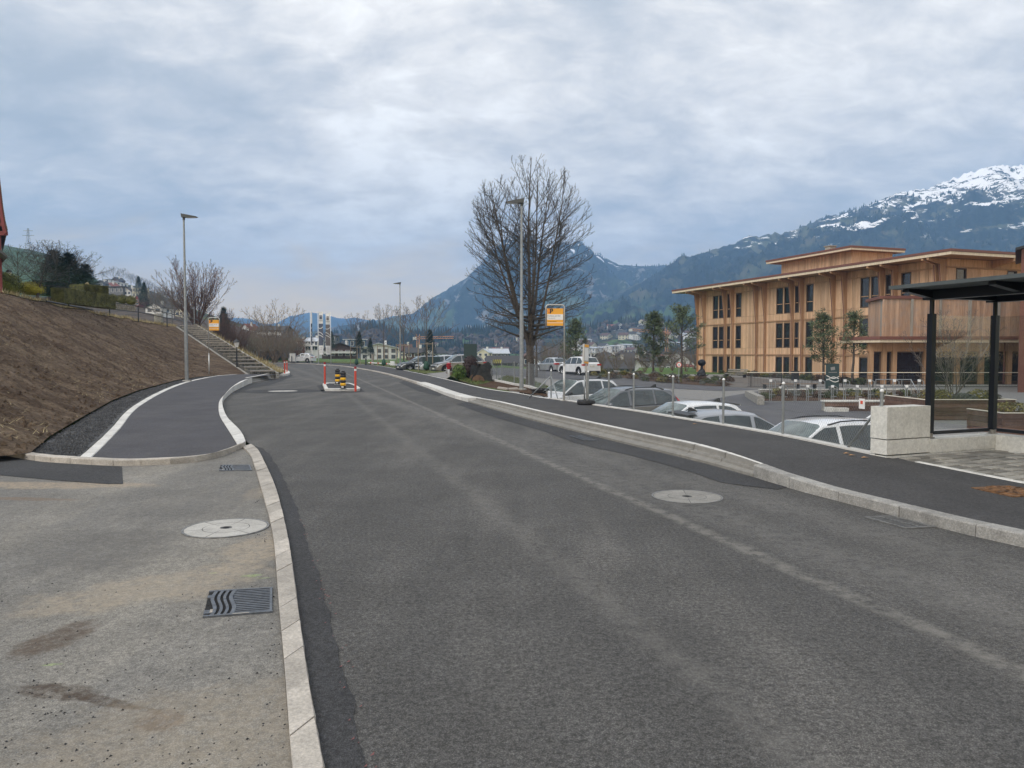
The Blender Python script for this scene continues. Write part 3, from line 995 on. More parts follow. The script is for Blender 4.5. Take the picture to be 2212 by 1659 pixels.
drape('driveway', [Z(1000, 798), Z(1090, 795), Z(1160, 800), Z(1290, 812), Z(1420, 826), Z(1560, 836), Z(1640, 842), Z(1560, 846), Z(1400, 838), Z(1220, 822), Z(1090, 812), Z(1020, 806)], M['asphalt_yard'], .045)
drape('driveway', [Z(1490, 872), Z(1640, 846), Z(1900, 880), Z(1880, 935), Z(1700, 935)], M['asphalt_yard'], .045)
drape('grass_bank', [Z(1070, 823), Z(1110, 834), Z(1150, 842), Z(1185, 852), Z(1215, 852), Z(1190, 838), Z(1150, 824), Z(1095, 813)], M['grass'], .06)
drape('planting_bed', [Z(1275, 810), Z(1340, 817), Z(1420, 826), Z(1500, 833), Z(1560, 836), Z(1585, 832), Z(1560, 824), Z(1480, 815), Z(1380, 808), Z(1290, 804)], M['bed_soil'], .06)
drape('gravel_yard', [Z(1560, 836), Z(1600, 838), Z(1690, 842), Z(1740, 838), Z(1700, 826), Z(1620, 816), Z(1560, 817), Z(1575, 828)], M['gravel_bed'], .055)
drape('planting_bed', [Z(1640, 868), Z(1790, 868), Z(1990, 868), Z(2000, 850), Z(1790, 848), Z(1640, 850)], M['bed_soil'], .06)

# ------------------------------------------------------------------ soil bank on the left
gb = line([(-60, 999), (64.5, 986), (107.6, 948), (163, 914), (241, 868.7), (301, 845), (378.6, 823.6), (430, 815), (480, 810.5), (520, 808.6), (541, 808)], zp)
gb = [Vector((p.x, p.y, zp(p.y) - .01)) for p in gb]
st_bl, st_br = Gf(542.7, 808.5, zp), Gf(594, 807.5, zp)
st_tl, st_tr = P(384, 704, 80), P(421, 703, 78.5)
gb[-1] = st_bl + Vector((-.2, 0, -.05))
ST_DROP = .35
TOP = [Vector((-19, 8.0, 4.9)), Vector((-23.0, 25, 4.9)), P(0, 631, 39.5), P(100, 653, 45.5), P(240, 683, 58), P(340, 700, 69), st_tl + Vector((-.25, 0, -.1))]
NB, NT = 230, 70
Bs = resample(gb, NB); Ts = resample(TOP, NB)
for _i, _p in enumerate(Ts):
    _e = min(1, (NB - 1 - _i) / 12)
    _p.z += _e * (.13 * fbm(_i * .09, 4, 2, 3) + .05 * fbm(_i * .5, 7, 2, 2)); _p.x += _e * .5 * fbm(_i * .07, 1, 6, 3)
def bank_pt(i, t, rough=True):
    a, b = Bs[i], Ts[i]
    p = a.lerp(b, t)
    sh = lerp(smooth(-.12, 1.12, t) * .5 + t * .5, t, smooth(.8, 1, i / NB))
    p.z = lerp(a.z, b.z, sh)
    if rough:
        e = min(1, t * 12) * min(1, (1 - t) * 12) * min(1, (NB - 1 - i) / 8)
        p.z += e * (.10 * fbm(p.x * .55, p.y * .4, 3, 5) + .07 * fbm(p.x * 2.4, p.y * 1.6, 1, 4) + .035 * R.uniform(-1, 1))
    return p
sm = MB()
sm.grid([[bank_pt(i, (j / NT)) for j in range(NT + 1)] for i in range(NB)])
o = sm.build('soil_bank', M['soil'], smooth_=True); o['kind'] = 'structure'
# gravel strip between path edging and soil
gl_a = [Vector((p.x, p.y, zp(p.y) + .0)) for p in offset_line(we_s, -.19)]
gl_b = resample(gb[:9], 50)
gl_a = resample([fk_s[-1] + Vector((0, .18, .02))] + [gl_a[0] + Vector((-.05, .05, 0))] + gl_a[:42], 50) if False else resample(gl_a[:42], 50)
gm = MB()
gl_b2 = resample(gb[1:9], 50)
gm.grid([[Vector((lerp(a.x, b.x, k / 6), lerp(a.y, b.y, k / 6), lerp(a.z, b.z, k / 6) + (.0 if k == 0 else .03 * fbm(a.y * 3, k * .7, 1)))) for k in range(7)] for a, b in zip(gl_a, gl_b2)])
cor = [gl_a[0] + Vector((0, .02, 0)), gl_b2[0]] + [p + Vector((.03, .24, .04)) for p in fk_s if gl_b2[0].x - 1.5 < p.x < gl_a[0].x][::-1]
gm.poly([Vector((p.x, p.y, .05)) for p in cor])
o = gm.build('gravel_strip', M['gravel'], smooth_=True); o['kind'] = 'structure'
# loose stones and clods
st = MB()
def pebble(m, p, s):
    q = [Vector((R.uniform(-1, 1), R.uniform(-1, 1), R.uniform(-.2, 1))) for _ in range(4)]
    c = Vector(p)
    vs = [c + Vector((s, 0, 0)) * R.uniform(.6, 1), c + Vector((-s * .5, s * .8, 0)), c + Vector((-s * .5, -s * .8, 0)), c + Vector((R.uniform(-.3, .3) * s, 0, s * R.uniform(.5, 1)))]
    rz = R.uniform(0, 6.28); ca, sa = math.cos(rz), math.sin(rz)
    vs = [Vector((c.x + (v.x - c.x) * ca - (v.y - c.y) * sa, c.y + (v.x - c.x) * sa + (v.y - c.y) * ca, v.z)) for v in vs]
    m.add(vs, [(0, 1, 3), (1, 2, 3), (2, 0, 3)])
for _ in range(9000):
    i = R.random() ** 1.6 * 48.9; k = R.random(); j = int(i)
    a, b = gl_a[j].lerp(gl_a[j + 1], i - j), gl_b2[j].lerp(gl_b2[j + 1], i - j)
    p = a.lerp(b, .1 + .9 * k) + Vector((0, R.uniform(-.08, .08), .005))
    pebble(st, p, R.uniform(.012, .045))
for _ in range(1500):
    a = fk_s[min(range(len(fk_s)), key=lambda q: abs(fk_s[q].x - R.uniform(-8.2, -6.7)))]
    p = a + Vector((R.uniform(-.1, .2), .30 + R.random() * .95, .05))
    if p.x < interp(p.y, [q.y for q in we_s[:20]], [q.x for q in we_s[:20]]) - .24: pebble(st, p, R.uniform(.012, .04))
o = st.build('loose_gravel', M['gravel'])
tag(o, 'loose dark grey gravel along the white path edging', 'gravel', kind='stuff')
st = MB()
for _ in range(5200):
    i = int((R.random() ** 1.7) * (NB - 12)); t = R.random()
    p = bank_pt(i, t); pebble(st, p, R.uniform(.02, .085))
o = st.build('soil_clods', M['soil'])
tag(o, 'loose brown soil clods over the bare bank', 'soil', kind='stuff')
st = MB()
def blade(m, p, h, w, lean=.6, mi=0):
    a = R.uniform(0, 6.28); d = Vector((math.cos(a), math.sin(a), 0)); s = Vector((-d.y, d.x, 0)) * w
    p = Vector(p); tip = p + d * h * lean + Vector((0, 0, h * math.sqrt(max(.05, 1 - lean * lean))))
    m.add([p - s, p + s, tip], [(0, 1, 2)], mi)
for _ in range(6500):
    i = int((R.random() ** 1.5) * (NB - 6)); t = R.random()
    if fbm(Bs[i].y * .25, t * 4, 9) < .02: continue
    p = bank_pt(i, t)
    blade(st, p + Vector((0, 0, .015)), R.uniform(.1, .4), .006, .97)
o = st.build('dry_straw', M['straw'])
tag(o, 'pale dry straw strewn over the bare soil bank', 'straw', kind='stuff')

# upper terrace and dry grass edge
OUT = [Vector((-62, 2, 7.6)), Vector((-66, 30, 7.8)), Vector((-70, 62, 7.4)), Vector((-74, 90, 6.8)), Vector((-78, 115, 6.2)), Vector((-84, 135, 5.6)), Vector((-70, 150, 5.2))]
Os = resample(OUT, NB)
lm = MB(); dm = MB()
for i in range(0, NB - 1, 2):
    j = min(i + 2, NB - 1)
    w = lambda q: .05 if q < 90 else .05
    e0, e1 = Ts[i].lerp(Os[i], .045), Ts[j].lerp(Os[j], .045)
    f0, f1 = Ts[i].lerp(Os[i], .2), Ts[j].lerp(Os[j], .2)
    bump_ = .35 * min(1, (NB - 1 - i) / 60)
    f0.z += bump_; f1.z += bump_
    dm.quad(Ts[i] + Vector((0, 0, -.02)), Ts[j] + Vector((0, 0, -.02)), e1, e0)
    lm.quad(e0, e1, f1, f0); lm.quad(f0, f1, Os[j], Os[i])
o = lm.build('lawn', M['lawn']); o['kind'] = 'structure'
o = dm.build('dry_grass_edge', M['dry_grass']); o['kind'] = 'structure'
tf = MB()
for _ in range(9000):
    i = R.randrange(NB - 4); t = R.random()
    p = Ts[i].lerp(Os[i], R.random() ** 1.5 * .045)
    blade(tf, p + Vector((R.uniform(-.3, .3), R.uniform(-.3, .3), 0)), R.uniform(.12, .42), .012, .5)
o = tf.build('dry_grass_tufts', M['straw'])
tag(o, 'tufts of dry yellow grass along the top of the bank', 'grass', kind='stuff')
# bank on the far side of the stairs
m = MB()
Q0 = [G(612, 804, .14), Vector((-26, 78, .3)), Vector((-36, 100, .4))]
Rs = [st_br, st_br.lerp(st_tr, .5), st_tr]
Rs = resample(Rs, 30); Qs = resample(Q0, 30)
m.grid([[Vector((lerp(a.x, b.x, k / 8), lerp(a.y, b.y, k / 8), lerp(a.z + .12, b.z, k / 8) + (.06 * fbm(a.y * 2, k) if 0 < k < 8 else 0))) for k in range(9)] for a, b in zip(Rs, Qs)])
o = m.build('grass_bank', M['dry_grass'], smooth_=True); o['kind'] = 'structure'
tf = MB()
for _ in range(3500):
    i = R.randrange(30); k = R.random() ** 1.5
    p = Rs[i].lerp(Qs[i], k) + Vector((R.uniform(-.4, .4), R.uniform(-.4, .4), .08 * (1 - k)))
    blade(tf, p, R.uniform(.15, .5), .014, .5)
o = tf.build('dry_grass_tufts', M['straw'])
tag(o, 'tufts of dry grass on the bank beside the garden stairs', 'grass', kind='stuff')

# ------------------------------------------------------------------ garden stairs
t = thing('garden_stairs', 'long flight of old stone-edged steps climbing the soil bank', 'stairs', tuple(st_bl))
NS = 19
Ls = [st_bl.lerp(st_tl, k / NS) for k in range(NS + 1)]
Rr = [st_br.lerp(st_tr, k / NS) for k in range(NS + 1)]
for k in range(NS):
    a, b, c, d = Ls[k], Rr[k], Rr[k + 1], Ls[k + 1]
    z1 = c.z
    q = MB()
    fr = [Vector((a.x, a.y, z1)), Vector((b.x, b.y, z1)), Vector((c.x, c.y, z1)), Vector((d.x, d.y, z1))]
    f2 = [fr[0].lerp(fr[3], .16), fr[1].lerp(fr[2], .16)]
    q.prism([f2[0], f2[1], fr[2] + Vector((0, 0, .0)), fr[3]], (0, 0, -.5))
    q.build('step', M['stair_tread'], t)
    q = MB(); nz_ = (fr[0] - fr[3]) * .012
    q.prism([fr[0] + nz_, fr[1] + nz_, f2[1] + nz_ * .2, f2[0] + nz_ * .2], (0, 0, -.07)); q.build('nosing', M['slab'], t)
    q = MB()
    nb = 5
    for i in range(nb):
        x0, x1 = i / nb + .006, (i + 1) / nb - .006
        p0, p1 = fr[0].lerp(fr[1], x0), fr[0].lerp(fr[1], x1)
        p2, p3 = f2[0].lerp(f2[1], x1), f2[0].lerp(f2[1], x0)
        q.prism([v_ - Vector((0, 0, .075)) for v_ in (p0, p1, p2, p3)], (0, 0, -(z1 - a.z) - .25))
    q.build('riser_stone', M['step_stone'], t)
for LL, sg in ((Ls, -1), (Rr, 1)):
    q = MB()
    off = Vector((.10 * sg, .06 * sg, 0))
    rows = []
    for p in (LL[0] + (LL[0] - LL[1]) * .15, LL[-1]):
        rows.append([p + off + Vector((-.07, -.04, -.4)), p + off + Vector((-.07, -.04, .10 if sg > 0 else -.06)), p + off + Vector((.07, .04, .10 if sg > 0 else -.06)), p + off + Vector((.07, .04, -.4))])
    q.grid(rows); q.add(rows[0], [(0, 1, 2, 3)]); q.add(rows[1], [(0, 1, 2, 3)])
    q.build('stringer', M['concrete_old'], t)
# =================================================================== mountains and hills
def mount_mat(name, kind):
    m = Mat(name, (.03, .04, .03), .95, 0, .1)
    K = {'big': 1.5, 'rock': 1.385, 'far': 1.4, 'foot': 1.2}[kind]
    _pos = m.pos
    m.pos = lambda sc=(1, 1, 1), *a: _pos(tuple(q * K for q in sc), *a)
    p = m.pos()
    x, y, z = [m.math('MULTIPLY', q, K) for q in m.xyz()]
    g = m.N('ShaderNodeNewGeometry')
    nz = m.N('ShaderNodeSeparateXYZ'); m.l.new(g.outputs['Normal'], nz.inputs[0])
    slope = nz.outputs[2]
    if kind == 'big':
        n1 = m.noise(p, .0042, 8, .66, .5)
        n2 = m.noise(p, .013, 8, .68, .3)
        st = m.noise(m.pos((1, .35, 1)), .011, 7, .65, 1.0)
        forest = m.hsvval((.022, .029, .028), m.rng(m.noise(p, .06, 6, .75), .3, .7, .45, 1.6))
        past = m.mix(m.rng(n2, .35, .65), (.10, .115, .06), (.155, .135, .09))
        lowmask = m.math('MULTIPLY', m.rng(n1, .52, .60), m.rng(z, 460, 560, 1, 0))
        low_green = m.math('MULTIPLY', m.rng(m.noise(p, .007, 6, .6, .4), .50, .58), m.rng(z, 60, 210, 1, .0))
        midm = m.math('MULTIPLY', m.rng(st, .53, .60), m.math('MULTIPLY', m.rng(z, 300, 380), m.rng(z, 640, 760, 1, .3)))
        c = m.mix(m.math('MULTIPLY', lowmask, .6), forest, past)
        c = m.mix(low_green, c, (.085, .135, .05))
        c = m.mix(m.math('MULTIPLY', midm, .75), c, past)
        rock = m.mix(m.rng(n2, .35, .65), (.10, .10, .10), (.21, .20, .19))
        c = m.mix(m.math('MULTIPLY', m.rng(z, 480, 640), m.rng(m.noise(p, .02, 6, .7), .48, .6)), c, rock)
        # snow lies on the open ridge to the right and in streaks on the pastures below
        sn = m.math('ADD', m.noise(m.pos((1, .5, .8)), .0075, 9, .60, .9), m.math('MULTIPLY', m.math('SUBTRACT', z, 560), .0015))
        sn = m.math('ADD', sn, m.math('MULTIPLY', m.rng(x, 1000, 1700), .145))
        sn = m.math('SUBTRACT', sn, m.math('MULTIPLY', m.rng(m.noise(p, .035, 6, .7), .50, .60), .09))
        sn = m.math('SUBTRACT', sn, m.math('MULTIPLY', m.rng(m.noise(m.pos((1, .4, 1.6)), .022, 8, .72, 1.2), .47, .57), .24))
        snow = m.rng(sn, .60, .625)
        st2 = m.noise(m.pos((.5, .5, 2.2), (0, rad(24), 0)), .012, 7, .66, .6)
        streak = m.math('MULTIPLY', m.rng(st2, .585, .605), m.math('MULTIPLY', m.math('MULTIPLY', m.rng(z, 330, 420), m.rng(z, 560, 700, 1, 0)), m.rng(x, 500, 900)))
        snow = m.math('MAXIMUM', snow, streak)
        c = m.mix(snow, c, (.97, .96, .95))
        m.color(c)
    elif kind == 'rock':
        n2 = m.noise(p, .012, 8, .68, .3)
        forest = m.hsvval((.028, .036, .030), m.rng(m.noise(p, .05, 6, .75), .3, .7, .5, 1.6))
        rock = m.mix(m.rng(m.noise(m.pos((1, 1, .25)), .018, 8, .7), .35, .65), (.14, .14, .14), (.27, .26, .25))
        rm = m.math('ADD', m.rng(n2, .52, .60), m.rng(z, 470, 620, 0, .55))
        c = m.mix(m.rng(rm, .3, .9), forest, rock)
        c = m.mix(m.math('MULTIPLY', m.rng(m.noise(p, .006, 6, .6), .52, .58), m.rng(z, 160, 340, .8, 0)), c, (.085, .12, .055))
        sn = m.math('ADD', m.noise(m.pos((1, .6, .35)), .016, 8, .66, .9), m.math('MULTIPLY', m.math('SUBTRACT', z, 480), .0006))
        c = m.mix(m.math('MULTIPLY', m.rng(sn, .57, .60), m.rng(z, 300, 380)), c, (.90, .90, .92))
        m.color(c)
    elif kind == 'far':
        forest = m.hsvval((.030, .038, .034), m.rng(m.noise(p, .02, 7, .7), .3, .7, .5, 1.6))
        c = m.mix(m.rng(m.noise(p, .004, 7, .6), .56, .62), forest, (.10, .12, .07))
        sn = m.math('ADD', m.noise(m.pos((1, .5, 1)), .009, 7, .66), m.math('MULTIPLY', m.math('SUBTRACT', z, 300), .0016))
        c = m.mix(m.rng(sn, .60, .64), c, (.84, .86, .9))
        m.color(c)
    else:
        forest = m.hsvval((.036, .042, .027), m.rng(m.noise(p, .12, 6, .75), .3, .7, .4, 1.7))
        brown = m.hsvval((.085, .066, .050), m.rng(m.noise(p, .15, 6, .75), .3, .7, .5, 1.5))
        c = m.mix(m.rng(m.noise(p, .010, 6, .65), .47, .55), forest, brown)
        c = m.mix(m.rng(m.noise(m.pos((1, .6, 1)), .0085, 6, .6, .4), .525, .57), c, (.085, .135, .045))
        m.color(c)
    return m.m
M['mt_big'] = mount_mat('mountain_forest_and_snow', 'big')
M['mt_rock'] = mount_mat('mountain_rock', 'rock')
M['mt_far'] = mount_mat('far_range', 'far')
M['mt_foot'] = mount_mat('wooded_foothill', 'foot')

def mountain(name, ridge, Y0, Y1, z0, amp, fscale, mat, nu=260, nt=64, power=1.25, jag=2.0, back=.22, seed=0, dip=None):
    us = [r[0] for r in ridge]; vs_ = [r[1] for r in ridge]
    m = MB(); rows = []
    ts = [i / nt * (1 + back) for i in range(nt + 1)]
    for i in range(nu):
        u = lerp(us[0], us[-1], i / (nu - 1))
        v = interp(u, us, vs_)
        k = (u - 1106) / FOC
        zr_ = P(u, v, Y1).z; jg = jag * fbm(u * .09, seed, 1, 5)
        row = []
        for t in ts:
            Y = lerp(Y0, Y1, t)
            X = k * Y
            tt = min(t, 1.0)
            pr_ = tt ** power
            z = z0 + (zr_ - z0) * pr_
            e = 4 * tt * (1 - tt)
            nn = fbm(X * fscale, Y * fscale, seed, 6)
            rd = 1 - abs(noise.noise(Vector((X * fscale * 1.3, Y * fscale * .6, seed + 3)))) * 2
            z += e * amp * (nn * .6 + rd * .4 - .25)
            cap = zr_ - (1 - tt) * (zr_ - z0) * .12
            z += amp * .16 * (fbm(X * fscale * 7, Y * fscale * 4, seed + 7, 4) + .5 * fbm(X * fscale * 20, Y * fscale * 12, seed, 2)) * min(1, 5 * (1 - tt)) * min(1, t * 6)
            if tt < 1: z = min(z, cap)
            if t <= 1: z += jg * smooth(.88, 1, tt)
            if t > 1: z = zr_ + jg - (t - 1) / back * (zr_ - z0) * .5
            row.append(Vector((X, Y, z)))
        rows.append(row)
    m.grid(rows)
    for idx in range(len(m.f)): m.f[idx] = tuple(reversed(m.f[idx]))
    o = m.build(name, mat, smooth_=True); o['kind'] = 'structure'
    return rows
MTS = {}
MTS['far'] = mountain('mountain', [(-900, 640), (0, 672), (300, 690), (480, 688), (497, 687.5), (521, 684.5), (545, 688), (562, 695), (582, 700), (602, 695), (626, 682), (652, 677.6), (672, 673), (701, 677), (731, 686), (753, 687), (767, 684), (799, 691), (823, 689), (850, 682), (881, 677), (930, 682), (1100, 700), (1500, 700)],
                      2500, 4300, -10, 63, .0017, M['mt_far'], 260, 40, 1.1, 9, seed=2)
MTS['rock'] = mountain('mountain', [(560, 742), (700, 722), (780, 708), (823, 693), (858, 686), (892, 680), (932, 645), (967, 625), (1009, 600), (1030, 578), (1047, 559), (1062, 543), (1082, 524), (1099, 510), (1112, 500), (1121, 497), (1132, 505), (1146, 512), (1158, 520), (1175, 531), (1190, 530), (1205, 525), (1221, 524), (1240, 533), (1255, 541), (1290, 546), (1313, 560), (1332, 571), (1345, 573), (1388, 575), (1420, 574), (1451, 571), (1500, 580), (1700, 600), (2100, 640), (2600, 700)],
                       1400, 2600, -8, 137, .0036, M['mt_rock'], 420, 72, 1.0, 5, seed=5)
MTS['big'] = mountain('mountain', [(1180, 690), (1270, 662), (1340, 628), (1400, 600), (1451, 572), (1475, 560), (1501, 549), (1522, 543), (1545, 536), (1570, 530), (1602, 516), (1615, 508), (1632, 511), (1658, 502), (1680, 503), (1702, 498.5), (1730, 488), (1765, 470), (1800, 462), (1853, 448), (1890, 432), (1928, 417), (1960, 410), (1997, 404), (2020, 394), (2054, 382), (2080, 371), (2104, 363.5), (2125, 358), (2148, 354), (2180, 356), (2212, 353), (2260, 352), (2330, 366), (2420, 380), (2550, 420), (2700, 470), (2900, 540), (3200, 640)],
                      900, 2000, -8, 113, .0045, M['mt_big'], 480, 84, 1.15, 7, seed=9)
MTS['foot'] = mountain('wooded_hill', [(560, 742), (640, 730), (700, 728), (745, 722), (780, 709), (802, 703), (822, 706), (850, 716), (890, 722), (940, 720), (1000, 716), (1060, 712), (1110, 709), (1180, 714), (1240, 716), (1290, 706), (1330, 697), (1380, 692), (1420, 692), (1480, 700), (1560, 708), (1700, 700), (2000, 680), (2300, 680), (2700, 700)],
                       560, 960, -10, 13, .0095, M['mt_foot'], 420, 40, .95, 3, seed=13)
# green hill and wooded village slope on the left
MTS['green'] = mountain('hill', [(-900, 430), (-300, 490), (-100, 515), (-20, 529), (10, 531), (40, 536), (80, 544), (110, 552), (150, 568), (200, 592), (250, 640), (300, 690), (360, 730), (520, 760)],
                        230, 1000, 5, 10, .005, M['hill_grass'], 120, 40, .8, 1, seed=17)
MTS['slope'] = mountain('hill', [(-700, 590), (0, 590), (120, 596), (200, 604), (240, 610), (290, 616), (330, 628), (370, 646), (410, 664), (460, 684), (520, 700), (580, 716), (640, 735)],
                        150, 760, 2, 5, .007, M['mt_foot'], 160, 40, .85, .6, seed=21)
def on_rows(rows, u, t_):
    # a point of a hill: column by bearing, row by t
    k = min(range(len(rows)), key=lambda i: abs(rows[i][-1].x / rows[i][-1].y - (u - 1106) / FOC))
    r = rows[k]
    f = t_ * (len(r) - 1) / (r[-1].y - r[0].y) * 1.0
    j = t_ * (len(r) - 1) / 1.22
    a = int(min(len(r) - 2, j)); q = j - a
    return r[a].lerp(r[a + 1], q)

# woods on the foothill: conifers and bare crowns too many to count
wm = MB()
def cone_tree(m, p, h, w, mi=0):
    n = 5
    a0 = R.uniform(0, 6.28)
    base = [p + Vector((w * math.cos(a0 + 2 * PI * k / n) * R.uniform(.75, 1.2), w * math.sin(a0 + 2 * PI * k / n), h * .08)) for k in range(n)]
    mid = [p + Vector((w * .62 * math.cos(a0 + .5 + 2 * PI * k / n) * R.uniform(.75, 1.2), w * .62 * math.sin(a0 + .5 + 2 * PI * k / n), h * .48)) for k in range(n)]
    tip = p + Vector((0, 0, h))
    vs = base + mid + [tip]
    m.add(vs, [(k, (k + 1) % n, 5 + (k + 1) % n, 5 + k) for k in range(n)] + [(5 + k, 5 + (k + 1) % n, 10) for k in range(n)], mi)
def round_tree(m, p, h, w, mi=0):
    m.blob((p.x, p.y, p.z + h * .55), (w, w, h * .48), 6, 5, .28, mi)
for _ in range(4200):
    u = R.uniform(560, 2300); t_ = R.uniform(.12, 1.0)
    p = on_rows(MTS['foot'], u, t_)
    n_ = fbm(p.x * .006, p.y * .006, 31, 3)
    if n_ < -.12: continue
    if n_ > .12: cone_tree(wm, p, R.uniform(6, 12), R.uniform(1.7, 3.0), 0)
    else: round_tree(wm, p, R.uniform(4, 8), R.uniform(1.8, 3.4), 1)
for _ in range(2600):
    u = R.uniform(620, 1500); Y = R.uniform(420, 900)
    x = (u - 1106) / FOC * Y
    if fbm(x * .012, Y * .012, 8, 3) < .06: continue
    p = Vector((x, Y, ground_h(x, Y)))
    if R.random() < .3: cone_tree(wm, p, R.uniform(6, 13), R.uniform(1.6, 3), 0)
    else: round_tree(wm, p, R.uniform(4, 8), R.uniform(1.6, 3.4), 1)
M['far_conifer'] = simple('far_conifer_wood', (.022, .032, .024), .95, 0, .4, .05)
M['far_bare'] = simple('far_bare_wood', (.082, .064, .052), .95, 0, .4, .05)
o = wm.build('woodland', [M['far_conifer'], M['far_bare']])
tag(o, 'mixed dark conifer and bare brown woods covering the valley foothills', 'woodland', kind='stuff')
wm = MB()
for rows, cnt, ur, tr, hh in ((MTS['big'], 2600, (1260, 2300), (.3, 1.0), (6, 11.5)), (MTS['rock'], 900, (830, 1450), (.62, 1.0), (7, 12))):
    for _ in range(cnt):
        u = R.uniform(*ur); t_ = R.uniform(*tr)
        p = on_rows(rows, u, t_)
        if p.z > 400 or fbm(p.x * .004, p.y * .004, 3, 3) < -.05: continue
        cone_tree(wm, p - Vector((0, 0, 1)), R.uniform(*hh), R.uniform(2, 3.4))
o = wm.build('mountain_forest', M['far_conifer'])
tag(o, 'dark conifer forest on the mountain slopes', 'forest', kind='stuff')

# ------------------------------------------------------------------ haze
hb = MB()
hb.box2((-5000, -400, -40), (5000, 4900, 640))
hz_o = hb.build('haze', [])
hm = bpy.data.materials.new('pale_haze')
hm.use_nodes = True
hm.node_tree.nodes.clear()
_o = hm.node_tree.nodes.new('ShaderNodeOutputMaterial')
_p = hm.node_tree.nodes.new('ShaderNodeVolumePrincipled')
_p.inputs['Color'].default_value = (.32, .58, 1.0, 1)
_p.inputs['Density'].default_value = .00029
_p.inputs['Anisotropy'].default_value = .0
hm.node_tree.links.new(_p.outputs[0], _o.inputs['Volume'])
hz_o.data.materials.append(hm)
hz_o['kind'] = 'stuff'
tag(hz_o, 'thin bluish valley haze in front of the mountains', 'haze')
# =================================================================== timber office building
BZ = -1.05
A0 = Vector((24.5, 98.0, 0)); E1 = Vector((.331, -.944, 0)).normalized()
ANG = math.atan2(E1.y, E1.x)
B = thing('timber_building', 'large three-storey timber-clad building with a flat overhanging roof and leaning fins', 'building')
LEN, DEP = 37.2, 27.0
TOPZ = 9.65
FL = [(-.85, 1.22), (2.2, 4.95), (5.97, 8.85)]
LEDGE = [1.42, 5.2]
pairs = [0.0, 6.0, 12.05, 18.1, 24.15, 30.25]
wins = []
for q in (6.0, 18.1, 30.25):
    wins += [(q - 2.45, q - 1.35), (q - 1.15, q - .15), (q + .55, q + 1.2), (q + 2.3, q + 3.35)]
m = MB()
m.box2((.2, .22, BZ - .3), (LEN - .2, DEP, TOPZ - .02))
m.build('core_wall', M['larch_beam'], B)
m = MB(); m.box2((-.3, -.28, BZ - .2), (LEN + .3, .18, BZ + .16)); m.box2((LEN - .18, .19, BZ - .2), (LEN + .32, DEP, BZ + .16))
m.build('plinth', M['plinth'], B)

def window(parent, face, a, b, z0, z1, depth=.16, rail=True):
    # face: function (s, out, z) -> local point ; frame is proud of the glass
    fm = MB()
    w = .09
    def bar(s0, s1, za, zb, o0, o1):
        ps = [face(s, o, z) for z in (za, zb) for o in (o0, o1) for s in (s0, s1)]
        fm.add(ps, [(0, 2, 3, 1), (4, 5, 7, 6), (0, 1, 5, 4), (2, 6, 7, 3), (0, 4, 6, 2), (1, 3, 7, 5)])
    bar(a, a + w, z0, z1, -.12, .05); bar(b - w, b, z0, z1, -.12, .05)
    bar(a + w, b - w, z0, z0 + w, -.12, .05); bar(a + w, b - w, z1 - w, z1, -.12, .05)
    f = fm.build('window', M['win_frame'], parent)
    g_ = MB()
    ps = [face(s, -.06, z) for z in (z0 + w, z1 - w) for s in (a + w, b - w)]
    g_.add(ps, [(0, 1, 3, 2)])
    g_.build('pane', M['window_glass'], f)
    if rail:
        g_ = MB(); fm = g_
        zz_ = z0 + (z1 - z0) * .36
        bar(a + w, b - w, zz_, zz_ + .07, -.03, .03)
        g_.build('guard_rail', M['larch_beam'], f)
    return f
M['win_frame'] = simple('dark_window_frame', (.10, .065, .040), .55, 0, .12)
front = lambda s, o, z: Vector((s, -o, z))
side = lambda s, o, z: Vector((LEN + o, s, z))
def strips(face, length, wlist, z0, z1, parent, step=1.02, segs=None, off=.03):
    # timber panels between the openings, one per bay
    cuts = sorted(set([0.0, length] + [x for w in wlist for x in w]))
    for a, b in zip(cuts, cuts[1:]):
        if b - a < .06 or any(abs(w[0] - a) < 1e-6 and abs(w[1] - b) < 1e-6 for w in wlist): continue
        n = max(1, round((b - a) / step))
        for i in range(n):
            s0, s1 = lerp(a, b, i / n) + .018, lerp(a, b, (i + 1) / n) - .018
            q = MB()
            o_ = off + R.uniform(-.008, .008)
            ps = [face(s, o, z) for z in (z0, z1) for o in (-.19, o_) for s in (s0, s1)]
            q.add(ps, [(0, 2, 3, 1), (4, 5, 7, 6), (0, 1, 5, 4), (2, 6, 7, 3), (0, 4, 6, 2), (1, 3, 7, 5)])
            q.build('wall_panel', M['larch'], parent)
bands = [(BZ + .17, FL[0][1]), (LEDGE[0] + .1, FL[1][0] - .02), (FL[1][0], FL[1][1]), (LEDGE[1] + .1, FL[2][0] - .02), (FL[2][0], FL[2][1]), (FL[2][1] + .14, TOPZ - .03)]
bands = [(BZ + .17, LEDGE[0] - .06), (LEDGE[0] + .07, FL[1][0] - .01), (FL[1][0] + .01, LEDGE[1] - .06), (LEDGE[1] + .07, FL[2][0] - .01), (FL[2][0] + .01, FL[2][1]), (FL[2][1] + .13, TOPZ - .03)]
for k, (z0, z1) in enumerate(bands):
    has = k in (0, 2, 4)
    strips(front, LEN, wins if has else [], z0, z1, B, 1.02 if has else 2.0)
    if k >= 3:
        strips(side, DEP, [(1.0, 2.2), (7, 8.2)] if k == 4 else [], z0, z1, B, 1.5)
for k, (z0, z1) in enumerate(FL):
    for w in wins:
        window(B, front, w[0], w[1], z0, z1 if k != 1 else z1, rail=k > 0)
    if k in (0, 1):
        q = MB()                       # infill above the lower windows
        for w in wins:
            q.box2((w[0], -.028, z1 + .002), (w[1], .18, LEDGE[k] - .06))
        q.build('lintel_board', M['larch_beam'], B)
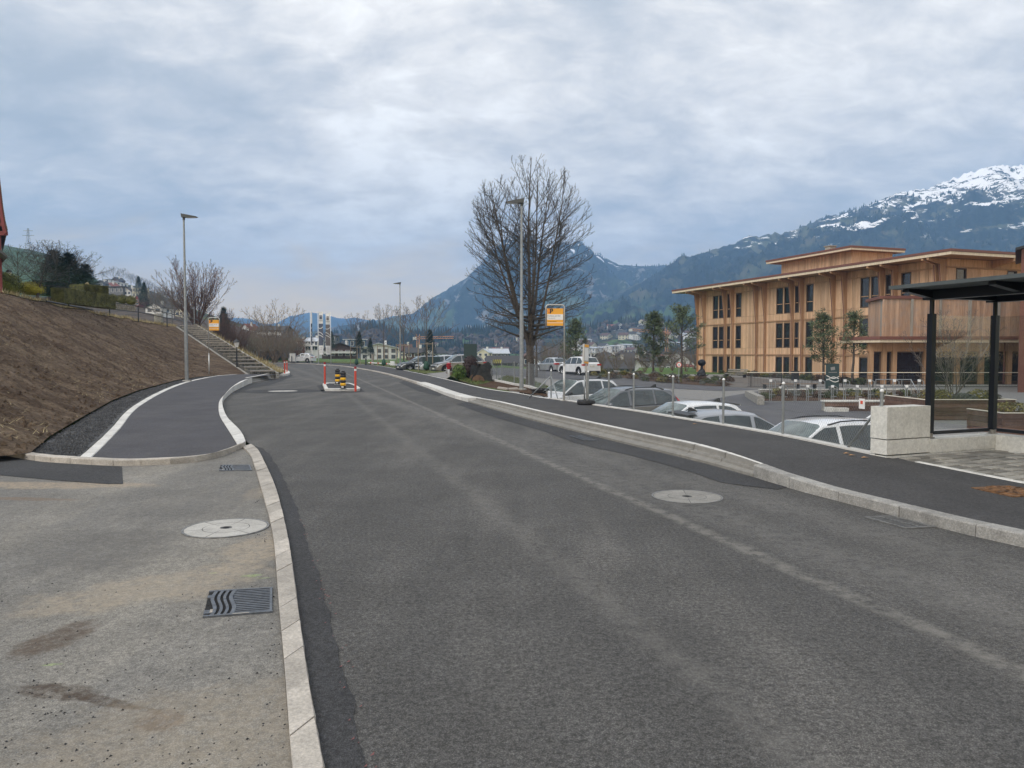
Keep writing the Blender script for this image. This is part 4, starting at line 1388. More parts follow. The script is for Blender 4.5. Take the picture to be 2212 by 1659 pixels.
window(B, side, 1.0, 2.2, FL[2][0], FL[2][1]); window(B, side, 7, 8.2, FL[2][0], FL[2][1])
for z in LEDGE + [FL[2][1] + .065]:
    q = MB(); q.box2((-.2, -.13, z - .055), (LEN + .12, -.035, z + .055)); q.build('ledge', M['larch_beam'], B)
q = MB(); q.box2((LEN + .04, -.03, FL[2][1] + .01), (LEN + .16, DEP, FL[2][1] + .12)); q.build('ledge', M['larch_beam'], B)
def fin(s, face, top=.66):
    q = MB()
    pr = [(.0, BZ + .1), (.22, BZ + .1), (.24, 5.3), (top, 9.15), (2.0, 9.44), (2.0, TOPZ - .03), (.0, TOPZ - .03)]
    a = [face(s - .10, o + .04, z) for o, z in pr]
    q.prism(a, face(s + .10, .04, 0) - face(s - .10, .04, 0))
    q.build('fin', M['larch_beam'], B)
    q = MB()                        # red-brown weather strip on the outer edge
    pr2 = [(.225, BZ + .3), (.25, BZ + .3), (.27, 5.3), (top + .03, 9.10), (top, 9.14), (.245, 5.3)]
    a = [face(s - .035, o + .045, z) for o, z in pr2]
    q.prism(a, face(s + .035, .04, 0) - face(s - .035, .04, 0))
    q.build('fin_strip', M['red_metal'], B)
for q_ in pairs:
    fin(q_ + .33, front); fin(q_ + 1.86, front)
fin(36.5, front); fin(37.05, front)
for s in (5.2, 10.5, 15.8, 21.0):
    q = MB()
    a = [side(s - .1, o, z) for o, z in ((.05, 8.95), (.5, 9.05), (2.0, 9.36), (2.0, TOPZ - .03), (.05, TOPZ - .03))]
    q.prism(a, side(s + .1, 0, 0) - side(s - .1, 0, 0)); q.build('roof_bracket', M['larch_beam'], B)
# roof slab with pale edge board and red-brown flashing
def roof(parent, x0, y0, x1, y1, z, th=.24, fl=.20):
    q = MB(); q.box2((x0 + .03, y0 + .03, z), (x1 - .03, y1 - .03, z + th - .01)); q.build('soffit', M['soffit'], parent)
    q = MB()
    for a, b in (((x0, y0), (x1, y0 + .028)), ((x1 - .028, y0 + .03), (x1, y1)), ((x0, y0 + .03), (x0 + .028, y1)), ((x0 + .03, y1 - .028), (x1 - .03, y1))):
        q.box2((a[0], a[1], z - .02), (b[0], b[1], z + th - .02))
    q.build('edge_board', M['roof_edge'], parent)
    q = MB(); q.box2((x0 - .05, y0 - .05, z + th), (x1 + .05, y1 + .05, z + th + fl)); q.build('roof_sheet', M['red_metal'], parent)
roof(B, -2.9, -2.1, LEN + 2.1, DEP, TOPZ)
# set-back top storey
PX0, PX1, PY0, PY1 = 12.3, 23.2, 3.3, 8.6
q = MB(); q.box2((PX0 + .1, PY0 + .1, 10.1), (PX1 - .1, PY1 - .1, 12.2)); q.build('core_wall', M['larch_beam'], B)
n = 11
for i in range(n):
    q = MB(); a, b = lerp(PX0, PX1, i / n), lerp(PX0, PX1, (i + 1) / n)
    q.box2((a + .03, PY0 + R.uniform(-.01, .01), 10.08), (b - .03, PY0 + .12, 12.2)); q.build('wall_panel', M['larch'], B)
n = 5
for i in range(n):
    q = MB(); a, b = lerp(PY0, PY1, i / n), lerp(PY0, PY1, (i + 1) / n)
    q.box2((PX1 - .12, a + .13, 10.08), (PX1 + R.uniform(-.01, .01), b + .09, 12.2)); q.build('wall_panel', M['larch'], B)
roof(B, PX0 - 1.4, PY0 - 1.05, PX1 + .95, PY1 + .8, 12.2, .2, .2)
q = MB(); q.box2((17.2, 5.2, 12.6), (18.0, 6.0, 13.5)); q.box2((17.1, 5.1, 13.5), (18.1, 6.1, 13.58)); q.build('chimney', M['grey_wood'], B)
B.location = A0; B.rotation_euler = (0, 0, ANG)

# ------------------------------------------------------------------ restaurant wing in front
W = thing('timber_wing', 'low timber restaurant wing with a board-clad roof terrace parapet and dark ground-floor glazing', 'building')
WX0, WX1, WY = 30.0, 62.0, 60.0
q = MB(); q.box2((WX0 + 1.0, WY + .25, BZ), (WX1, WY + 4.3, 2.45)); q.build('core_wall', M['win_frame'], W)
q = MB()
q.prism([(27.3, 61.6, 2.47), (29.2, 58.75, 2.47), (WX1, 58.75, 2.47), (WX1, 66.5, 2.47), (29.9, 66.5, 2.47)], (0, 0, .22)); q.build('canopy', M['roof_edge'], W)
q = MB()
q.prism([(27.22, 61.62, 2.69), (29.16, 58.68, 2.69), (WX1, 58.68, 2.69), (WX1, 66.5, 2.69), (29.9, 66.5, 2.69)], (0, 0, .26)); q.build('canopy_sheet', M['red_metal'], W)
PB = [Vector((30.9, 64.2, 2.96)), Vector((30.05, 60.0, 2.96)), Vector((WX1, 60.0, 2.96))]
q = MB()
q.prism([p + Vector((.12, .15, 0)) for p in PB] + [Vector((WX1, 64.5, 2.96))], (0, 0, 2.9)); q.build('parapet_core', M['larch_beam'], W)
q = MB()
for a, b in zip(PB, PB[1:]):
    d = (b - a).normalized(); nn = Vector((d.y, -d.x, 0))
    if nn.y > 0 or (nn.y == 0 and nn.x > 0): nn = -nn
    q.prism([a + nn * .16 + Vector((0, 0, 3.05)), b + nn * .16 + Vector((0, 0, 3.05)), b - nn * .3 + Vector((0, 0, 3.05)), a - nn * .3 + Vector((0, 0, 3.05))], (0, 0, .24))
q.build('parapet_cap', M['red_metal'], W)
def parapet_boards(a, b, bw):
    d = (b - a); L = d.length; d.normalize(); nn = Vector((d.y, -d.x, 0))
    if nn.y > 0: nn = -nn
    s = 0.0; k = 0
    while s < L - .02:
        w = min(bw * R.uniform(.8, 1.2), L - s)
        batt = (k % 10 == 9)
        o = (.11 if batt else R.uniform(.0, .03))
        q = MB()
        p0, p1 = a + d * (s + .006), a + d * (s + w - .006)
        q.prism([p0 - nn * .06, p1 - nn * .06, p1 + nn * (.04 + o), p0 + nn * (.04 + o)], (0, 0, 3.02))
        q.build('parapet_board', M['larch_weather'] if not batt else M['grey_wood'], W)
        s += w; k += 1
parapet_boards(PB[1], Vector((WX0 + 24, 60, 2.96)), .23)
parapet_boards(PB[0], PB[1], .42)
# ground floor posts and glazing
wf = lambda s, o, z: Vector((s, WY + .12 - o, z))
def wx(u): return (u - 1106) / FOC * WY
posts = [1882, 1906, 1929, 1996, 2008 - 16, 2065, 2112, 2160, 2200]
posts = [1880, 1908, 1930, 1998, 2066, 2118, 2178, 2245, 2312]
for u in posts:
    x = wx(u)
    q = MB(); q.box2((x - .17, WY - .2, BZ + .15), (x + .17, WY + .14, 2.45)); q.build('post', M['larch_beam'], W)
q = MB(); q.box2((wx(1872), WY - .12, 1.75), (WX1, WY + .10, 2.44)); q.build('head_beam', M['larch_beam'], W)
for a, b in zip(posts, posts[1:]):
    x0, x1 = wx(a) + .18, wx(b) - .18
    window(W, wf, x0, x1, BZ + .32, 1.74, rail=False)
q = MB(); q.box2((WX0 - 1.0, WY - .9, BZ - .25), (WX1, WY - .22, BZ + .12)); q.build('plinth', M['plinth'], W)
q = MB(); q.tube([(wx(2158) + .2, WY - .3, 2.5), (wx(2158) + .2, WY - .3, BZ + .2)], .06, 8); q.build('downpipe', M['red_metal'], W)

# dark gable of a neighbouring house at the right edge of the view
H = thing('red_house', 'dark red house whose roof tip shows beside the timber building', 'house', (36.5, 50.5, BZ))
p_ = P(2203, 543, 52)
k_ = p_.x / 52
def hx(y, o): return (k_ * y + o, y)
q = MB(); q.prism([(*hx(50, .12), BZ), (*hx(50, 6), BZ), (*hx(57, 6), BZ), (*hx(57, .12), BZ)], (0, 0, p_.z - .1 - BZ)); q.build('wall', M['red_metal'], H)
q = MB(); q.prism([(*hx(49.5, -.3), p_.z - .1), (*hx(49.5, 3), p_.z + .8), (*hx(49.5, 6.4), p_.z - .1), (*hx(49.5, 6.4), p_.z - .26), (*hx(49.5, 3), p_.z + .62), (*hx(49.5, -.3), p_.z - .26)], (k_ * 8, 8, 0)); q.build('roof', M['dark_steel'], H)

# ------------------------------------------------------------------ bus shelter
wa = Gf(1915, 988.5, zr)                    # outer corner of the concrete wall
dr_ = (so_s[i_w] - so_s[idx_near(so_s, Gf(1700, 944, zr))]); dr_.z = 0; dr_.normalize()     # along the pavement, towards the viewer
dn_ = Vector((-dr_.y, dr_.x, 0))          # away from the road
if dn_.x < 0: dn_ = -dn_
zb = zr(wa.y)
wb_ = G(2150, 971, zb)
d2 = (wb_ - wa); d2.z = 0; L2 = d2.length; d2.normalize()
d3 = Vector((d2.y, -d2.x, 0))             # towards the viewer along the rear wall
S = thing('shelter_wall', 'pale cast concrete wall with a tall block end beside the shelter paving', 'wall', tuple(wa))
q = MB()
def wallbox(p0, dirv, L, th, z0, z1, name, mat, parent, thdir):
    q = MB()
    q.prism([p0 + Vector((0, 0, z0)), p0 + dirv * L + Vector((0, 0, z0)), p0 + dirv * L + thdir * th + Vector((0, 0, z0)), p0 + thdir * th + Vector((0, 0, z0))], (0, 0, z1 - z0))
    return q.build(name, mat, parent)
w0 = Vector((wa.x, wa.y, 0))
bk = -d3
ztall = P(1885, 880, wa.y).z
zlow = .46
LT = (G(1996, 980, zb) - wa).length
wallbox(w0, d2, LT, .28, zlow - .02, ztall, 'wall_block', M['concrete'], S, bk)
wallbox(w0 + d2 * .004, d2, LT - .004, .276, .22, zlow - .035, 'wall_course', M['concrete'], S, bk)
wallbox(w0, d2, .9, .28, -.3, .20, 'wall_foot', M['concrete'], S, bk)
wallbox(w0 + d2 * .91, d2, L2 - .91, .28, -.3, .20, 'wall_foot', M['concrete'], S, bk)
wallbox(w0 + d2 * (LT + .005), d2, L2 - LT - .005, .28, .205, .40, 'low_wall', M['concrete'], S, bk)
w1 = w0 + d2 * L2
wallbox(w1 + d2 * .003 - bk * 4.6, bk, 4.88, .28, -.3, .41, 'low_wall', M['concrete'], S, d2)
# paving
S2 = structure('shelter_paving')
m = MB()
e0 = [p for p in so_s[:i_w + 1]]
nx, ny = 13, 24
proto = None
for iy in range(-2, 26):
    for ix in range(16):
        a = w0 + d2 * (-.6 + ix * .26 + (iy % 2) * .13) - bk * (.03 + iy * .18)
        # keep what lies between the border, the walls and a line nearer than the frame
        xo = xs(a.y) + .12
        c = a + d2 * .13 - bk * .09
        if (c - w0).dot(d2) > L2 - .1 or c.x < xs(c.y) + .07 or c.y < 7.6 or (c - w0).dot(-bk) < .02: continue
        if proto is None:
            q = MB(); q.rbox((0, 0, 0), (.246, .166, .06), .006, 0)
            proto = q.build('paver', M['paver'], S2)
            pb = proto
        else:
            pb = proto.copy(); link(pb)
        pb.location = (c.x, c.y, zr(c.y) - .034 + R.uniform(-.003, .003))
        pb.rotation_euler = (0, 0, math.atan2(d2.y, d2.x))
m = MB()
pts = [p for p in so_s[:i_w + 2] if p.y > 2] 
m.grid([[Vector((p.x + .05, p.y, zr(p.y) - .016)), Vector((p.x + 6, p.y + .5, zr(p.y) - .016))] for p in pts])
o = m.build('shelter_bed', M['gravel']); o['kind'] = 'structure'

SH = thing('bus_shelter', 'black steel bus shelter with glass panes and a thin flat cantilever roof', 'bus shelter', tuple(w1))
pst = []
p1 = w0 + d2 * (LT + .16) + bk * .14
p2 = w0 + d2 * (L2 + .12) + bk * .14
p3 = p2 - bk * 2.6
ztop = P(2008, 648, p1.y).z
for p in (p1, p2, p3):
    q = MB(); q.tube([(p.x, p.y, .40), (p.x, p.y, ztop + .02)], .032, 12)
    po = q.build('post', M['black_steel'], SH, True, 40)
    q = MB()
    q.box((p.x, p.y, (.48 + ztop - .2) / 2 + .0), (.085, .085, ztop - .2 - .48), math.atan2(d2.y, d2.x)); q.build('post_sleeve', M['black_steel'], po)
    q = MB(); q.lathe([(.075, 0), (.075, .012), (.05, .012), (.05, .07)], (p.x, p.y, .405), 12); q.build('foot_plate', M['concrete_old'], po)
def pane(a, b, z0, z1, name='glass_pane'):
    d = (b - a); d.z = 0; d.normalize(); nn = Vector((d.y, -d.x, 0))
    q = MB(); a = a + d * .075; b = b - d * .075
    q.prism([Vector((a.x, a.y, z0)) - nn * .005, Vector((b.x, b.y, z0)) - nn * .005, Vector((b.x, b.y, z0)) + nn * .005, Vector((a.x, a.y, z0)) + nn * .005], (0, 0, z1 - z0))
    return q.build(name, M['clear_glass'], SH)
for a, b in ((p1, p2), (p2, p3)):
    pane(a, b, .52, ztop - .22)
    d = (b - a).normalized()
    q = MB(); c = a.lerp(b, .5); q.box((c.x, c.y, .475), ((b - a).length - .16, .035, .05), math.atan2(d.y, d.x)); q.build('bottom_rail', M['black_steel'], SH)
# roof: a beam along each row of posts, tapering ribs across, thin plate
def seg_box(q, a, b, w, z0, z1):
    d = (b - a); L = d.length; d.normalize(); n_ = Vector((d.y, -d.x, 0)) * w / 2
    q.prism([Vector((a.x, a.y, z0)) + n_, Vector((b.x, b.y, z0)) + n_, Vector((b.x, b.y, z0)) - n_, Vector((a.x, a.y, z0)) - n_], (0, 0, z1 - z0))
fwd = -bk
q = MB(); seg_box(q, p1 - fwd * .10, p1 + fwd * 5.2, .15, ztop, ztop + .14); q.build('beam', M['black_steel'], SH)
q = MB(); seg_box(q, p2 - fwd * .10, p2 + fwd * 5.2, .15, ztop, ztop + .14); q.build('beam', M['black_steel'], SH)
zc = ztop + .14
def wedge(a, b, z0a, z0b, z1, w=.10):
    d = (b - a); d.normalize(); n_ = Vector((d.y, -d.x, 0)) * w / 2
    q = MB()
    q.add([Vector((a.x, a.y, z0a)) + n_, Vector((b.x, b.y, z0b)) + n_, Vector((b.x, b.y, z1)) + n_, Vector((a.x, a.y, z1)) + n_,
           Vector((a.x, a.y, z0a)) - n_, Vector((b.x, b.y, z0b)) - n_, Vector((b.x, b.y, z1)) - n_, Vector((a.x, a.y, z1)) - n_],
          [(0, 1, 2, 3), (7, 6, 5, 4), (0, 4, 5, 1), (1, 5, 6, 2), (2, 6, 7, 3), (3, 7, 4, 0)])
    q.build('roof_rib', M['black_steel'], SH)
for k in (0, 1.25, 2.5, 3.75):
    a = p1 + fwd * (k + .02); b = p2 + fwd * (k + .02)
    wedge(a - d2 * .08, a - d2 * .56, zc - .12, zc - .045, zc - .002)
    wedge(a + d2 * .08, b - d2 * .08, zc - .12, zc - .12, zc - .002)
    wedge(b + d2 * .08, b + d2 * .7, zc - .12, zc - .045, zc - .002)
q = MB()
ra, rb, rc, rd = p1 - d2 * .70 - fwd * .15, p1 - d2 * .70 + fwd * 5.4, p2 + d2 * .9 + fwd * 5.4, p2 + d2 * .9 - fwd * .22
q.prism([Vector((p.x, p.y, zc)) for p in (ra, rb, rc, rd)], (0, 0, .05))
q.build('roof_plate', M['roof_under'], SH)
# =================================================================== cars
def make_car(label, paint, L=4.3, W_=1.80, H=1.52, kind='hatch', rails=False, two_tone=False, group=None, spoiler=False, tint=False):
    root = thing('parked_car', label, 'car', (0, 0, 0), group)
    h = L / 2
    wr = .33 if H < 1.6 else .36
    fx, rx = h - .88, -h + .80              # axle positions
    hood = .62 * H if H > 1.6 else .63 * H
    belt = .60 * H
    cowl = h - (1.25 if kind != 'suv' else 1.15)
    roof_f = cowl - .78
    if kind == 'wagon': roof_r, glass_b = -h + .55, -h + .13
    elif kind == 'suv': roof_r, glass_b = -h + .50, -h + .12
    elif kind == 'coupe': roof_r, glass_b = -h + 1.15, -h + .30
    else: roof_r, glass_b = -h + .62, -h + .16
    top_k = [(-h, belt + .06), (glass_b, belt + .10), (roof_r, H - .07), (lerp(roof_r, roof_f, .35), H - .01), (lerp(roof_r, roof_f, .68), H), (roof_f, H - .045),
             (lerp(roof_f, cowl, .5), lerp(H - .045, hood + .03, .47)), (cowl, hood + .03), (lerp(cowl, h, .45), hood - .03), (h - .22, hood - .13), (h - .06, hood - .26), (h, hood - .36)]
    def top(x): return interp(x, [k[0] for k in top_k], [k[1] for k in top_k])
    def beltz(x): return min(top(x) - .015, interp(x, [-h, -h + .3, 0, cowl, h - .3, h], [belt + .05, belt + .06, belt + .01, belt - .02, hood - .17, hood - .36]))
    def hw(x):
        t = abs(x) / h
        return W_ / 2 * (1 - (.085 if x > 0 else .06) * t ** 5 - .05 * max(0, t - .93) / .07)
    roofw = W_ / 2 * .72
    def bottom(x):
        z = .20 + .10 * smooth(h - .6, h, abs(x))
        for ax in (fx, rx):
            d = abs(x - ax); r = wr + .055
            if d < r: z = max(z, wr + math.sqrt(max(0, r * r - d * d)))
        return z
    xs_ = sorted(set([round(v, 4) for v in
        list(np.linspace(-h, h, 34)) + [fx + (wr + .055) * math.cos(a) for a in np.linspace(0, PI, 11)] + [rx + (wr + .055) * math.cos(a) for a in np.linspace(0, PI, 11)] +
        [glass_b, roof_r, roof_f, cowl, h - .22, h - .06]]))
    def sect(x):
        w = hw(x); zb_, zs, zt = bottom(x), beltz(x), top(x)
        f = min(1, max(0, (zt - zs - .02) / (H - belt)))
        y5 = w - .05 - .02 * (1 - f); y6 = lerp(w - .13, roofw, f)
        zm = max(zb_ + .03, .52)
        zs = max(zs, zb_ + .03)
        return [(w - .06, zb_), (w - .005, zb_ + .035 if zb_ < .4 else zb_ + .012), (w + .004, min(max(zm, zb_ + .02), zs - .012)), (w - .014, zs - .03), (y5, zs),
                (lerp(y5, y6, .5) + .012 * f, lerp(zs, zt - .055 * f - .008, .5)), (y6, zt - .055 * f - .008), (y6 * .82, zt - .012 * f - .003), (0, zt + .008 * f)]
    b = MB()
    rows = []
    for x in xs_:
        s = sect(x)
        rows.append([Vector((x, y, z)) for y, z in s] + [Vector((x, -y, z)) for y, z in s[-2::-1]])
    b.grid(rows)
    if two_tone:
        pass
    for r in (rows[0], rows[-1]): b.add(r, [tuple(range(len(r)))])
    body = b.build('body', paint, root, True, 38)
    # underbody, closed and dark
    q = MB(); q.box2((-h + .12, -W_ / 2 + .17, .17), (h - .12, W_ / 2 - .17, belt - .12)); q.build('underbody', M['car_black'], root)
    if two_tone or kind in ('suv', 'crossover'):
        q = MB()
        for s_ in (-1, 1):
            q.box2((rx + wr + .07, s_ * (W_ / 2 - .05), .19), (fx - wr - .07, s_ * (W_ / 2 + .012), .33))
            for ax in (fx, rx):
                for k in range(10):
                    a0, a1 = PI * k / 10, PI * (k + 1) / 10
                    r0, r1 = wr + .045, wr + .115
                    y0, y1 = s_ * (W_ / 2 - .04), s_ * (W_ / 2 + .012)
                    ps = [Vector((ax + r * math.cos(a), y, wr + r * math.sin(a))) for a in (a0, a1) for r in (r0, r1) for y in (y0, y1)]
                    q.add(ps, [(0, 2, 3, 1), (4, 5, 7, 6), (0, 1, 5, 4), (2, 6, 7, 3), (0, 4, 6, 2), (1, 3, 7, 5)])
        q.build('cladding', M['car_black'], root)
    # side windows
    pill = .09
    c0 = cowl + .18
    edges = [(-h + .42 if kind != 'coupe' else -h + .9, rx + .42), (rx + .50, lerp(rx, fx, .50) - .04), (lerp(rx, fx, .50) + .06, c0 - .10)]
    for s_ in (-1, 1):
        for (x0, x1) in edges:
            if x1 - x0 < .2: continue
            q = MB(); rws = []
            for x in np.linspace(x0, x1, 9):
                s = sect(x); zlo = s[4][1] + .025; zhi = max(zlo + .002, s[6][1] - .03)
                zhi = min(zhi, s[6][1] - .028 if s[6][1] - .028 > zlo else zlo + .002)
                if x0 == edges[0][0]:
                    zhi = lerp(lerp(zlo, zhi, .55), zhi, smooth(0, .6, (x - x0) / (x1 - x0)))
                pts_ = []
                for f in (0, .5, 1):
                    z = lerp(zlo, zhi, f)
                    g_ = (z - s[4][1]) / max(.01, s[6][1] - s[4][1])
                    y = lerp(s[4][0], s[6][0], g_) + .012 * 4 * g_ * (1 - g_) + .008
                    pts_.append(Vector((x, s_ * y, z)))
                rws.append(pts_ if s_ < 0 else pts_[::-1])
            q.grid(rws)
            q.build('window', M['car_glass'], root, True)
        # black surround below and above the glass
        q = MB()
        xa = np.linspace(edges[0][0] - .04, c0 - .02, 18)
        rw = []
        for x in xa:
            s = sect(x); rw.append([Vector((x, s_ * (s[4][0] + .006), s[4][1] + .028)), Vector((x, s_ * (s[4][0] + .012), s[4][1] - .004))])
        q.grid(rw); q.build('sill_trim', M['car_black'] if rails or tint else M['chrome'], root)
    # windscreen and rear window
    def screen(xa, xb, nm, mat, inset=.10):
        q = MB(); rw = []
        for x in np.linspace(xa, xb, 7):
            s = sect(x)
            lift = .009
            y6 = s[6][0] - .035; z6 = s[6][1] + lift
            r = [Vector((x, -y6, z6)), Vector((x, -s[7][0] * .98, s[7][1] + lift)), Vector((x, 0, s[8][1] + lift)), Vector((x, s[7][0] * .98, s[7][1] + lift)), Vector((x, y6, z6))]
            rw.append(r if xa < xb else r[::-1])
        q.grid(rw); return q.build(nm, mat, root, True)
    screen(roof_f + .02, cowl - .06, 'windscreen', M['windscreen'])
    screen(roof_r - .03, glass_b + .05, 'rear_window', M['car_glass'])
    if two_tone: screen(roof_r + .0, roof_f - .01, 'roof_panel', M['car_black'])
    q = MB(); x0 = cowl - .05
    for s_ in (-1, 1):
        q.tube([(x0 - .02, s_ * .15 - .1, top(x0) + .025), (x0 - .30, s_ * .15 + .32, top(x0 - .30) + .03)], .008, 4)
    q.build('wiper', M['car_black'], root)
    # wheels
    for ax in (fx, rx):
        for s_ in (-1, 1):
            wm_ = MB()
            Rx = Matrix.Rotation(PI / 2, 3, 'X')
            c = (ax, s_ * (W_ / 2 - .115), wr)
            wm_.lathe([(wr * .66, -.10), (wr * .93, -.105), (wr, -.07), (wr, .07), (wr * .93, .105), (wr * .66, .10)], c, 22, Rx)
            ty = wm_.build('wheel', M['rubber'], root, True, 50)
            rm = MB()
            yo = s_ * (W_ / 2 - .115 + .085)
            rm.lathe([(wr * .69, -.008), (wr * .69, .012), (wr * .60, .012), (wr * .58, -.008)], (ax, yo, wr), 20, Rx)
            for k in range(5):
                a = 2 * PI * k / 5 + .3
                p0 = Vector((ax, yo, wr)); p1_ = Vector((ax + math.cos(a) * wr * .62, yo, wr + math.sin(a) * wr * .62))
                rm.tube([p0, p1_], [wr * .15, wr * .10], 5)
            rm.lathe([(.001, .018), (wr * .17, .018), (wr * .17, -.01)], (ax, yo, wr), 10, Rx, cap=False)
            rm.build('rim', M['rim'], ty, True, 40)
    # lamps, plates, mirrors, handles
    for s_ in (-1, 1):
        q = MB()
        rw = []
        for x in np.linspace(h - .50, h - .05, 6):
            s = sect(x); rw.append([Vector((x, s_ * (s[3][0] + .014 - .0), s[4][1] - .035)), Vector((x, s_ * (s[2][0] + .010), s[4][1] - .035 - .11 * (.4 + .6 * (x - h + .5) / .45)))])
        q.grid(rw)
        q.box((h - .05, s_ * (W_ / 2 - .36), hood - .30), (.10, .34, .11))
        q.build('headlight', M['lens_clear'], root)
        q = MB()
        zt = belt + (.0 if kind != 'suv' else -.02)
        rw = []
        for x in np.linspace(-h + .02, -h + .34, 5):
            s = sect(x)
            hh = .085 * (1 - (x + h) / .45)
            rw.append([Vector((x, s_ * (s[2][0] + .016), zt + hh * .5)), Vector((x, s_ * (s[2][0] + .018), zt - .02 - hh))])
        q.grid(rw)
        if kind == 'wagon':
            for x0_ in (-h + .10,):
                rw = []
                for f in np.linspace(.02, .9, 6):
                    r = []
                    for x in (x0_ + .10 * f, x0_ + .17 + .14 * f):
                        sc_ = sect(x); r.append(Vector((x, s_ * (lerp(sc_[4][0], sc_[6][0], f) + .022), lerp(sc_[4][1], sc_[6][1], f))))
                    rw.append(r)
                q.grid(rw)
        else:
            q.box((-h + .025, s_ * (W_ / 2 - .24), zt - .015), (.09, .40, .15))
        q.build('tail_light', M['lens_red'], root)
        q = MB(); q.blob((cowl - .12, s_ * (W_ / 2 + .10), belt + .09), (.075, .12, .075), 10, 7)
        q.tube([(cowl - .12, s_ * (W_ / 2 - .06), belt + .02), (cowl - .12, s_ * (W_ / 2 + .05), belt + .06)], .025, 5)
        q.build('mirror', paint if not two_tone else M['car_black'], root, True)
        for xx in (lerp(rx, fx, .50) - .18, rx + .58):
            q = MB(); s = sect(xx); q.box((xx, s_ * (s[2][0] + .012), belt - .13), (.20, .03, .03)); q.build('door_handle', paint, root)
        q = MB()
        for xx in (lerp(rx, fx, .50), fx - wr - .18, rx + .47):
            s = sect(xx)
            rw = [[Vector((xx - .006, s_ * (a[0] + .003), a[1])), Vector((xx + .006, s_ * (a[0] + .003), a[1]))] for a in (s[1], s[2], s[3], s[4])]
            if s[1][1] < .4: q.grid(rw)
        q.build('door_gap', M['car_black'], root)
        if rails:
            q = MB()
            r0 = np.linspace(roof_r + .25, roof_f - .15, 6)
            ps = []
            for i, x in enumerate(r0):
                s = sect(x); ps.append(Vector((x, s_ * (s[6][0] - .03), s[6][1] + (.02 if i in (0, 5) else .065))))
            q.tube(ps, .018, 6); q.build('roof_rail', M['car_black'], root)
    q = MB(); q.box((h - .015, 0, .46), (.05, .50, .11)); q.build('number_plate', M['plate'], root)
    q = MB(); q.box((-h - .005, 0, belt - .16), (.04, .50, .12)); q.build('number_plate', M['plate'], root)
    q = MB(); q.box((h - .03, 0, hood - .42), (.07, W_ * .62, .13)); q.box((h - .03, 0, .30), (.08, W_ * .72, .10)); q.build('grille', M['car_black'], root)
    q = MB(); q.box((-h + .0, 0, .34), (.10, W_ * .80, .22)); q.build('rear_bumper', M['car_black'] if kind == 'suv' or two_tone else paint, root)
    q = MB(); q.prism([(roof_r + .35, -.025, H - .02), (roof_r + .18, -.025, H + .07), (roof_r + .12, -.025, H + .07), (roof_r + .10, -.025, H - .04)], (0, .05, 0)); q.build('aerial_fin', paint if kind == 'suv' else M['car_black'], root)
    if spoiler:
        q = MB(); rw = []
        for x, dz in ((roof_r + .10, .012), (roof_r - .18, -.02), (roof_r - .17, -.06)):
            rw.append([Vector((x, y, H - .055 + dz)) for y in np.linspace(-roofw + .02, roofw - .02, 5)])
        q.grid(rw); q.build('spoiler', M['car_black'] if tint else paint, root)
    return root

fd = math.atan2(dr_.y, dr_.x)                      # heading along the pavement, towards the viewer
perp = math.atan2(dn_.y, dn_.x)                    # heading away from the road
def park(car, u, v, Y, hz, heading, zc=None):
    # roof ridge seen at (u, v) lies at depth Y; its height above ground is hz
    p = P(u, v, Y)
    car.location = (p.x, p.y, p.z - hz); car.rotation_euler = (0, 0, heading)
GC = 'cars parked below the pavement'
c = make_car('white crossover car with a black roof nose-in below the lamp post and bus stop sign', M['car_white'], 4.5, 1.83, 1.56, 'crossover', two_tone=True, tint=True, group=GC)
park(c, 1236, 817.5, 30.6, 1.56, perp + PI + rad(20))
c = make_car('dark grey estate car with roof rails and red tail lamp, behind the tyre-based stop pole', M['car_grey'], 4.5, 1.80, 1.53, 'wagon', rails=True, group=GC)
park(c, 1332, 836, 24.8, 1.53, perp + PI + rad(11))
c = make_car('white hatchback mostly hidden behind the light grey hatchback in the row', M['car_white'], 4.2, 1.78, 1.48, 'hatch', spoiler=True, group=GC)
park(c, 1466, 867, 21.2, 1.48, perp + PI + rad(5))
c = make_car('light grey hatchback with tail to the fence and black rear spoiler', M['car_lightgrey'], 4.25, 1.79, 1.46, 'hatch', spoiler=True, tint=True, group=GC)
park(c, 1598, 884.5, 18.8, 1.46, perp + rad(-3))
c = make_car('white sport utility car with black roof rails beside the concrete wall', M['car_white'], 4.55, 1.86, 1.62, 'suv', rails=True, tint=True, group=GC)
park(c, 1760, 905, 16.7, 1.62, perp + PI + rad(3))
GD = 'cars parked across the driveway'
c = make_car('silver hatchback seen from behind across the driveway', M['car_silver'], 4.2, 1.76, 1.48, 'hatch', group=GD)
park(c, 1192, 772, 74, 1.48, rad(118))
c = make_car('white sport utility car with black rear bumper seen from behind across the driveway', M['car_white'], 4.6, 1.86, 1.68, 'suv', rails=False, tint=True, group=GD)
park(c, 1250, 770, 66, 1.68, rad(116))
GE = 'cars parked beyond the young trees'
c = make_car('dark blue-grey hatchback behind the young trees, leftmost of its row', M['car_dark'], 4.3, 1.8, 1.5, 'hatch', group=GE)
park(c, 908, 768.5, 69.0, 1.5, rad(205))
c = make_car('silver sport utility car in the middle of the row behind the young trees', M['car_silver'], 4.5, 1.85, 1.62, 'suv', group=GE)
park(c, 953, 767, 67.5, 1.62, rad(205))
c = make_car('warm grey sport utility car nearest the green sign board', M['car_warmgrey'], 4.5, 1.85, 1.66, 'suv', group=GE)
park(c, 990, 765.5, 63.5, 1.66, rad(204))
c = make_car('small white car beyond the bend below the white house', M['car_white'], 4.1, 1.75, 1.5, 'hatch')
park(c, 653, 782.0 - 19, 120, 1.5, rad(170))
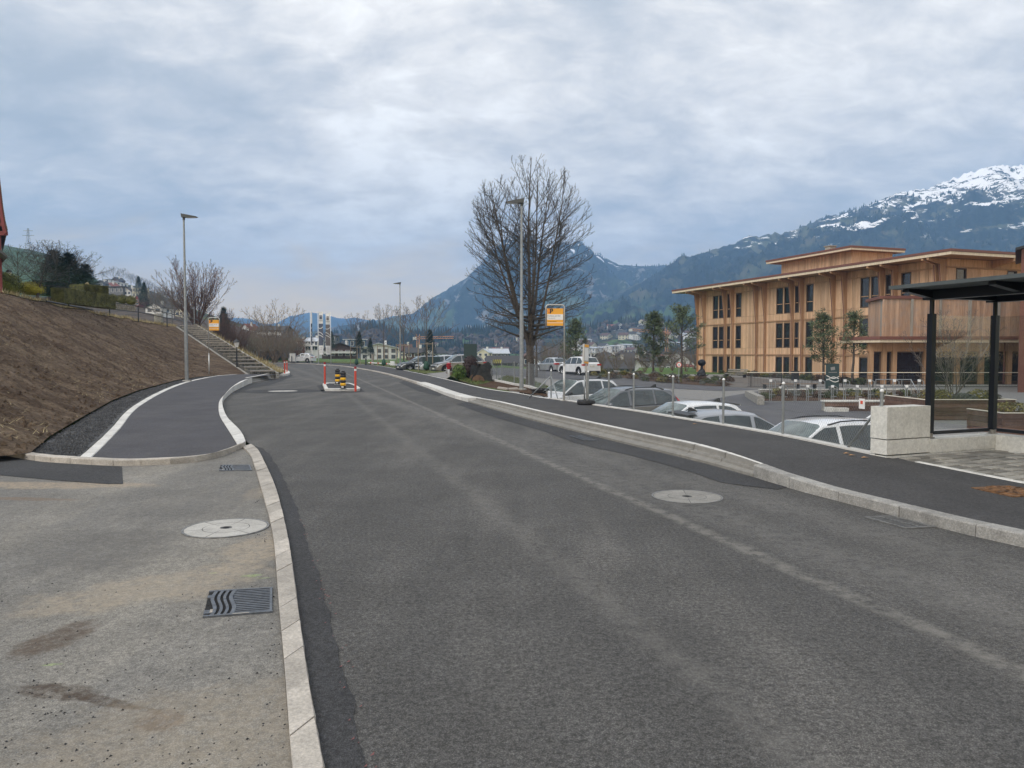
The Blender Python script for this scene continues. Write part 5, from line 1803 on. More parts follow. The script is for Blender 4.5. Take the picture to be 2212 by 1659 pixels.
# =================================================================== trees and shrubs
def bez(p, d, L, n, up=0.0, wob=0.0, droop=0.0):
    pts = [Vector(p)]; d = Vector(d).normalized()
    for i in range(n):
        d = (d + Vector((R.uniform(-wob, wob), R.uniform(-wob, wob), R.uniform(-wob, wob) * .6 + up - droop * (1 - i / n)))).normalized()
        pts.append(pts[-1] + d * (L / n))
    return pts
def rot_dir(d, ang, az):
    d = Vector(d).normalized(); o = d.orthogonal().normalized()
    o = Matrix.Rotation(az, 3, d) @ o
    return (d * math.cos(ang) + o * math.sin(ang)).normalized()
def branchlets(m, pts, r0, level, rmin, spread, up, step, lf, wob, inside, sides=(5, 4, 3, 3)):
    # side shoots along a limb
    L = sum((b - a).length for a, b in zip(pts, pts[1:]))
    s = step * .8; k = R.randrange(6)
    seg = resample(pts, max(2, int(L / step) + 2))
    for i in range(1, len(seg)):
        f = i / (len(seg) - 1)
        d = (seg[i] - seg[i - 1]).normalized()
        for _ in range(2 if f > .9 else 1):
            az = k * 2.4 + R.uniform(-.5, .5); k += 1
            dd = rot_dir(d, spread * R.uniform(.65, 1.25), az)
            ll = lf * L * (1.05 - .55 * f) * R.uniform(.6, 1.15)
            ll = max(ll, step * .7)
            q = bez(seg[i], dd, ll, 4, up, wob)
            if inside:
                cut = [p for p in q if inside(p)]
                if len(cut) < 2: continue
                q = cut
            r = max(rmin, lerp(r0, rmin, f ** .7) * .55)
            m.tube(q, [lerp(r, rmin * .8, j / max(1, len(q) - 1)) for j in range(len(q))], sides[min(level, 3)], False)
            if level < 2:
                branchlets(m, q, r, level + 1, rmin, spread, up, step * .62, .42, wob, inside, sides)

def bare_tree(label, h, crown, trunk_h, trunk_r, limbs, mats, step=.55, rmin=.007, up=.10, group=None, spread=.75, wob=.12, leader=True, seed=1, low=.28, cat='tree', name='bare_tree', stems=1):
    global R
    keep = R; R = random.Random(seed)
    t = thing(name, label, cat, (0, 0, 0), group)
    tm = MB(); cm = MB()
    cz = (h + trunk_h * .8) / 2; rz_ = (h - trunk_h * .8) / 2
    def inside(p):
        q = (p.x / crown) ** 2 + (p.y / crown) ** 2 + abs((p.z - cz) / rz_) ** 2.6
        return q < 1.08
    if stems == 1:
        tp = [Vector((0, 0, -.3))] + [Vector((.05 * fbm(z, seed) * z * .4, .05 * fbm(z, seed + 9) * z * .4, z)) for z in np.linspace(0, h * .86, 14)]
        def tr(z): return max(rmin * 2, trunk_r * (1.35 if z < .15 else 1) * (1 - .55 * smooth(trunk_h * .6, trunk_h * 1.6, z)) * (1 - .75 * z / h))
        tm.tube(tp, [tr(max(0, p.z)) for p in tp], 10)
        branchlets(cm, [p for p in tp if p.z > h * .55], trunk_r * .22, 1, rmin, spread * .8, up, step * .7, .35, wob, inside)
        for i in range(limbs):
            f = (i + .5) / limbs
            z0 = lerp(trunk_h, h * .62, f ** 1.25)
            az = i * 2.399 + R.uniform(-.3, .3)
            el = lerp(low, 1.12, f ** .7) + R.uniform(-.1, .1)
            d = Vector((math.cos(az) * math.cos(el), math.sin(az) * math.cos(el), math.sin(el)))
            # reach the edge of the crown
            p0 = Vector(np.array([np.interp(z0, [p.z for p in tp], [p[k] for p in tp]) for k in range(3)]))
            L = .5
            while inside(p0 + (d + Vector((0, 0, .35))).normalized() * L) and L < h: L += .15
            L *= R.uniform(.86, 1.0)
            pts = bez(p0, d, L * 1.03, 9, up * (.12 + 1.0 * f), wob * .8)
            r = tr(z0) * lerp(.55, .42, f)
            cm.tube(pts, [lerp(r, rmin * 1.6, (j / 9) ** .8) for j in range(10)], 6, False)
            branchlets(cm, pts[2:], r * .8, 0, rmin, spread, up, step, .42, wob, inside)
    else:
        for i in range(stems):
            az = i * 2.399 + R.uniform(-.4, .4); el = R.uniform(.85, 1.45)
            d = Vector((math.cos(az) * math.cos(el), math.sin(az) * math.cos(el), math.sin(el)))
            p0 = Vector((R.uniform(-.3, .3), R.uniform(-.3, .3), -.1))
            L = h * R.uniform(.75, 1.02)
            pts = bez(p0, d, L, 9, up * .4, wob * .6)
            (tm if i < 3 else cm).tube(pts, [lerp(trunk_r, rmin * 1.5, (j / 9) ** .7) for j in range(10)], 5, False)
            branchlets(cm, pts[2:], trunk_r * .7, 0, rmin, spread, up, step, .36, wob, None)
    tm.build('trunk', mats[0], t, True)
    cm.build('crown', mats[1], t, True)
    R = keep
    return t

# the large bare tree behind the lamp post: a short bole, upright stems, spreading lower limbs
def big_tree():
    global R
    keep = R; R = random.Random(12)
    t = thing('bare_tree', 'large bare tree with an upright egg-shaped crown behind the bus stop sign', 'tree')
    tm, cm = MB(), MB()
    H_, W_ = 11.1, 3.15
    def inside(p):
        zc = 6.3; rz = 4.95 if p.z > zc else 4.2
        return (p.x / W_) ** 2 + (p.y / W_) ** 2 + abs((p.z - zc) / rz) ** 2.3 < 1.05
    def to_edge(p0, d, lim=12, bend=.25):
        L = .4
        while inside(p0 + (d + Vector((0, 0, bend))).normalized() * L) and L < lim: L += .12
        return L
    tm.tube([(0, 0, -.3), (.0, 0, .1), (.03, 0, 1.2), (.0, .02, 2.2), (-.02, 0, 2.75)], [.32, .23, .185, .175, .19], 12)
    stems = [(0, 0, 1.57)] + [(k * 2.399 + .4, .12, lerp(1.02, 1.38, (k * .37) % 1)) for k in range(7)]
    rr = [.125] + [.085, .10, .08, .095, .08, .09, .08]
    for (az, off, el), r in zip(stems, rr):
        d = Vector((math.cos(az) * math.cos(el), math.sin(az) * math.cos(el), math.sin(el)))
        p0 = Vector((off * math.cos(az), off * math.sin(az), R.uniform(2.0, 2.7)))
        L = to_edge(p0, d, 12, .35) * .98
        pts = bez(p0, d, L, 12, .055, .045)
        tm.tube(pts, [lerp(r, .012, (j / 12) ** .85) for j in range(13)], 7, False)
        seg = resample(pts, 18)
        for i in range(2, 17):
            f = i / 17; a2 = i * 2.399 + az
            for q_ in range(2 if 6 < i < 14 else 1):
                el2 = lerp(-.05, 1.1, f ** 1.1) + R.uniform(-.15, .15)
                a3 = a2 + q_ * 2.9
                # lean away from the middle of the crown
                o = Vector((seg[i].x, seg[i].y, 0)); o = o.normalized() if o.length > .15 else Vector((math.cos(a3), math.sin(a3), 0))
                dd = (Vector((math.cos(a3), math.sin(a3), 0)) + o * .8).normalized() * math.cos(el2) + Vector((0, 0, math.sin(el2)))
                ll = to_edge(seg[i], dd, 4.6) * R.uniform(.8, 1.0)
                if ll < .5: continue
                pp = [p for p in bez(seg[i], dd, ll, 7, lerp(.02, .10, f), .13) if inside(p)]
                if len(pp) < 3: continue
                r2 = max(.014, lerp(r, .02, f ** .8) * .42)
                cm.tube(pp, [lerp(r2, .009, j / (len(pp) - 1)) for j in range(len(pp))], 5, False)
                branchlets(cm, pp[1:], r2 * .8, 1, .0066, .62, .10, .22, .36, .14, inside)
    for k in range(13):                # long low limbs, nearly level, lifting at the tips
        az = k * 2.399; d = Vector((math.cos(az), math.sin(az), R.uniform(-.02, .25)))
        p0 = Vector((.15 * math.cos(az), .15 * math.sin(az), lerp(2.35, 3.6, k / 12)))
        L = to_edge(p0, d, 3.4, .1)
        pp = bez(p0, d, L * R.uniform(.9, 1.0), 8, .03, .10)
        cm.tube(pp, [lerp(.075, .011, (j / 8) ** .8) for j in range(9)], 6, False)
        branchlets(cm, pp[2:], .05, 0, .0066, .7, .05, .32, .36, .16, inside)
    tm.build('trunk', M['bark'], t, True); cm.build('crown', M['twig'], t, True)
    R = keep
    return t
bt = big_tree()
pt = P(1145, 838, 36); place(bt, (pt.x, pt.y, pt.z - .05), 1.1, 1.0)

# young staked trees along the pavement
YG = 'young staked trees beside the parked cars'
def young(label, u, vb, Y, vtop, seed, wid):
    p = P(u, vb, Y); h = P(u, vtop, Y).z - p.z
    t = bare_tree(label, h, wid, h * .34, .07, 13, (M['bark'], M['twig_grey']), .42, .0075, .10, YG, .62, .10, seed=seed, low=.45, name='young_tree')
    t.location = p
    g_ = MB(); g_.lathe([(.24, 0), (.27, .15), (.20, .55), (.10, .72)], (p.x, p.y, p.z), 10)
    b = thing('watering_bag', 'green watering bag of the tree ' + label[16:] , 'watering bag', tuple(p), 'green tree watering bags')
    g_.build('bag', M['bag_green'], b, True)
    st_ = thing('tree_stakes', 'wooden stakes of the tree ' + label[16:], 'tree stakes', tuple(p), 'stake frames of the young trees')
    s = .62
    for (a, c) in ((-s, -s), (s, -s), (0, s)):
        q = MB(); q.tube([(p.x + a, p.y + c, p.z - .2), (p.x + a, p.y + c, p.z + 2.35)], .04, 7); q.build('stake', M['stake'], st_)
    for (a, c, e_, f_) in ((-s, -s, s, -s), (s, -s, 0, s), (0, s, -s, -s)):
        q = MB(); q.tube([(p.x + a, p.y + c, p.z + 2.2), (p.x + e_, p.y + f_, p.z + 2.2)], .032, 6); q.build('cross_bar', M['stake'], st_)
    return t
young('young bare tree in front of the blue house, leftmost of the row', 770, 787, 95, 676, 11, 2.6)
young('young bare tree in front of the white house', 829, 788.5, 87, 656, 12, 2.5)
young('young bare tree just right of the far street lamp', 872, 794.5, 73, 662, 13, 2.2)
young('young bare tree before the silver cars, rightmost and tallest of the row', 921, 798, 64, 638, 14, 2.5)

# multi-stem shrubs on the left and by the bend
t = bare_tree('large bare reddish multi-stemmed shrub at the top of the garden stairs', 7.4, 3, .3, .055, 0, (M['twig_red'], M['twig_red']), .55, .010, .05, seed=21, stems=38, spread=.42, wob=.08, cat='shrub', name='bare_shrub')
p = P(424, 706, 86); place(t, (p.x, p.y, p.z - .2), .4, 1.0)
t2 = bare_tree('brown bare willow-like clump on the meadow by the bend', 9.0, 4, .3, .08, 0, (M['twig_tan'], M['twig_tan']), .85, .016, .02, seed=22, stems=18, spread=.6, wob=.13, cat='tree', name='bare_clump')
p = P(592, 785, 118); place(t2, (p.x, p.y, p.z), 0, 1.0)
for (u, v, Y, s, lab) in ((540, 786, 112, .62, 'low brown thicket on the meadow left of the willow clump'), (560, 782, 124, .75, 'brown thicket behind the stair foot'), (628, 783, 130, .66, 'brown thicket beside the grey cabinet'),
                          (648, 776, 150, .7, 'brown thicket behind the grey cabinet'), (505, 765, 104, .62, 'reddish thicket below the white gable house'), (478, 745, 98, .6, 'reddish thicket behind the left bus stop sign'), (520, 772, 110, .55, 'reddish low thicket above the stair foot'), (612, 782, 112, .5, 'brown low thicket right of the willow clump'), (575, 784, 108, .42, 'brown low thicket in front of the willow clump')):
    c = dup(t2 if u > 520 else t); p = P(u, v, Y); place(c, (p.x, p.y, p.z), R.uniform(0, 6), s, lab)

for i, (u, Y, s) in enumerate(((1300, 96, .32), (1330, 120, .45), (1362, 100, .3), (1392, 104, .36), (1428, 98, .33), (1452, 104, .4), (1482, 99, .34), (1500, 112, .45), (1225, 98, .45), (1195, 104, .4), (1170, 96, .34))):
    c = dup(t2); x = (u - 1106) / FOC * Y; place(c, (x, Y, ground_h(x, Y) - .1), R.uniform(0, 6), s, ('brown bare thicket behind the planting bed' if u > 1250 else 'brown bare thicket behind the silver hatchback')); c['group'] = 'brown thickets at the edge of the yard'
# general bare trees: one model, copied over the slope and the valley
bt1 = bare_tree('bare grey-brown tree on the crest above the hillside houses', 11, 4.2, 2.2, .2, 16, (M['twig_grey'], M['twig_grey']), .95, .028, .06, 'bare trees on the hillside', .7, .12, seed=31, low=.3)
bt2 = bare_tree('dark bare garden tree with a leaning trunk on the lawn', 6.2, 3.9, 1.3, .15, 20, (M['bark'], M['twig']), .5, .010, .02, None, .8, .2, seed=32, low=.2)
p = P(81, 637, 47); place(bt2, (p.x, p.y, p.z - .1), .6, .55)
bt2.rotation_euler = (rad(4), rad(12), .6)
for (u, v, Y, s, lab) in ((125, 632, 66, .74, 'dark bare tree behind the long hedge'), (165, 634, 72, .70, 'dark bare tree behind the clipped box hedge'), (40, 630, 62, .62, 'dark bare tree behind the golden dome bush')):
    c = dup(bt2); p = P(u, v, Y); place(c, (p.x, p.y, p.z), R.uniform(0, 6), s, lab)
BH = 'bare trees on the hillside'
first = True
for (u, v, Y, s) in ((245, 611, 740, 1.55), (266, 612, 745, 1.45), (283, 617, 750, 1.2), (293, 620, 740, 1.15), (302, 623, 735, 1.1), (311, 626, 730, 1.1), (320, 630, 725, 1.1), (330, 634, 720, 1.05), (340, 640, 700, 1.0), (350, 646, 690, 1.0),
                     (352, 690, 150, .62), (372, 694, 140, .66), (335, 686, 170, .7), (395, 700, 160, .62), (385, 676, 250, .8), (360, 668, 320, .8), (222, 607, 740, 1.0)):
    c = bt1 if first else dup(bt1); first = False
    p = P(u, v, Y); place(c, (p.x, p.y, p.z - .5), R.uniform(0, 6), s)
    if Y > 300: c['label'] = 'bare grey-brown tree on the crest above the hillside houses'
    else: c['label'] = 'bare brown tree between the railing and the hillside houses'; c['group'] = 'bare trees below the hillside houses'
    if u in (245,): c['label'] = 'broad dark crown, left of the two biggest crest trees'
    if u in (266,): c['label'] = 'broad dark crown, right of the two biggest crest trees'
VG = 'bare trees among the valley houses'
for k in range(34):
    u = R.choice([R.uniform(1040, 1500), R.uniform(1280, 1500), R.uniform(640, 1000)]); Y = R.uniform(210, 560)
    if u < 1000 and Y < 290: Y += 90
    x = (u - 1106) / FOC * Y
    c = dup(bt1); place(c, (x, Y, ground_h(x, Y) - .3), R.uniform(0, 6), R.uniform(.6, .95), ('nearer' if Y < 350 else 'far') + ' bare brown tree among the valley houses ' + ('behind the young trees' if u < 1000 else 'behind the big bare tree' if u < 1260 else 'right of the big bare tree')); c['group'] = VG
rb = bare_tree('small crooked bare tree left of the silver hatchback', 5.6, 2.3, 1.6, .10, 10, (M['bark'], M['twig']), .6, .010, .04, None, .8, .2, seed=35, low=.3)
p = P(1159, 800, 62); place(rb, (p.x, p.y, p.z - .3), 0, 1)
rc_ = bare_tree('pale thin multi-stemmed shrub growing in the wooden planter', 3.6, 1.5, .2, .02, 0, (M['twig_grey'], M['twig_grey']), .3, .0065, .05, None, .5, .12, seed=36, stems=12, cat='shrub', name='bare_shrub')

# pines and conifers
def needle_tuft(m, p, r, n, ln=.16, mi=0):
    for _ in range(n):
        d = Vector((R.gauss(0, 1), R.gauss(0, 1), R.gauss(.25, 1))).normalized()
        s = d.orthogonal().normalized() * .035
        c = p + d * r * R.uniform(.2, 1)
        e_ = (d + Vector((R.uniform(-.5, .5), R.uniform(-.5, .5), R.uniform(-.2, .6)))).normalized() * ln * 1.5
        m.add([c - s, c + s, c + e_], [(0, 1, 2)], mi)
def pine(label, h, wid, seed, group=None, bare=.3, dens=1.0):
    global R
    keep = R; R = random.Random(seed)
    t = thing('pine_tree', label, 'pine', (0, 0, 0), group)
    tm = MB(); cm = MB(); bm_ = MB()
    tp = [Vector((.12 * fbm(z * .5, seed), .12 * fbm(z * .5, seed + 4), z)) for z in np.linspace(-.3, h, 10)]
    tm.tube(tp, [lerp(.13, .025, i / 9) for i in range(10)], 8)
    n = int(15 * h / 4)
    for i in range(n):
        f = (i + .5) / n
        z = lerp(h * bare, h * .98, f)
        L = wid * (1 - .72 * f ** 1.3) * R.uniform(.65, 1.1) * (1 if f > .12 else .75)
        az = i * 2.4 + R.uniform(-.4, .4); el = lerp(.05, .9, f)
        d = Vector((math.cos(az) * math.cos(el), math.sin(az) * math.cos(el), math.sin(el)))
        p0 = Vector((np.interp(z, [q.z for q in tp], [q.x for q in tp]), np.interp(z, [q.z for q in tp], [q.y for q in tp]), z))
        pts = bez(p0, d, L, 5, .10, .12)
        bm_.tube(pts, [lerp(.035, .012, j / 5) for j in range(6)], 4, False)
        for j in range(2, 6):
            for _ in range(int(3 * dens) if j > 3 else int(2 * dens)):
                c = pts[j] + Vector((R.gauss(0, .17), R.gauss(0, .17), R.gauss(.06, .12))) * (1 + .15 * h / 4)
                needle_tuft(cm, c, .25, 20, .15)
    needle_tuft(cm, tp[-1], .3, 60, .2)
    tm.build('trunk', M['bark'], t, True); bm_.build('branches', M['bark'], t); cm.build('needles', M['pine'], t)
    R = keep
    return t
for (lab, u, vb, Y, vt, wid, sd, bare, dens) in (
    ('bushy dark pine standing left of the timber building by the driveway', 1412, 806, 74, 684, 2.2, 41, .16, 1.5),
    ('open-crowned pine in front of the left end of the timber building', 1472, 806, 72, 676, 3.0, 42, .34, 1.1),
    ('young pine before the middle of the timber facade, taller stem of the pair', 1778, 826, 62, 687, 2.0, 43, .26, 1.2),
    ('slim sparse pine beside the canopy of the timber wing', 1843, 826, 61, 682, 1.5, 44, .40, .8),
    ('conical pine behind the white sport utility car', 1243, 806, 80, 700, 2.0, 45, .12, 1.4)):
    p = P(u, vb, Y); h = P(u, vt, Y).z - p.z
    t = pine(lab, h, wid, sd, 'young pines round the timber building', bare, dens)
    t.location = p
def spruce(label, h, wid, seed, group=None):
    global R
    keep = R; R = random.Random(seed)
    t = thing('conifer_tree', label, 'conifer', (0, 0, 0), group)
    tm = MB(); cm = MB()
    tm.tube([(0, 0, -.3), (0, 0, h * .95)], [.16, .03], 6)
    for i in range(int(700)):
        f = R.random() ** .8
        z = lerp(h * .08, h, f); r = wid * (1 - f) ** .85 * R.uniform(.35, 1.1) + .05
        az = R.uniform(0, 6.28)
        p = Vector((r * math.cos(az), r * math.sin(az), z - r * .18))
        needle_tuft(cm, p, .25, 6, .42)
    tm.build('trunk', M['bark'], t); cm.build('needles', M['conifer'], t)
    R = keep
    return t
sp1 = spruce('dark conical conifer behind the left bus stop sign', 9, 2.6, 51)
p = P(484, 722, 150); place(sp1, (p.x, p.y, p.z - 3.5), 0, .95)
for (u, vb, Y, s, lab) in ((776, 766, 175, .62, 'dark conifer beside the blue house'), (800, 768, 185, .5, 'green conifer right of the blue house'), (716, 752, 190, .5, 'narrow dark conifer behind the brown chalet'),
                           (929, 770, 150, .62, 'dark rounded conifer behind the parked silver cars'), (312, 664, 200, .75, 'dark conifer below the hillside houses'), (300, 640, 300, .9, 'dark conifer beside the yellow hillside house'),
                           (150, 632, 66, .42, 'dark conifer behind the clipped garden hedges'), (118, 630, 70, .46, 'dark conifer behind the bare garden tree'), (185, 636, 72, .36, 'low dark conifer at the right end of the garden')):
    c = dup(sp1); p = P(u, vb, Y); place(c, (p.x, p.y, p.z - .4), R.uniform(0, 6), s, lab)
    if u in (150, 118, 185): c.scale = (s * 2.1, s * 1.9, s)

# leaf shrubs and clipped hedges
def leaf_mass(m, fn, n, size, mi=0, nrm=None):
    for _ in range(n):
        p, d = fn()
        d = (d + Vector((R.gauss(0, .55), R.gauss(0, .55), R.gauss(.1, .55)))).normalized()
        a = d.orthogonal().normalized(); a = Matrix.Rotation(R.uniform(0, 6.28), 3, d) @ a; b = d.cross(a)
        s = size * R.uniform(.6, 1.3)
        m.add([p - a * s * .5, p + b * s * .32, p + a * s * .5, p - b * s * .32], [(0, 1, 2, 3)], mi)
def ellip(c, r, depth=.25, flat=None):
    def fn():
        d = Vector((R.gauss(0, 1), R.gauss(0, 1), R.gauss(0, 1))).normalized()
        if d.z < -.5: d.z *= -1
        k = 1 - abs(R.gauss(0, depth))
        w = 1 + .13 * noise.noise(Vector((d.x * 2.2 + c[0], d.y * 2.2 + c[1], d.z * 2.2)))
        return Vector((c[0] + d.x * r[0] * k * w, c[1] + d.y * r[1] * k * w, c[2] + d.z * r[2] * k * w)), Vector((d.x / r[0], d.y / r[1], d.z / r[2])).normalized()
    return fn
def boxs(c, s, M3):
    def fn():
        f = R.choice([0, 0, 1, 1, 2, 2, 2, 3, 4]); a, b = R.uniform(-.5, .5), R.uniform(-.5, .5)
        L = {0: ((a, -.5, b), (0, -1, 0)), 1: ((a, -.5, b), (0, -1, 0)), 2: ((a, b, .5), (0, 0, 1)), 3: ((.5, a, b), (1, 0, 0)), 4: ((-.5, a, b), (-1, 0, 0))}[f]
        p = Vector((L[0][0] * s[0], L[0][1] * s[1], L[0][2] * s[2])); 
        return M3 @ p + Vector(c), M3 @ Vector(L[1])
    return fn
def shrub(label, p, r, mat, n, size, name='shrub', cat='shrub', group=None, core=True, stem=True):
    t = thing(name, label, cat, tuple(p), group)
    q = MB()
    c = (p[0], p[1], p[2] + r[2] * .55)
    leaf_mass(q, ellip(c, r), n, size)
    q.build('foliage', mat, t)
    q = MB()
    for k in range(5):
        a = k * 1.3; q.tube([(p[0] + .05 * math.cos(a), p[1] + .05 * math.sin(a), p[2] - .1), (p[0] + r[0] * .5 * math.cos(a), p[1] + r[1] * .5 * math.sin(a), p[2] + r[2] * .9)], [.02, .008], 4)
    q.build('stems', M['bark'], t)
    if core:
        q = MB(); q.blob(c, (r[0] * .78, r[1] * .78, r[2] * .78), 10, 7, .1); q.build('inner_growth', mat, t)
    return t
def hedge(label, a, b, w, h, mat, n, size, segs=1):
    d = (b - a); L = d.length; ang = math.atan2(d.y, d.x)
    t = thing('clipped_hedge', label, 'hedge', tuple(a))
    for i in range(segs):
        c = a.lerp(b, (i + .5) / segs) + Vector((0, 0, h / 2))
        s = (L / segs * (.985 if segs > 1 else 1), w, h)
        M3 = Matrix.Rotation(ang, 3, 'Z')
        q = MB()
        q.box(c, (s[0] * .99, s[1] * .93, s[2] * .96), ang)
        leaf_mass(q, boxs(c, s, M3), n // segs, size)
        q.build('hedge_block' if segs > 1 else 'foliage', mat, t)
    return t
def gp(u, v, Y, dz=0): p = P(u, v, Y); p.z += dz; return p
hedge('long dark green clipped hedge behind the bare garden tree', gp(84, 637, 58), gp(168, 646, 62), 1.2, 1.15, M['hedge_dark'], 5200, .09)
hedge('tall clipped box-shaped hedge block in the garden above the bank', gp(166, 650, 55), gp(219, 652, 57), 1.5, 1.2, M['hedge'], 4200, .08)
hedge('low clipped hedge in segments along the top of the bank', gp(124, 654, 49), gp(238, 668, 56), .9, 1.0, M['hedge'], 5600, .075, 5)
for (u, v, lab) in ((225, 653, 'clipped rounded bush right of the box hedge'), (243, 653, 'first of three clipped ball bushes on the garden wall'), (264, 654, 'middle of three clipped ball bushes on the garden wall'), (283, 656, 'last of three clipped ball bushes, nearest the red gable')):
    shrub(lab, gp(u, v, 64), (.52, .52, .46), M['hedge'], 1200, .07, 'clipped_bush', 'bush', 'clipped ball bushes in the garden')
shrub('golden yellow dome-shaped bush on the lawn', gp(65, 634, 47), (.88, .9, .5), M['gold_bush'], 2600, .07, 'dome_bush', 'bush')
shrub('big olive green rounded bush at the left edge of the lawn', gp(14, 633, 45), (.92, .9, .82), M['olive_bush'], 3200, .09, 'garden_bush', 'bush')
shrub('dark purple-leaved low bush at the end of the segmented hedge', gp(112, 654, 50), (.55, .5, .28), M['shrub_purple'], 700, .07, 'low_bush', 'bush')
t = thing('garden_wall', 'rough stone garden wall under the clipped ball bushes', 'wall', tuple(gp(236, 668, 66)))
a, b = gp(234, 668, 66), gp(294, 674, 68)
for r_ in range(4):
    for k in range(12):
        q = MB(); c = a.lerp(b, (k + .5 + (r_ % 2) * .4) / 12.5) + Vector((0, 0, .1 + r_ * .2)); q.rbox(c, (.2 * R.uniform(.8, 1.05), .3, .19), .03); q.build('stone', M['slab'], t)
shrub('glossy yellow-green evergreen shrub beside the red hydrant', gp(992, 817, 42.2), (.42, .42, .52), M['shrub_green'], 1500, .085, 'evergreen_shrub')
shrub('dark purple-brown leafy shrub behind the excavator buckets', gp(1017, 808, 43.5), (.50, .5, .72), M['shrub_purple'], 1900, .08, 'purple_shrub')
shrub('lower purple-brown shrub right of the excavator buckets', gp(1050, 818, 41.5), (.42, .4, .50), M['shrub_purple'], 1000, .07, 'purple_shrub', core=False)
BG = 'low shrubs in the planting bed by the driveway'
kinds_ = [('lavender', 'grey lavender-like tuft in the planting bed by the driveway'), ('heath', 'yellow-green tuft in the planting bed by the driveway'), ('heath_green', 'dark green tuft in the planting bed by the driveway'), ('ground_brown', 'brown tuft in the planting bed by the driveway')]
protos = {}
def low_tuft(k, lab, group):
    if k not in protos:
        t = thing('bedding_shrub', lab, 'shrub', (0, 0, 0), group)
        q = MB(); leaf_mass(q, ellip((0, 0, .14), (.34, .34, .26), .3), 300, .09); q.build('foliage', M[k], t)
        protos[k] = t
        return t
    c = dup(protos[k]); c['label'] = lab; c['group'] = group
    return c
for i in range(64):
    f = i / 63
    u = lerp(1284, 1572, f) + R.uniform(-6, 6)
    v = lerp(811, 831, f ** .9) + R.uniform(-6, 6)
    p = Z(u, v); k, lab = R.choice(kinds_)
    place(low_tuft(k, lab, BG), (p.x, p.y, p.z + .05), R.uniform(0, 6), R.uniform(.7, 1.5))
BG2 = 'low shrubs along the front of the timber building'
for i in range(46):
    u = lerp(1560, 1860, i / 45) + R.uniform(-4, 4); v = lerp(808.5, 829, i / 45) + R.uniform(-1, 3)
    p = P(u, v, lerp(82, 60, i / 45)); k, _ = R.choice(kinds_)
    lab = {'lavender': 'grey tuft', 'heath': 'yellow-green tuft', 'heath_green': 'dark green tuft', 'ground_brown': 'brown tuft'}[k] + ' in the border along the timber facade'
    place(low_tuft(k, lab, BG2), (p.x, p.y, max(p.z, -1.05)), R.uniform(0, 6), R.uniform(.8, 1.6))
BG3 = 'low shrubs in the bed behind the bicycle stands'
for i in range(34):
    u = lerp(1650, 1985, i / 33) + R.uniform(-4, 4); p = Z(u, R.uniform(856, 864)); k, _ = R.choice(kinds_)
    lab = {'lavender': 'grey tuft', 'heath': 'yellow-green tuft', 'heath_green': 'dark green tuft', 'ground_brown': 'brown tuft'}[k] + ' in the bed behind the bicycle stands'
    place(low_tuft(k, lab, BG3), (p.x, p.y, p.z + .05), R.uniform(0, 6), R.uniform(.7, 1.3))
# grass blades where turf shows near the pavement
tf = MB()
def turf(poly, n, h, zf):
    xs__ = [p.x for p in poly]; ys__ = [p.y for p in poly]
    def inp(x, y):
        c = False
        for i in range(len(poly)):
            a, b = poly[i], poly[i - 1]
            if (a.y > y) != (b.y > y) and x < (b.x - a.x) * (y - a.y) / (b.y - a.y) + a.x: c = not c
        return c
    k = 0
    while k < n:
        x, y = R.uniform(min(xs__), max(xs__)), R.uniform(min(ys__), max(ys__))
        if inp(x, y): blade(tf, (x, y, zf(x, y)), R.uniform(.5, 1) * h, .014, .55); 
        k += 1
turf(bg_, 5000, .16, lambda x, y: zr(y) + .04)
turf(vg, 6000, .16, lambda x, y: zr(y) + .03)
turf([Z(1070, 823), Z(1110, 834), Z(1150, 842), Z(1185, 852), Z(1215, 852), Z(1190, 838), Z(1150, 824), Z(1095, 813)], 7000, .2, lambda x, y: ground_h(x, y) + .05)
turf([p for p in mv], 9000, .3, lambda x, y: .05)
o = tf.build('grass_blades', M['grass']); tag(o, 'short grass of the verges beside the pavement', 'grass', kind='stuff')
# =================================================================== street furniture
def text_obj(s, size, name, mat, parent, M4, bold=0.0):
    cu = bpy.data.curves.new(name, 'FONT')
    cu.body = s; cu.size = size; cu.extrude = .001; cu.offset = bold * size
    tmp = bpy.data.objects.new(name, cu)
    link(tmp)
    dg = bpy.context.evaluated_depsgraph_get()
    me = bpy.data.meshes.new_from_object(tmp.evaluated_get(dg))
    bpy.data.objects.remove(tmp)
    me.transform(M4)
    me.materials.clear(); me.materials.append(mat)
    o = bpy.data.objects.new(name, me); link(o)
    if parent: o.parent = parent
    return o
def face_frame(org, right, up=(0, 0, 1)):
    r = Vector(right).normalized(); u = Vector(up); n = r.cross(u)
    return Matrix(((r.x, u.x, n.x, org[0]), (r.y, u.y, n.y, org[1]), (r.z, u.z, n.z, org[2]), (0, 0, 0, 1)))

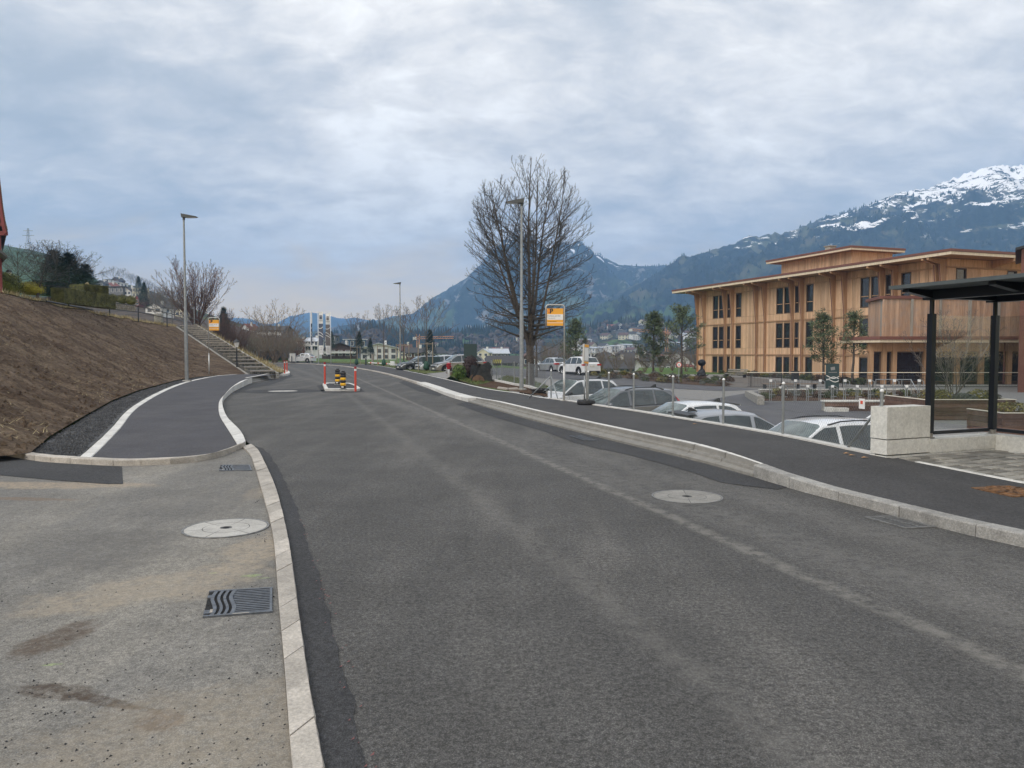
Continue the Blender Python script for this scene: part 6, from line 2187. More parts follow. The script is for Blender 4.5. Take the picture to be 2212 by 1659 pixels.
# ---- lamps
def street_lamp(label, base, h, ang):
    t = thing('street_lamp', label, 'street lamp', (0, 0, 0), 'tall street lamps along the road')
    q = MB(); q.tube([(0, 0, -.2), (0, 0, h * .42), (0, 0, h * .44), (0, 0, h - .05)], [.088, .082, .06, .042], 14); q.build('pole', M['galv'], t, True, 40)
    q = MB(); q.lathe([(.22, -.05), (.22, .05), (.17, .07)], (0, 0, 0), 14); q.build('foundation', M['concrete_old'], t)
    q = MB()
    q.tube([(0, 0, h - .14), (0, 0, h + .02)], .055, 10)
    pr = [(-.10, h + .16), (.62, h + .03), (.64, h + .0), (.10, h - .02), (-.08, h - .02)]
    for s_ in (1,):
        a = [Vector((x, -.13, z)) for x, z in pr]; q.prism(a, (0, .26, 0))
    q.build('lamp_head', M['lamp_head'], t)
    q = MB(); q.prism([Vector((x, -.10, z)) for x, z in ((.14, h - .03), (.58, h - .008), (.58, h - .022), (.14, h - .036))], (0, .2, 0)); q.build('lens', M['lens_clear'], t)
    place(t, base, ang)
    return t
bl = Gf(403.5, 824, zp); hl = P(394, 469, bl.y).z - bl.z
street_lamp('tall grey street lamp at the foot of the soil bank', bl, hl, rad(5))
br_ = Gf(1126.5, 845, zv); hr = P(1124, 440, br_.y).z - br_.z
street_lamp('tall grey street lamp in the soil bed in front of the big bare tree', br_ + Vector((0, 0, .04)), hr, rad(176))
b3 = P(865, 793, 74); h3 = P(861, 613, 74).z - b3.z
street_lamp('distant street lamp among the young trees', b3, h3, rad(184))

# ---- bus stop signs
def stop_sign(label, base, s, right, flip=False):
    t = thing('bus_stop_sign', label, 'bus stop sign', tuple(base), 'orange bus stop signs')
    r = Vector(right).normalized(); b = Vector(base); up = Vector((0, 0, 1))
    nrm = r.cross(up)
    H_, w = 3.02 * s, .58 * s
    o_ = r * w if flip else Vector((0, 0, 0))
    def pt(x, z): return b + o_ + r * x + up * z
    def pt2(x, z): return b + r * (-x if flip else x) + up * z
    arc = [pt2(0, H_ - .09 * s)] + [pt2(-(.09 - .09 * math.cos(a)) * s, H_ - .09 * s + .09 * math.sin(a) * s) for a in np.linspace(.2, PI / 2, 6)]
    arc2 = [pt2(-w + (.09 - .09 * math.cos(a)) * s, H_ - .09 * s + .09 * math.sin(a) * s) for a in np.linspace(PI / 2, 0, 7)]
    q = MB(); q.tube([pt2(0, -.05), pt2(0, 1.15 * s)], .036 * s, 10); q.build('lower_pole', M['stainless'], t, True)
    q = MB(); q.tube([pt2(0, 1.13 * s), pt2(0, 1.17 * s)] , .042 * s, 10); q.tube([pt2(0, 1.17 * s)] + arc + arc2 + [pt2(-w, H_ - .66 * s)], .021 * s, 8); q.build('hoop', M['stainless'], t, True)
    q = MB(); c = pt2(0, 0); q.box(c, (.24 * s, .24 * s, .03), math.atan2(r.y, r.x)); q.build('base_plate', M['concrete_old'], t)
    def plate(x0, x1, z0, z1, o, mat, name, th=.012):
        q = MB(); a = [pt(x0, z0) + nrm * o, pt(x1, z0) + nrm * o, pt(x1, z1) + nrm * o, pt(x0, z1) + nrm * o]
        q.prism(a, -nrm * th); return q.build(name, mat, t)
    x0, x1 = -w + .035 * s, -.035 * s
    zt, zb_ = H_ - .115 * s, H_ - .655 * s
    hgt = zt - zb_
    pl = plate(x0, x1, zb_, zt, .012, M['orange'], 'sign_panel', .024)
    def sub(z0, z1, mat, nm):
        o = plate(x0 + .004, x1 - .004, z0, z1, .0145, mat, nm, .004); o.parent = pl; return o
    sub(zb_ + hgt * .34, zb_ + hgt * .66, M['sign_white'], 'name_field')
    sub(zb_ + hgt * .155, zb_ + hgt * .18, M['sign_white'], 'white_line')
    def txt(s_, size, x, z, mat, bold=0):
        text_obj(s_, size * s, 'lettering', mat, pl, Matrix.Translation(-b) @ face_frame(pt(x, z) + nrm * .016, r), bold)
    txt('P', .20, x0 + .085 * s, zt - .150 * s, M['sign_black'], .035)
    # the red-edged arrow cross left of the P
    q = MB()
    cx, cz, a_ = x0 + .062 * s, zt - .082 * s, .026 * s
    cross = [(-a_, a_ * 2.3), (a_, a_ * 2.3), (a_, a_), (a_ * 1.6, a_), (a_ * 1.6, -a_), (a_, -a_), (a_, -a_ * 2.3), (-a_, -a_ * 2.3), (-a_, -a_), (-a_ * 2.2, 0), (-a_, a_)]
    q.prism([pt(cx + i, cz + j) + nrm * .0165 for i, j in cross], -nrm * .003)
    lo = q.build('logo', M['sign_red'], t); lo.parent = pl
    q = MB()
    q.prism([pt(cx + i * .6, cz + j * .72) + nrm * .018 for i, j in cross], -nrm * .002)
    lo = q.build('logo_inset', M['orange'], t); lo.parent = pl
    txt('Kurhaus am See', .062, x0 + .016 * s, zb_ + hgt * .535, M['sign_grey'], .01)
    txt('Wilen (Sarnen)', .040, x0 + .016 * s, zb_ + hgt * .415, M['sign_grey'])
    txt('351 Sarnen Bahnhof', .034, x0 + .016 * s, zb_ + hgt * .225, M['sign_black'])
    return t
bs = Gf(1218.5, 866, zr)
sc = (P(1218, 657, bs.y).z - bs.z) / 3.04
stop_sign('orange and white bus stop sign on a steel hoop before the parked white crossover', bs, sc, (1, .02, 0))
bs2 = Gf(452, 812, zp)
sc2 = (P(448, 685.5, bs2.y).z - bs2.z) / 3.04
t = stop_sign('orange and white bus stop sign on a steel hoop beside the left footpath', bs2, sc2, (1, .0, 0), True)

# ---- temporary stop: tyre foot, two poles and a timetable case
zt_ = Gf(1266, 874, zr)
T = thing('temporary_stop_pole', 'temporary bus stop pole with timetable case standing in an old tyre', 'stop pole', tuple(zt_))
q = MB(); q.lathe([(.13, .0), (.22, .0), (.255, .03), (.26, .08), (.24, .12), (.20, .135), (.13, .125), (.12, .06)], tuple(zt_), 24, cap=False)
q.build('tyre', M['rubber'], T, True, 40)
q = MB(); q.lathe([(.001, .06), (.14, .06), (.14, .07), (.001, .075)], tuple(zt_), 16); q.build('concrete_fill', M['concrete_old'], T)
q = MB(); q.tube([zt_ + Vector((.03, 0, .05)), zt_ + Vector((.00, 0, 1.0)), zt_ + Vector((-.02, 0, 1.70))], .024, 8); q.build('pole', M['stainless'], T, True)
q = MB(); q.tube([zt_ + Vector((-.045, 0, .05)), zt_ + Vector((-.045, 0, .82))], .022, 8); q.build('pole', M['galv'], T, True)
c0 = zt_ + Vector((-.02, -.02, 1.42)); Mz = Matrix.Rotation(rad(62), 3, 'Z') @ Matrix.Rotation(rad(3), 3, 'Y')
q = MB(); q.box(c0, (.34, .05, .56), M=Mz); cs = q.build('timetable_case', M['stainless'], T)
q = MB(); q.box(c0 + Mz @ Vector((0, -.027, .0)), (.27, .008, .36), M=Mz); q.build('timetable', M['sign_white'], cs)
q = MB(); q.box(c0 + Mz @ Vector((0, -.028, .23)), (.29, .010, .07), M=Mz); q.box(c0 + Mz @ Vector((0, -.028, -.235)), (.29, .010, .05), M=Mz); q.build('orange_band', M['orange'], cs)

# ---- red marker posts, beacons, islands
def red_post(label, base, h, group):
    t = thing('marker_post', label, 'marker post', tuple(base), group)
    b = Vector(base)
    q = MB(); q.tube([b + Vector((0, 0, -.05)), b + Vector((0, 0, h * .86))], .047, 10); q.build('post', M['red_plastic'], t, True, 40)
    q = MB(); q.tube([b + Vector((0, 0, h * .82)), b + Vector((0, 0, h * .90))], .049, 10); q.build('reflector_band', M['sign_white'], t, True, 40)
    q = MB(); q.tube([b + Vector((0, 0, h * .901)), b + Vector((0, 0, h))], .05, 10); q.build('cap', M['hydrant_red'], t, True, 40)
ia, ib = G(702, 831, .07), G(768, 843, .07)
red_post('red marker post on the rear left corner of the traffic island', ia, 1.12, 'red marker posts on the island')
red_post('red marker post on the front right corner of the traffic island', ib, 1.0, 'red marker posts on the island')
red_post('red marker post at the kerb tip below the garden stairs, nearer one', G(615, 808, .1), 1.0, 'red marker posts at the kerb tip')
red_post('red marker post at the kerb tip below the garden stairs, farther one', G(620, 804, .1), .95, 'red marker posts at the kerb tip')
red_post('red marker post at the bend next to a white guide post', P(566.5, 789, 100), .9, 'red marker posts at the kerb tip')
gp_ = P(562, 788, 102); t = thing('guide_post', 'short white guide post with black band at the bend', 'guide post', tuple(gp_))
q = MB(); q.prism([gp_ + Vector((-.07, 0, -.1)), gp_ + Vector((.07, 0, -.1)), gp_ + Vector((.06, .1, -.1)), gp_ + Vector((-.06, .1, -.1))], (0, 0, .8)); q.build('post', M['white_paint'], t)
q = MB(); q.box(gp_ + Vector((0, .045, .45)), (.16, .13, .16)); q.build('black_band', M['sign_black'], t)
isl = line([(697, 833), (706.7, 830.3), (756, 831.0), (768, 835.5), (779, 842.5), (775, 845.3), (702, 845.0)])
K = structure('traffic_island')
cen = sum(isl, Vector()) / len(isl)
loop = isl + [isl[0]]
outer_ = resample(loop, 25); inner_ = [p + (cen - p) * .17 for p in outer_]
def isl_stones():
    for i in range(24):
        a, b, c, d = outer_[i], outer_[i + 1], inner_[i + 1], inner_[i]
        q = MB(); s_ = .992
        m_ = (a + b + c + d) / 4
        pts_ = [m_ + (p - m_) * .985 for p in (a, b, c, d)]
        q.prism([Vector((p.x, p.y, .10)) for p in pts_], (0, 0, -.2)); q.build('kerb_stone', M['granite_light'], K)
isl_stones()
o = sheet('island_asphalt', [Vector((p.x, p.y, 0)) for p in inner_[:-1]], M['asphalt_patch'], dz=.085)
sheet('asphalt_strip', line([(684, 834), (700, 829.6), (765, 830.4), (789, 846.5), (770, 848), (697, 848)]), M['asphalt_patch'], dz=.004)
def beacon(label, base):
    t = thing('traffic_beacon', label, 'beacon', tuple(base), 'black and yellow island beacons')
    b = Vector(base)
    z = .02
    q = MB(); q.lathe([(.17, 0), (.17, .03), (.10, .05)], tuple(b), 14); q.build('foot', M['galv'], t)
    for k in range(6):
        mat = M['yellow'] if k % 2 == 1 else M['sign_black']
        if k == 5: mat = M['yellow']
        hk = .115 if k in (1, 3) else .105
        q = MB(); q.rbox(b + Vector((0, 0, .05 + k * .115 + .0575)), (.215, .215, .113), .03); 
        q.build('band', [M['sign_black'], M['yellow'], M['sign_black'], M['yellow'], M['sign_black'], M['sign_black']][k], t)
    q = MB(); q.lathe([(.07, 0), (.07, .05)], (b.x, b.y, b.z + .74), 12); q.build('cap', M['sign_black'], t)
    q = MB(); q.box(b + Vector((-.01, -.109, .115)), (.10, .006, .05)); q.build('sticker', M['sign_white'], t)
beacon('black and yellow ringed beacon at the rear of the traffic island', G(729.5, 831.5, .09))
beacon('black and yellow ringed beacon at the front of the traffic island, nearest the viewer', G(741.5, 841.5, .09))

# ---- covers and gullies
def manhole(label, c, r, z=.006, mat='manhole'):
    t = thing('manhole_cover', label, 'manhole cover', tuple(c), 'round concrete manhole covers')
    q = MB(); q.lathe([(r * 1.0, 0), (r * 1.0, z), (r * .955, z), (r * .955, z - .004)], tuple(c), 40, cap=False); q.build('ring', M['grate_grey'], t)
    for k in range(6):
        a0, a1 = 2 * PI * k / 6 + .4 + .012, 2 * PI * (k + 1) / 6 + .4 - .012
        q = MB(); n = 8
        for (r0, r1) in ((.14, .53), (.545, .945)):
            pa = [Vector((c[0] + r * r1 * math.cos(a), c[1] + r * r1 * math.sin(a), c[2] + z - .001)) for a in np.linspace(a0, a1, n)]
            pb_ = [Vector((c[0] + r * r0 * math.cos(a), c[1] + r * r0 * math.sin(a), c[2] + z - .001)) for a in np.linspace(a1, a0, n)]
            q.poly(pa + pb_)
        q.build('cover_segment', M[mat], t)
    q = MB(); q.lathe([(r * .952, 0), (.001, .001)], (c[0], c[1], c[2] + z - .004), 32); q.build('joint_bed', M['gravel'], t)
    q = MB(); q.lathe([(r * .07, .0), (.001, .0005)], (c[0], c[1], c[2] + z), 12); q.build('lifting_hole', M['pit'], t)
manhole('round pale manhole cover in the dusty lay-by beside the kerb', G(488.5, 1141.5, .012), .385, .010)
manhole('round manhole cover in the carriageway before the stepped bus kerb', G(1484, 1073, 0), .40, .007, 'manhole_dark')
sheet('asphalt_strip', [G(611, 845) + Vector((1.75 * math.cos(a), 1.75 * math.sin(a), 0)) for a in np.linspace(0, 2 * PI, 30)[:-1]], M['asphalt_patch'], dz=.004)
manhole('round manhole cover ringed by dark asphalt near the traffic island', G(611, 845, .004), .62, .008, 'manhole')

def gully(label, corners, z, style, group='street gully grates', mat=None):
    # corners: near-left, near-right, far-right, far-left
    a, b, c, d = [Vector((p.x, p.y, z)) for p in corners]
    t = thing('gully_grate', label, 'drain grate', tuple((a + c) / 2), group)
    mat = mat or M['grate_iron']
    def uv(s, q_): return a.lerp(b, s).lerp(d.lerp(c, s), q_)
    def patch(pts, h0, h1, nm, m_):
        q = MB(); q.prism([uv(*p) + Vector((0, 0, h1)) for p in pts], (0, 0, h0 - h1)); return q.build(nm, m_, t)
    q = MB(); q.poly([uv(*p) + Vector((0, 0, .002)) for p in ((0.0, 0), (1, 0), (1, 1), (0, 1))]); q.build('pit', M['pit'], t)
    fr = .025
    patch([(0, 0), (1, 0), (1, .04), (0, .04)], .0, .012, 'frame', mat)
    patch([(0, .96), (1, .96), (1, 1), (0, 1)], .0, .012, 'frame', mat)
    if style == 'wave':
        patch([(.955, .045), (.995, .045), (.995, .955), (.955, .955)], .0, .012, 'frame', mat)
        # straight bars on the right, three wavy bars on the left
        for k in range(13):
            q0 = .06 + k * .07
            patch([(.40, q0), (.955, q0), (.955, q0 + .034), (.40, q0 + .034)], -.0, .010, 'bar', mat)
        def wave(x0, w, nm='wave_bar'):
            n = 14
            L_ = [(x0 + .035 * math.sin(2 * PI * (i / n) * 1.0 + .2), .04 + .92 * i / n) for i in range(n + 1)]
            q = MB()
            for (s0, q0), (s1, q1) in zip(L_, L_[1:]):
                q.prism([uv(s0, q0) + Vector((0, 0, .011)), uv(s0 + w, q0) + Vector((0, 0, .011)), uv(s1 + w, q1) + Vector((0, 0, .011)), uv(s1, q1) + Vector((0, 0, .011))], (0, 0, -.009))
            q.build(nm, mat, t)
        wave(.085, .055); wave(.185, .045); wave(.275, .045); wave(.365, .06)
        patch([(.0, .10), (.10, .10), (.10, .22), (.0, .22)], 0, .012, 'lug', mat); patch([(.0, .70), (.10, .70), (.10, .80), (.0, .80)], 0, .012, 'lug', mat)
        q = MB(); q.poly([uv(*p) + Vector((0, 0, .0125)) for p in ((.085, .12), (.125, .12), (.125, .24), (.085, .24))]); q.build('badge', M['granite'], t)
        q = MB(); q.poly([uv(*p) + Vector((0, 0, .0125)) for p in ((.42, .01), (.66, .01), (.66, .03), (.42, .03))]); q.build('cast_lettering', M['granite'], t)
    else:
        patch([(0, .045), (.03, .045), (.03, .955), (0, .955)], 0, .012, 'frame', mat); patch([(.97, .045), (1, .045), (1, .955), (.97, .955)], 0, .012, 'frame', mat)
        n = 11
        for k in range(n):
            s0 = .035 + k * (.93 / n)
            patch([(s0, .045), (s0 + .030, .045), (s0 + .030, .955), (s0, .955)], 0, .006, 'bar', mat)
        patch([(.035, .48), (.965, .48), (.965, .52), (.035, .52)], .011, .012, 'cross_bar', mat)
gully('cast iron drain grate with wavy bars in the lay-by beside the kerb', [G(438, 1340), G(589, 1328), G(589, 1275), G(452, 1283)], .012, 'wave')
gully('small cast iron drain grate with wavy bars before the curved footpath edge', [G(473, 1020), G(545, 1019), G(540, 1007), G(476, 1007.5)], .012, 'wave')
gully('grey slotted drain grate against the right kerb in the foreground', [G(1868, 1119), G(1958, 1143), G(2022, 1140), G(1925, 1116)], .002, 'slot', mat=M['grate_grey'])
gully('slotted drain grate in the dark patch beside the stepped bus kerb', [G(1230, 943), G(1262, 953), G(1290, 953), G(1254, 942)], .008, 'slot', mat=M['grate_iron'])
# stained kerb beside the right drain is wear on the stone: rust wash kept in the granite variation
# rusty round cover in a square frame on the right pavement
c = Gf(2185, 1062, zr)
t = thing('pavement_cover', 'rust-orange iron cover with radial ribs set in the right pavement', 'cover', tuple(c))
dA, dB = dr_ * .27, Vector((-dr_.y, dr_.x, 0)) * .27
q = MB(); q.prism([c + dA + dB + Vector((0, 0, .012)), c + dA - dB + Vector((0, 0, .012)), c - dA - dB + Vector((0, 0, .012)), c - dA + dB + Vector((0, 0, .012))], (0, 0, -.03)); q.build('frame', M['rust'], t)
for k in range(14):
    a = 2 * PI * k / 14
    q = MB(); e_ = Vector((math.cos(a), math.sin(a), 0)); s_ = Vector((-e_.y, e_.x, 0))
    q.prism([c + e_ * .05 + s_ * .008 + Vector((0, 0, .021)), c + e_ * .05 - s_ * .008 + Vector((0, 0, .021)), c + e_ * .24 - s_ * .028 + Vector((0, 0, .021)), c + e_ * .24 + s_ * .028 + Vector((0, 0, .021))], (0, 0, -.01)); q.build('rib', M['rust'], t)
q = MB(); q.lathe([(.26, .012), (.26, .022), (.245, .022), (.245, .012)], tuple(c), 24, cap=False); q.build('ring', M['rust'], t)

# ---- chain-link fence on the retaining wall
F = thing('chain_link_fence', 'grey chain-link fence with steel posts on top of the retaining wall', 'fence', tuple(wl_[0]))
posts_uv = [(1876, 980), (1698, 943.6), (1565, 920), (1458.6, 903.5), (1374, 889), (1312, 880), (1260, 871), (1179.6, 858)]
fp = []
for (u, v) in posts_uv:
    p = Gf(u, v, zr)
    # stand the post on the wall top
    k = idx_near(wl_, p); q0 = wl_[k].lerp(wb[k], .55)
    fp.append(Vector((q0.x, q0.y, zr(q0.y) + .02)))
fh = .86
for i, p in enumerate(fp):
    q = MB(); q.tube([p + Vector((0, 0, -.1)), p + Vector((0, 0, fh + .03))], .024, 8)
    po = q.build('post', M['galv'], F, True, 40)
    q = MB(); q.lathe([(.03, 0), (.03, .015), (.012, .04)], tuple(p + Vector((0, 0, fh + .03))), 8); q.build('cap', M['white_paint'], po)
def brace(a, b):
    q = MB(); q.tube([a, b], .02, 7); q.build('brace', M['galv'], F, True)
dF = (fp[1] - fp[0]).normalized()
brace(fp[0] + Vector((0, 0, fh * .82)), fp[0] + dF * .75 + Vector((0, 0, .0)))
brace(fp[-1] + Vector((0, 0, fh * .85)), fp[-1] - (fp[-1] - fp[-2]).normalized() * .75 + Vector((.0, 0, -.1)))
brace(fp[-1] + Vector((0, 0, fh * .85)), fp[-1] + Vector((-.75, .35, -.05)))
mesh = MB()
path = []
for a, b in zip(fp, fp[1:]):
    n = max(2, int((b - a).length / .05))
    path += [a.lerp(b, i / n) for i in range(n)]
path.append(fp[-1])
cum = [0]
for a, b in zip(path, path[1:]): cum.append(cum[-1] + (b - a).length)
tot = cum[-1]
px_, py_, pz_ = [np.array([p[k] for p in path]) for k in range(3)]
def along(s): return Vector((np.interp(s, cum, px_), np.interp(s, cum, py_), np.interp(s, cum, pz_)))
def wire(m, a, b, r):
    d = (b - a).normalized(); o_ = d.cross(Vector((0, 0, 1)))
    o_ = o_.normalized() if o_.length > .01 else Vector((1, 0, 0)); w_ = d.cross(o_)
    vs = []
    for p in (a, b):
        for k in range(3):
            g_ = 2 * PI * k / 3; vs.append(p + (o_ * math.cos(g_) + w_ * math.sin(g_)) * r)
    m.add(vs, [(0, 1, 4, 3), (1, 2, 5, 4), (2, 0, 3, 5)])
sp0 = .062
s = -fh
while s < tot:
    for sg in (1, -1):
        a0, a1 = (s, s + fh * .80) if sg == 1 else (s + fh * .80, s)
        zA, zB = 0.02, fh
        # clip to the ends
        A_, B_ = a0, a1
        def clipz(x, x0, x1): return zA + (zB - zA) * (x - x0) / (x1 - x0)
        lo_, hi_ = max(0, min(a0, a1)), min(tot, max(a0, a1))
        if hi_ - lo_ < .03: continue
        p_a = along(lo_) + Vector((0, 0, clipz(lo_, a0, a1))); p_b = along(hi_) + Vector((0, 0, clipz(hi_, a0, a1)))
        wire(mesh, p_a, p_b, .0012)
    s += sp0
for zz_ in (.03, fh * .5, fh):
    for i in range(len(fp) - 1): wire(mesh, fp[i] + Vector((0, 0, zz_)), fp[i + 1] + Vector((0, 0, zz_)), .0025)
o = mesh.build('wire_mesh', M['wire'], F); o['kind'] = 'stuff'
q = MB(); pm = fp[0] + dF * .45 + Vector((-.0, -.02, fh * .80)); q.box(pm, (.13, .008, .15), math.atan2(dF.y, dF.x)); sgn = q.build('notice_plate', M['sign_white'], F)
q = MB(); q.box(pm + Vector((dF.y, -dF.x, 0)).normalized() * -.006 + Vector((0, 0, .02)), (.05, .006, .045), math.atan2(dF.y, dF.x)); q.build('red_mark', M['sign_red'], sgn)
# second run of posts behind the soil bed, on its own concrete edging
F2 = thing('wire_fence', 'low wire fence with steel posts and concrete edging between soil bed and driveway', 'fence', tuple(Gf(1120, 845, zr)))
fp2 = [Vector((p.x, p.y, zr(p.y) + .05)) for p in line([(1179.6, 852.5), (1142.5, 839), (1110.7, 833.5), (1083.8, 827.5), (1061, 823.4)], zr)]
for i, p in enumerate(fp2[1:]):
    q = MB(); q.tube([p + Vector((0, 0, -.2)), p + Vector((0, 0, 1.08))], .025, 8); po = q.build('post', M['galv'], F2, True, 40)
for a, b in zip(fp2, fp2[1:]):
    d = (b - a); ang = math.atan2(d.y, d.x); c = a.lerp(b, .5)
    q = MB(); q.box(c + Vector((0, 0, -.03)), (d.length - .01, .14, .22), ang); q.build('edging_stone', M['granite_light'], F2)
q = MB(); p = fp2[-1]; q.tube([p + Vector((0, 0, 1.0)), p + Vector((.55, -.35, .0))], .02, 7); q.build('brace', M['galv'], F2)
mesh = MB()
for a, b in zip(fp2, fp2[1:]):
    L = (b - a).length; n = int(L / .09)
    for i in range(-12, n):
        for sg in (1, -1):
            s0, s1 = i * .09 / L, (i * .09 + .9) / L
            f0, f1 = max(0, s0), min(1, s1)
            if f1 - f0 < .02: continue
            z0, z1 = [(f - s0) / (s1 - s0) for f in (f0, f1)]
            if sg < 0: z0, z1 = 1 - z0, 1 - z1
            wire(mesh, a.lerp(b, f0) + Vector((0, 0, .05 + .98 * z0)), a.lerp(b, f1) + Vector((0, 0, .05 + .98 * z1)), .002)
o = mesh.build('wire_mesh', M['wire'], F2); o['kind'] = 'stuff'

# ---- soil bed clutter
def slab(label, pts, z):
    t = thing('stone_slab', label, 'slab', tuple(pts[0]), 'stone slabs on the soil bed')
    q = MB(); q.prism([Vector((p.x, p.y, z + .06)) for p in pts], (0, 0, -.08)); q.build('slab', M['slab'], t)
slab('pale stone slab lying on the soil bed, the one farther from the lamp post', line([(1074, 842.5), (1096, 845.5), (1098, 843.6), (1077, 840.6)], zv), zr(32) + .04)
slab('pale stone slab lying on the soil bed, the one next to the lamp post', line([(1098, 845.8), (1121, 845.5), (1117, 842.2), (1099, 843.4)], zv), zr(32) + .04)
cc = Gf(1165, 853, zv)
t = thing('cable_coil', 'coil of black cable on the soil at the end of the fence', 'cable coil', tuple(cc))
q = MB()
for k in range(5):
    r_ = .26 + .05 * k * (-1) ** k * .5
    q.tube([cc + Vector((r_ * math.cos(a), r_ * .8 * math.sin(a), .09 + .03 * k + .02 * math.sin(3 * a + k))) for a in np.linspace(0, 2 * PI, 20)], .02, 5)
q.build('coil', M['tube_black'], t, True)
def bucket(label, base, s, rz, tilt):
    t = thing('excavator_bucket', label, 'bucket', (0, 0, 0), 'excavator buckets on the bed')
    w = .52
    prof = [Vector((x, z)) for x, z in ((-.66, .0), (-.30, -.03), (.15, -.02), (.46, .05), (.44, .30), (.30, .66), (.17, .93), (-.10, 1.0))]
    q = MB()
    th = .03
    rows = []
    for p in prof: rows.append([Vector((p.x, -w, p.y)), Vector((p.x, w, p.y))])
    q.grid(rows)
    cen_ = Vector((-.1, .5))
    rows = [[Vector((p.x + (cen_.x - p.x) * .06, -w + .02, p.y + (cen_.y - p.y) * .06)), Vector((p.x + (cen_.x - p.x) * .06, w - .02, p.y + (cen_.y - p.y) * .06))] for p in prof]
    q.grid(rows); q.build('shell', M['bucket'], t, True, 35)
    for s_ in (-1, 1):
        q = MB(); a = [Vector((p.x, s_ * w, p.y)) for p in prof] + [Vector((-.55, s_ * w, .22))]
        q.prism(a, (0, -s_ * .025, 0)); q.build('side_plate', M['bucket'], t)
    for k in range(4):
        y = lerp(-w + .1, w - .1, k / 3)
        q = MB(); q.prism([Vector((-.60, y - .05, -.01)), Vector((-.60, y + .05, -.01)), Vector((-.82, y + .03, -.03)), Vector((-.82, y - .03, -.03))], (0, 0, .05)); q.build('tooth', M['bucket'], t)
    for y in (-.13, .13):
        q = MB(); q.prism([Vector((.05, y - .02, .95)), Vector((.42, y - .02, .62)), Vector((.58, y - .02, .80)), Vector((.38, y - .02, 1.10))], (0, .04, 0)); q.build('bracket', M['bucket'], t)
    q = MB(); q.prism([Vector((-.34 + .36 * math.cos(a), -w - .012, .02 + .40 * math.sin(a))) for a in np.linspace(0, PI, 12)], (0, .02, 0)); q.build('mud', M['bucket_rust'], t)
    q = MB(); q.box((.12, -w - .02, .62), (.26, .03, .05), M=Matrix.Rotation(rad(-8), 3, 'Y')); q.build('stiffener', M['bucket'], t)
    t.location = base; t.rotation_euler = (tilt[0], tilt[1], rz); t.scale = (s, s, s)
    return t
b1 = Gf(1038, 826, zv); bucket('dark excavator bucket lying open towards the road with a brown mud-caked side', b1 + Vector((.1, .45, .02)), .95, rad(192) - PI, (0, rad(-4), 0))
b2 = Gf(1015, 821, zv); bucket('second excavator bucket leaning behind the muddy one', b2 + Vector((.15, 1.1, .08)), .85, rad(35), (0, rad(-24), 0))
hy = P(969.5, 814.5, 46.5)
t = thing('fire_hydrant', 'red-topped hydrant on a steel post beside the evergreen shrub', 'hydrant', tuple(hy))
q = MB(); q.lathe([(.085, 0), (.085, .48), (.075, .50)], tuple(hy), 12); q.build('post', M['stainless'], t, True, 40)
q = MB(); q.lathe([(.10, .49), (.12, .55), (.125, .78), (.155, .80), (.155, .86), (.08, .90), (.001, .91)], tuple(hy), 14)
q.build('head', M['hydrant_red'], t, True, 40)
q = MB(); q.tube([hy + Vector((-.17, 0, .68)), hy + Vector((.17, 0, .68))], .045, 8); q.build('outlet', M['hydrant_red'], t)
p0, p1_ = P(1002, 765, 48), P(1030, 743, 48)
t = thing('sign_board', 'back of a dark green sign board above the purple shrub', 'sign board', (p0.x, 48, .05))
q = MB(); q.box2((p0.x, 48, p0.z - .25), (p1_.x, 48.05, p1_.z)); q.build('board', M['board_green'], t)
for x in (p0.x + .1, p1_.x - .1):
    q = MB(); q.tube([(x, 48.09, -.1), (x, 48.09, p1_.z - .1)], .03, 8); q.build('post', M['dark_steel'], t)
p = P(1073, 785, 41.5)
t = thing('notice_shelter', 'small notice stand with a yellow and black striped roof', 'notice stand', (p.x, p.y, 0))
for k in range(9):
    q = MB(); q.prism([(p.x - .24 + k * .052, p.y - .16, p.z), (p.x - .24 + (k + 1) * .052, p.y - .16, p.z), (p.x - .20 + (k + 1) * .052, p.y + .15, p.z + .20), (p.x - .20 + k * .052, p.y + .15, p.z + .20)], (0, 0, .02))
    q.build('roof_strip', M['yellow_pale'] if k % 2 == 0 else M['sign_black'], t) if 'yellow_pale' in M else q.build('roof_strip', M['gold_bush'] if k % 2 == 0 else M['sign_black'], t)
q = MB(); q.box2((p.x - .22, p.y - .05, p.z - .12), (p.x + .22, p.y + .05, p.z + .02)); q.build('case', M['sign_black'], t)
q = MB(); q.tube([(p.x, p.y, -.6), (p.x, p.y, p.z - .1)], .03, 8); q.build('post', M['galv'], t)

# fence over the top of the bank
RF = thing('railing_fence', 'dark two-rail fence along the top of the soil bank', 'fence', tuple(gp(238, 690, 60)))
rp = [gp(237, 682, 58), gp(299, 688, 63.5), gp(361, 700, 69), gp(398, 706, 75), gp(430, 712, 84)]
for p in rp:
    q = MB(); q.tube([p + Vector((0, 0, -.3)), p + Vector((0, 0, 1.1))], .05, 7); q.build('post', M['dark_steel'], RF)
for a, b in zip(rp, rp[1:]):
    for z in (1.05, .55):
        q = MB(); q.tube([a + Vector((0, 0, z)), b + Vector((0, 0, z))], .035, 6); q.build('rail', M['dark_steel'], RF)
RL = thing('timber_rail', 'low dark timber rail lying along the grass edge below the segmented hedge', 'rail', tuple(gp(100, 650, 44)))
a, b = gp(100, 650.5, 44.5), gp(200, 669, 51)
q = MB(); q.tube([a, a.lerp(b, .4)], .06, 6); q.build('rail', M['dark_steel'], RL)
q = MB(); q.tube([a.lerp(b, .45), b], .06, 6); q.build('rail', M['dark_steel'], RL)
tp_ = gp(420, 706, 81); t = thing('grey_pole', 'thin grey pole at the top of the garden stairs', 'pole', tuple(tp_))
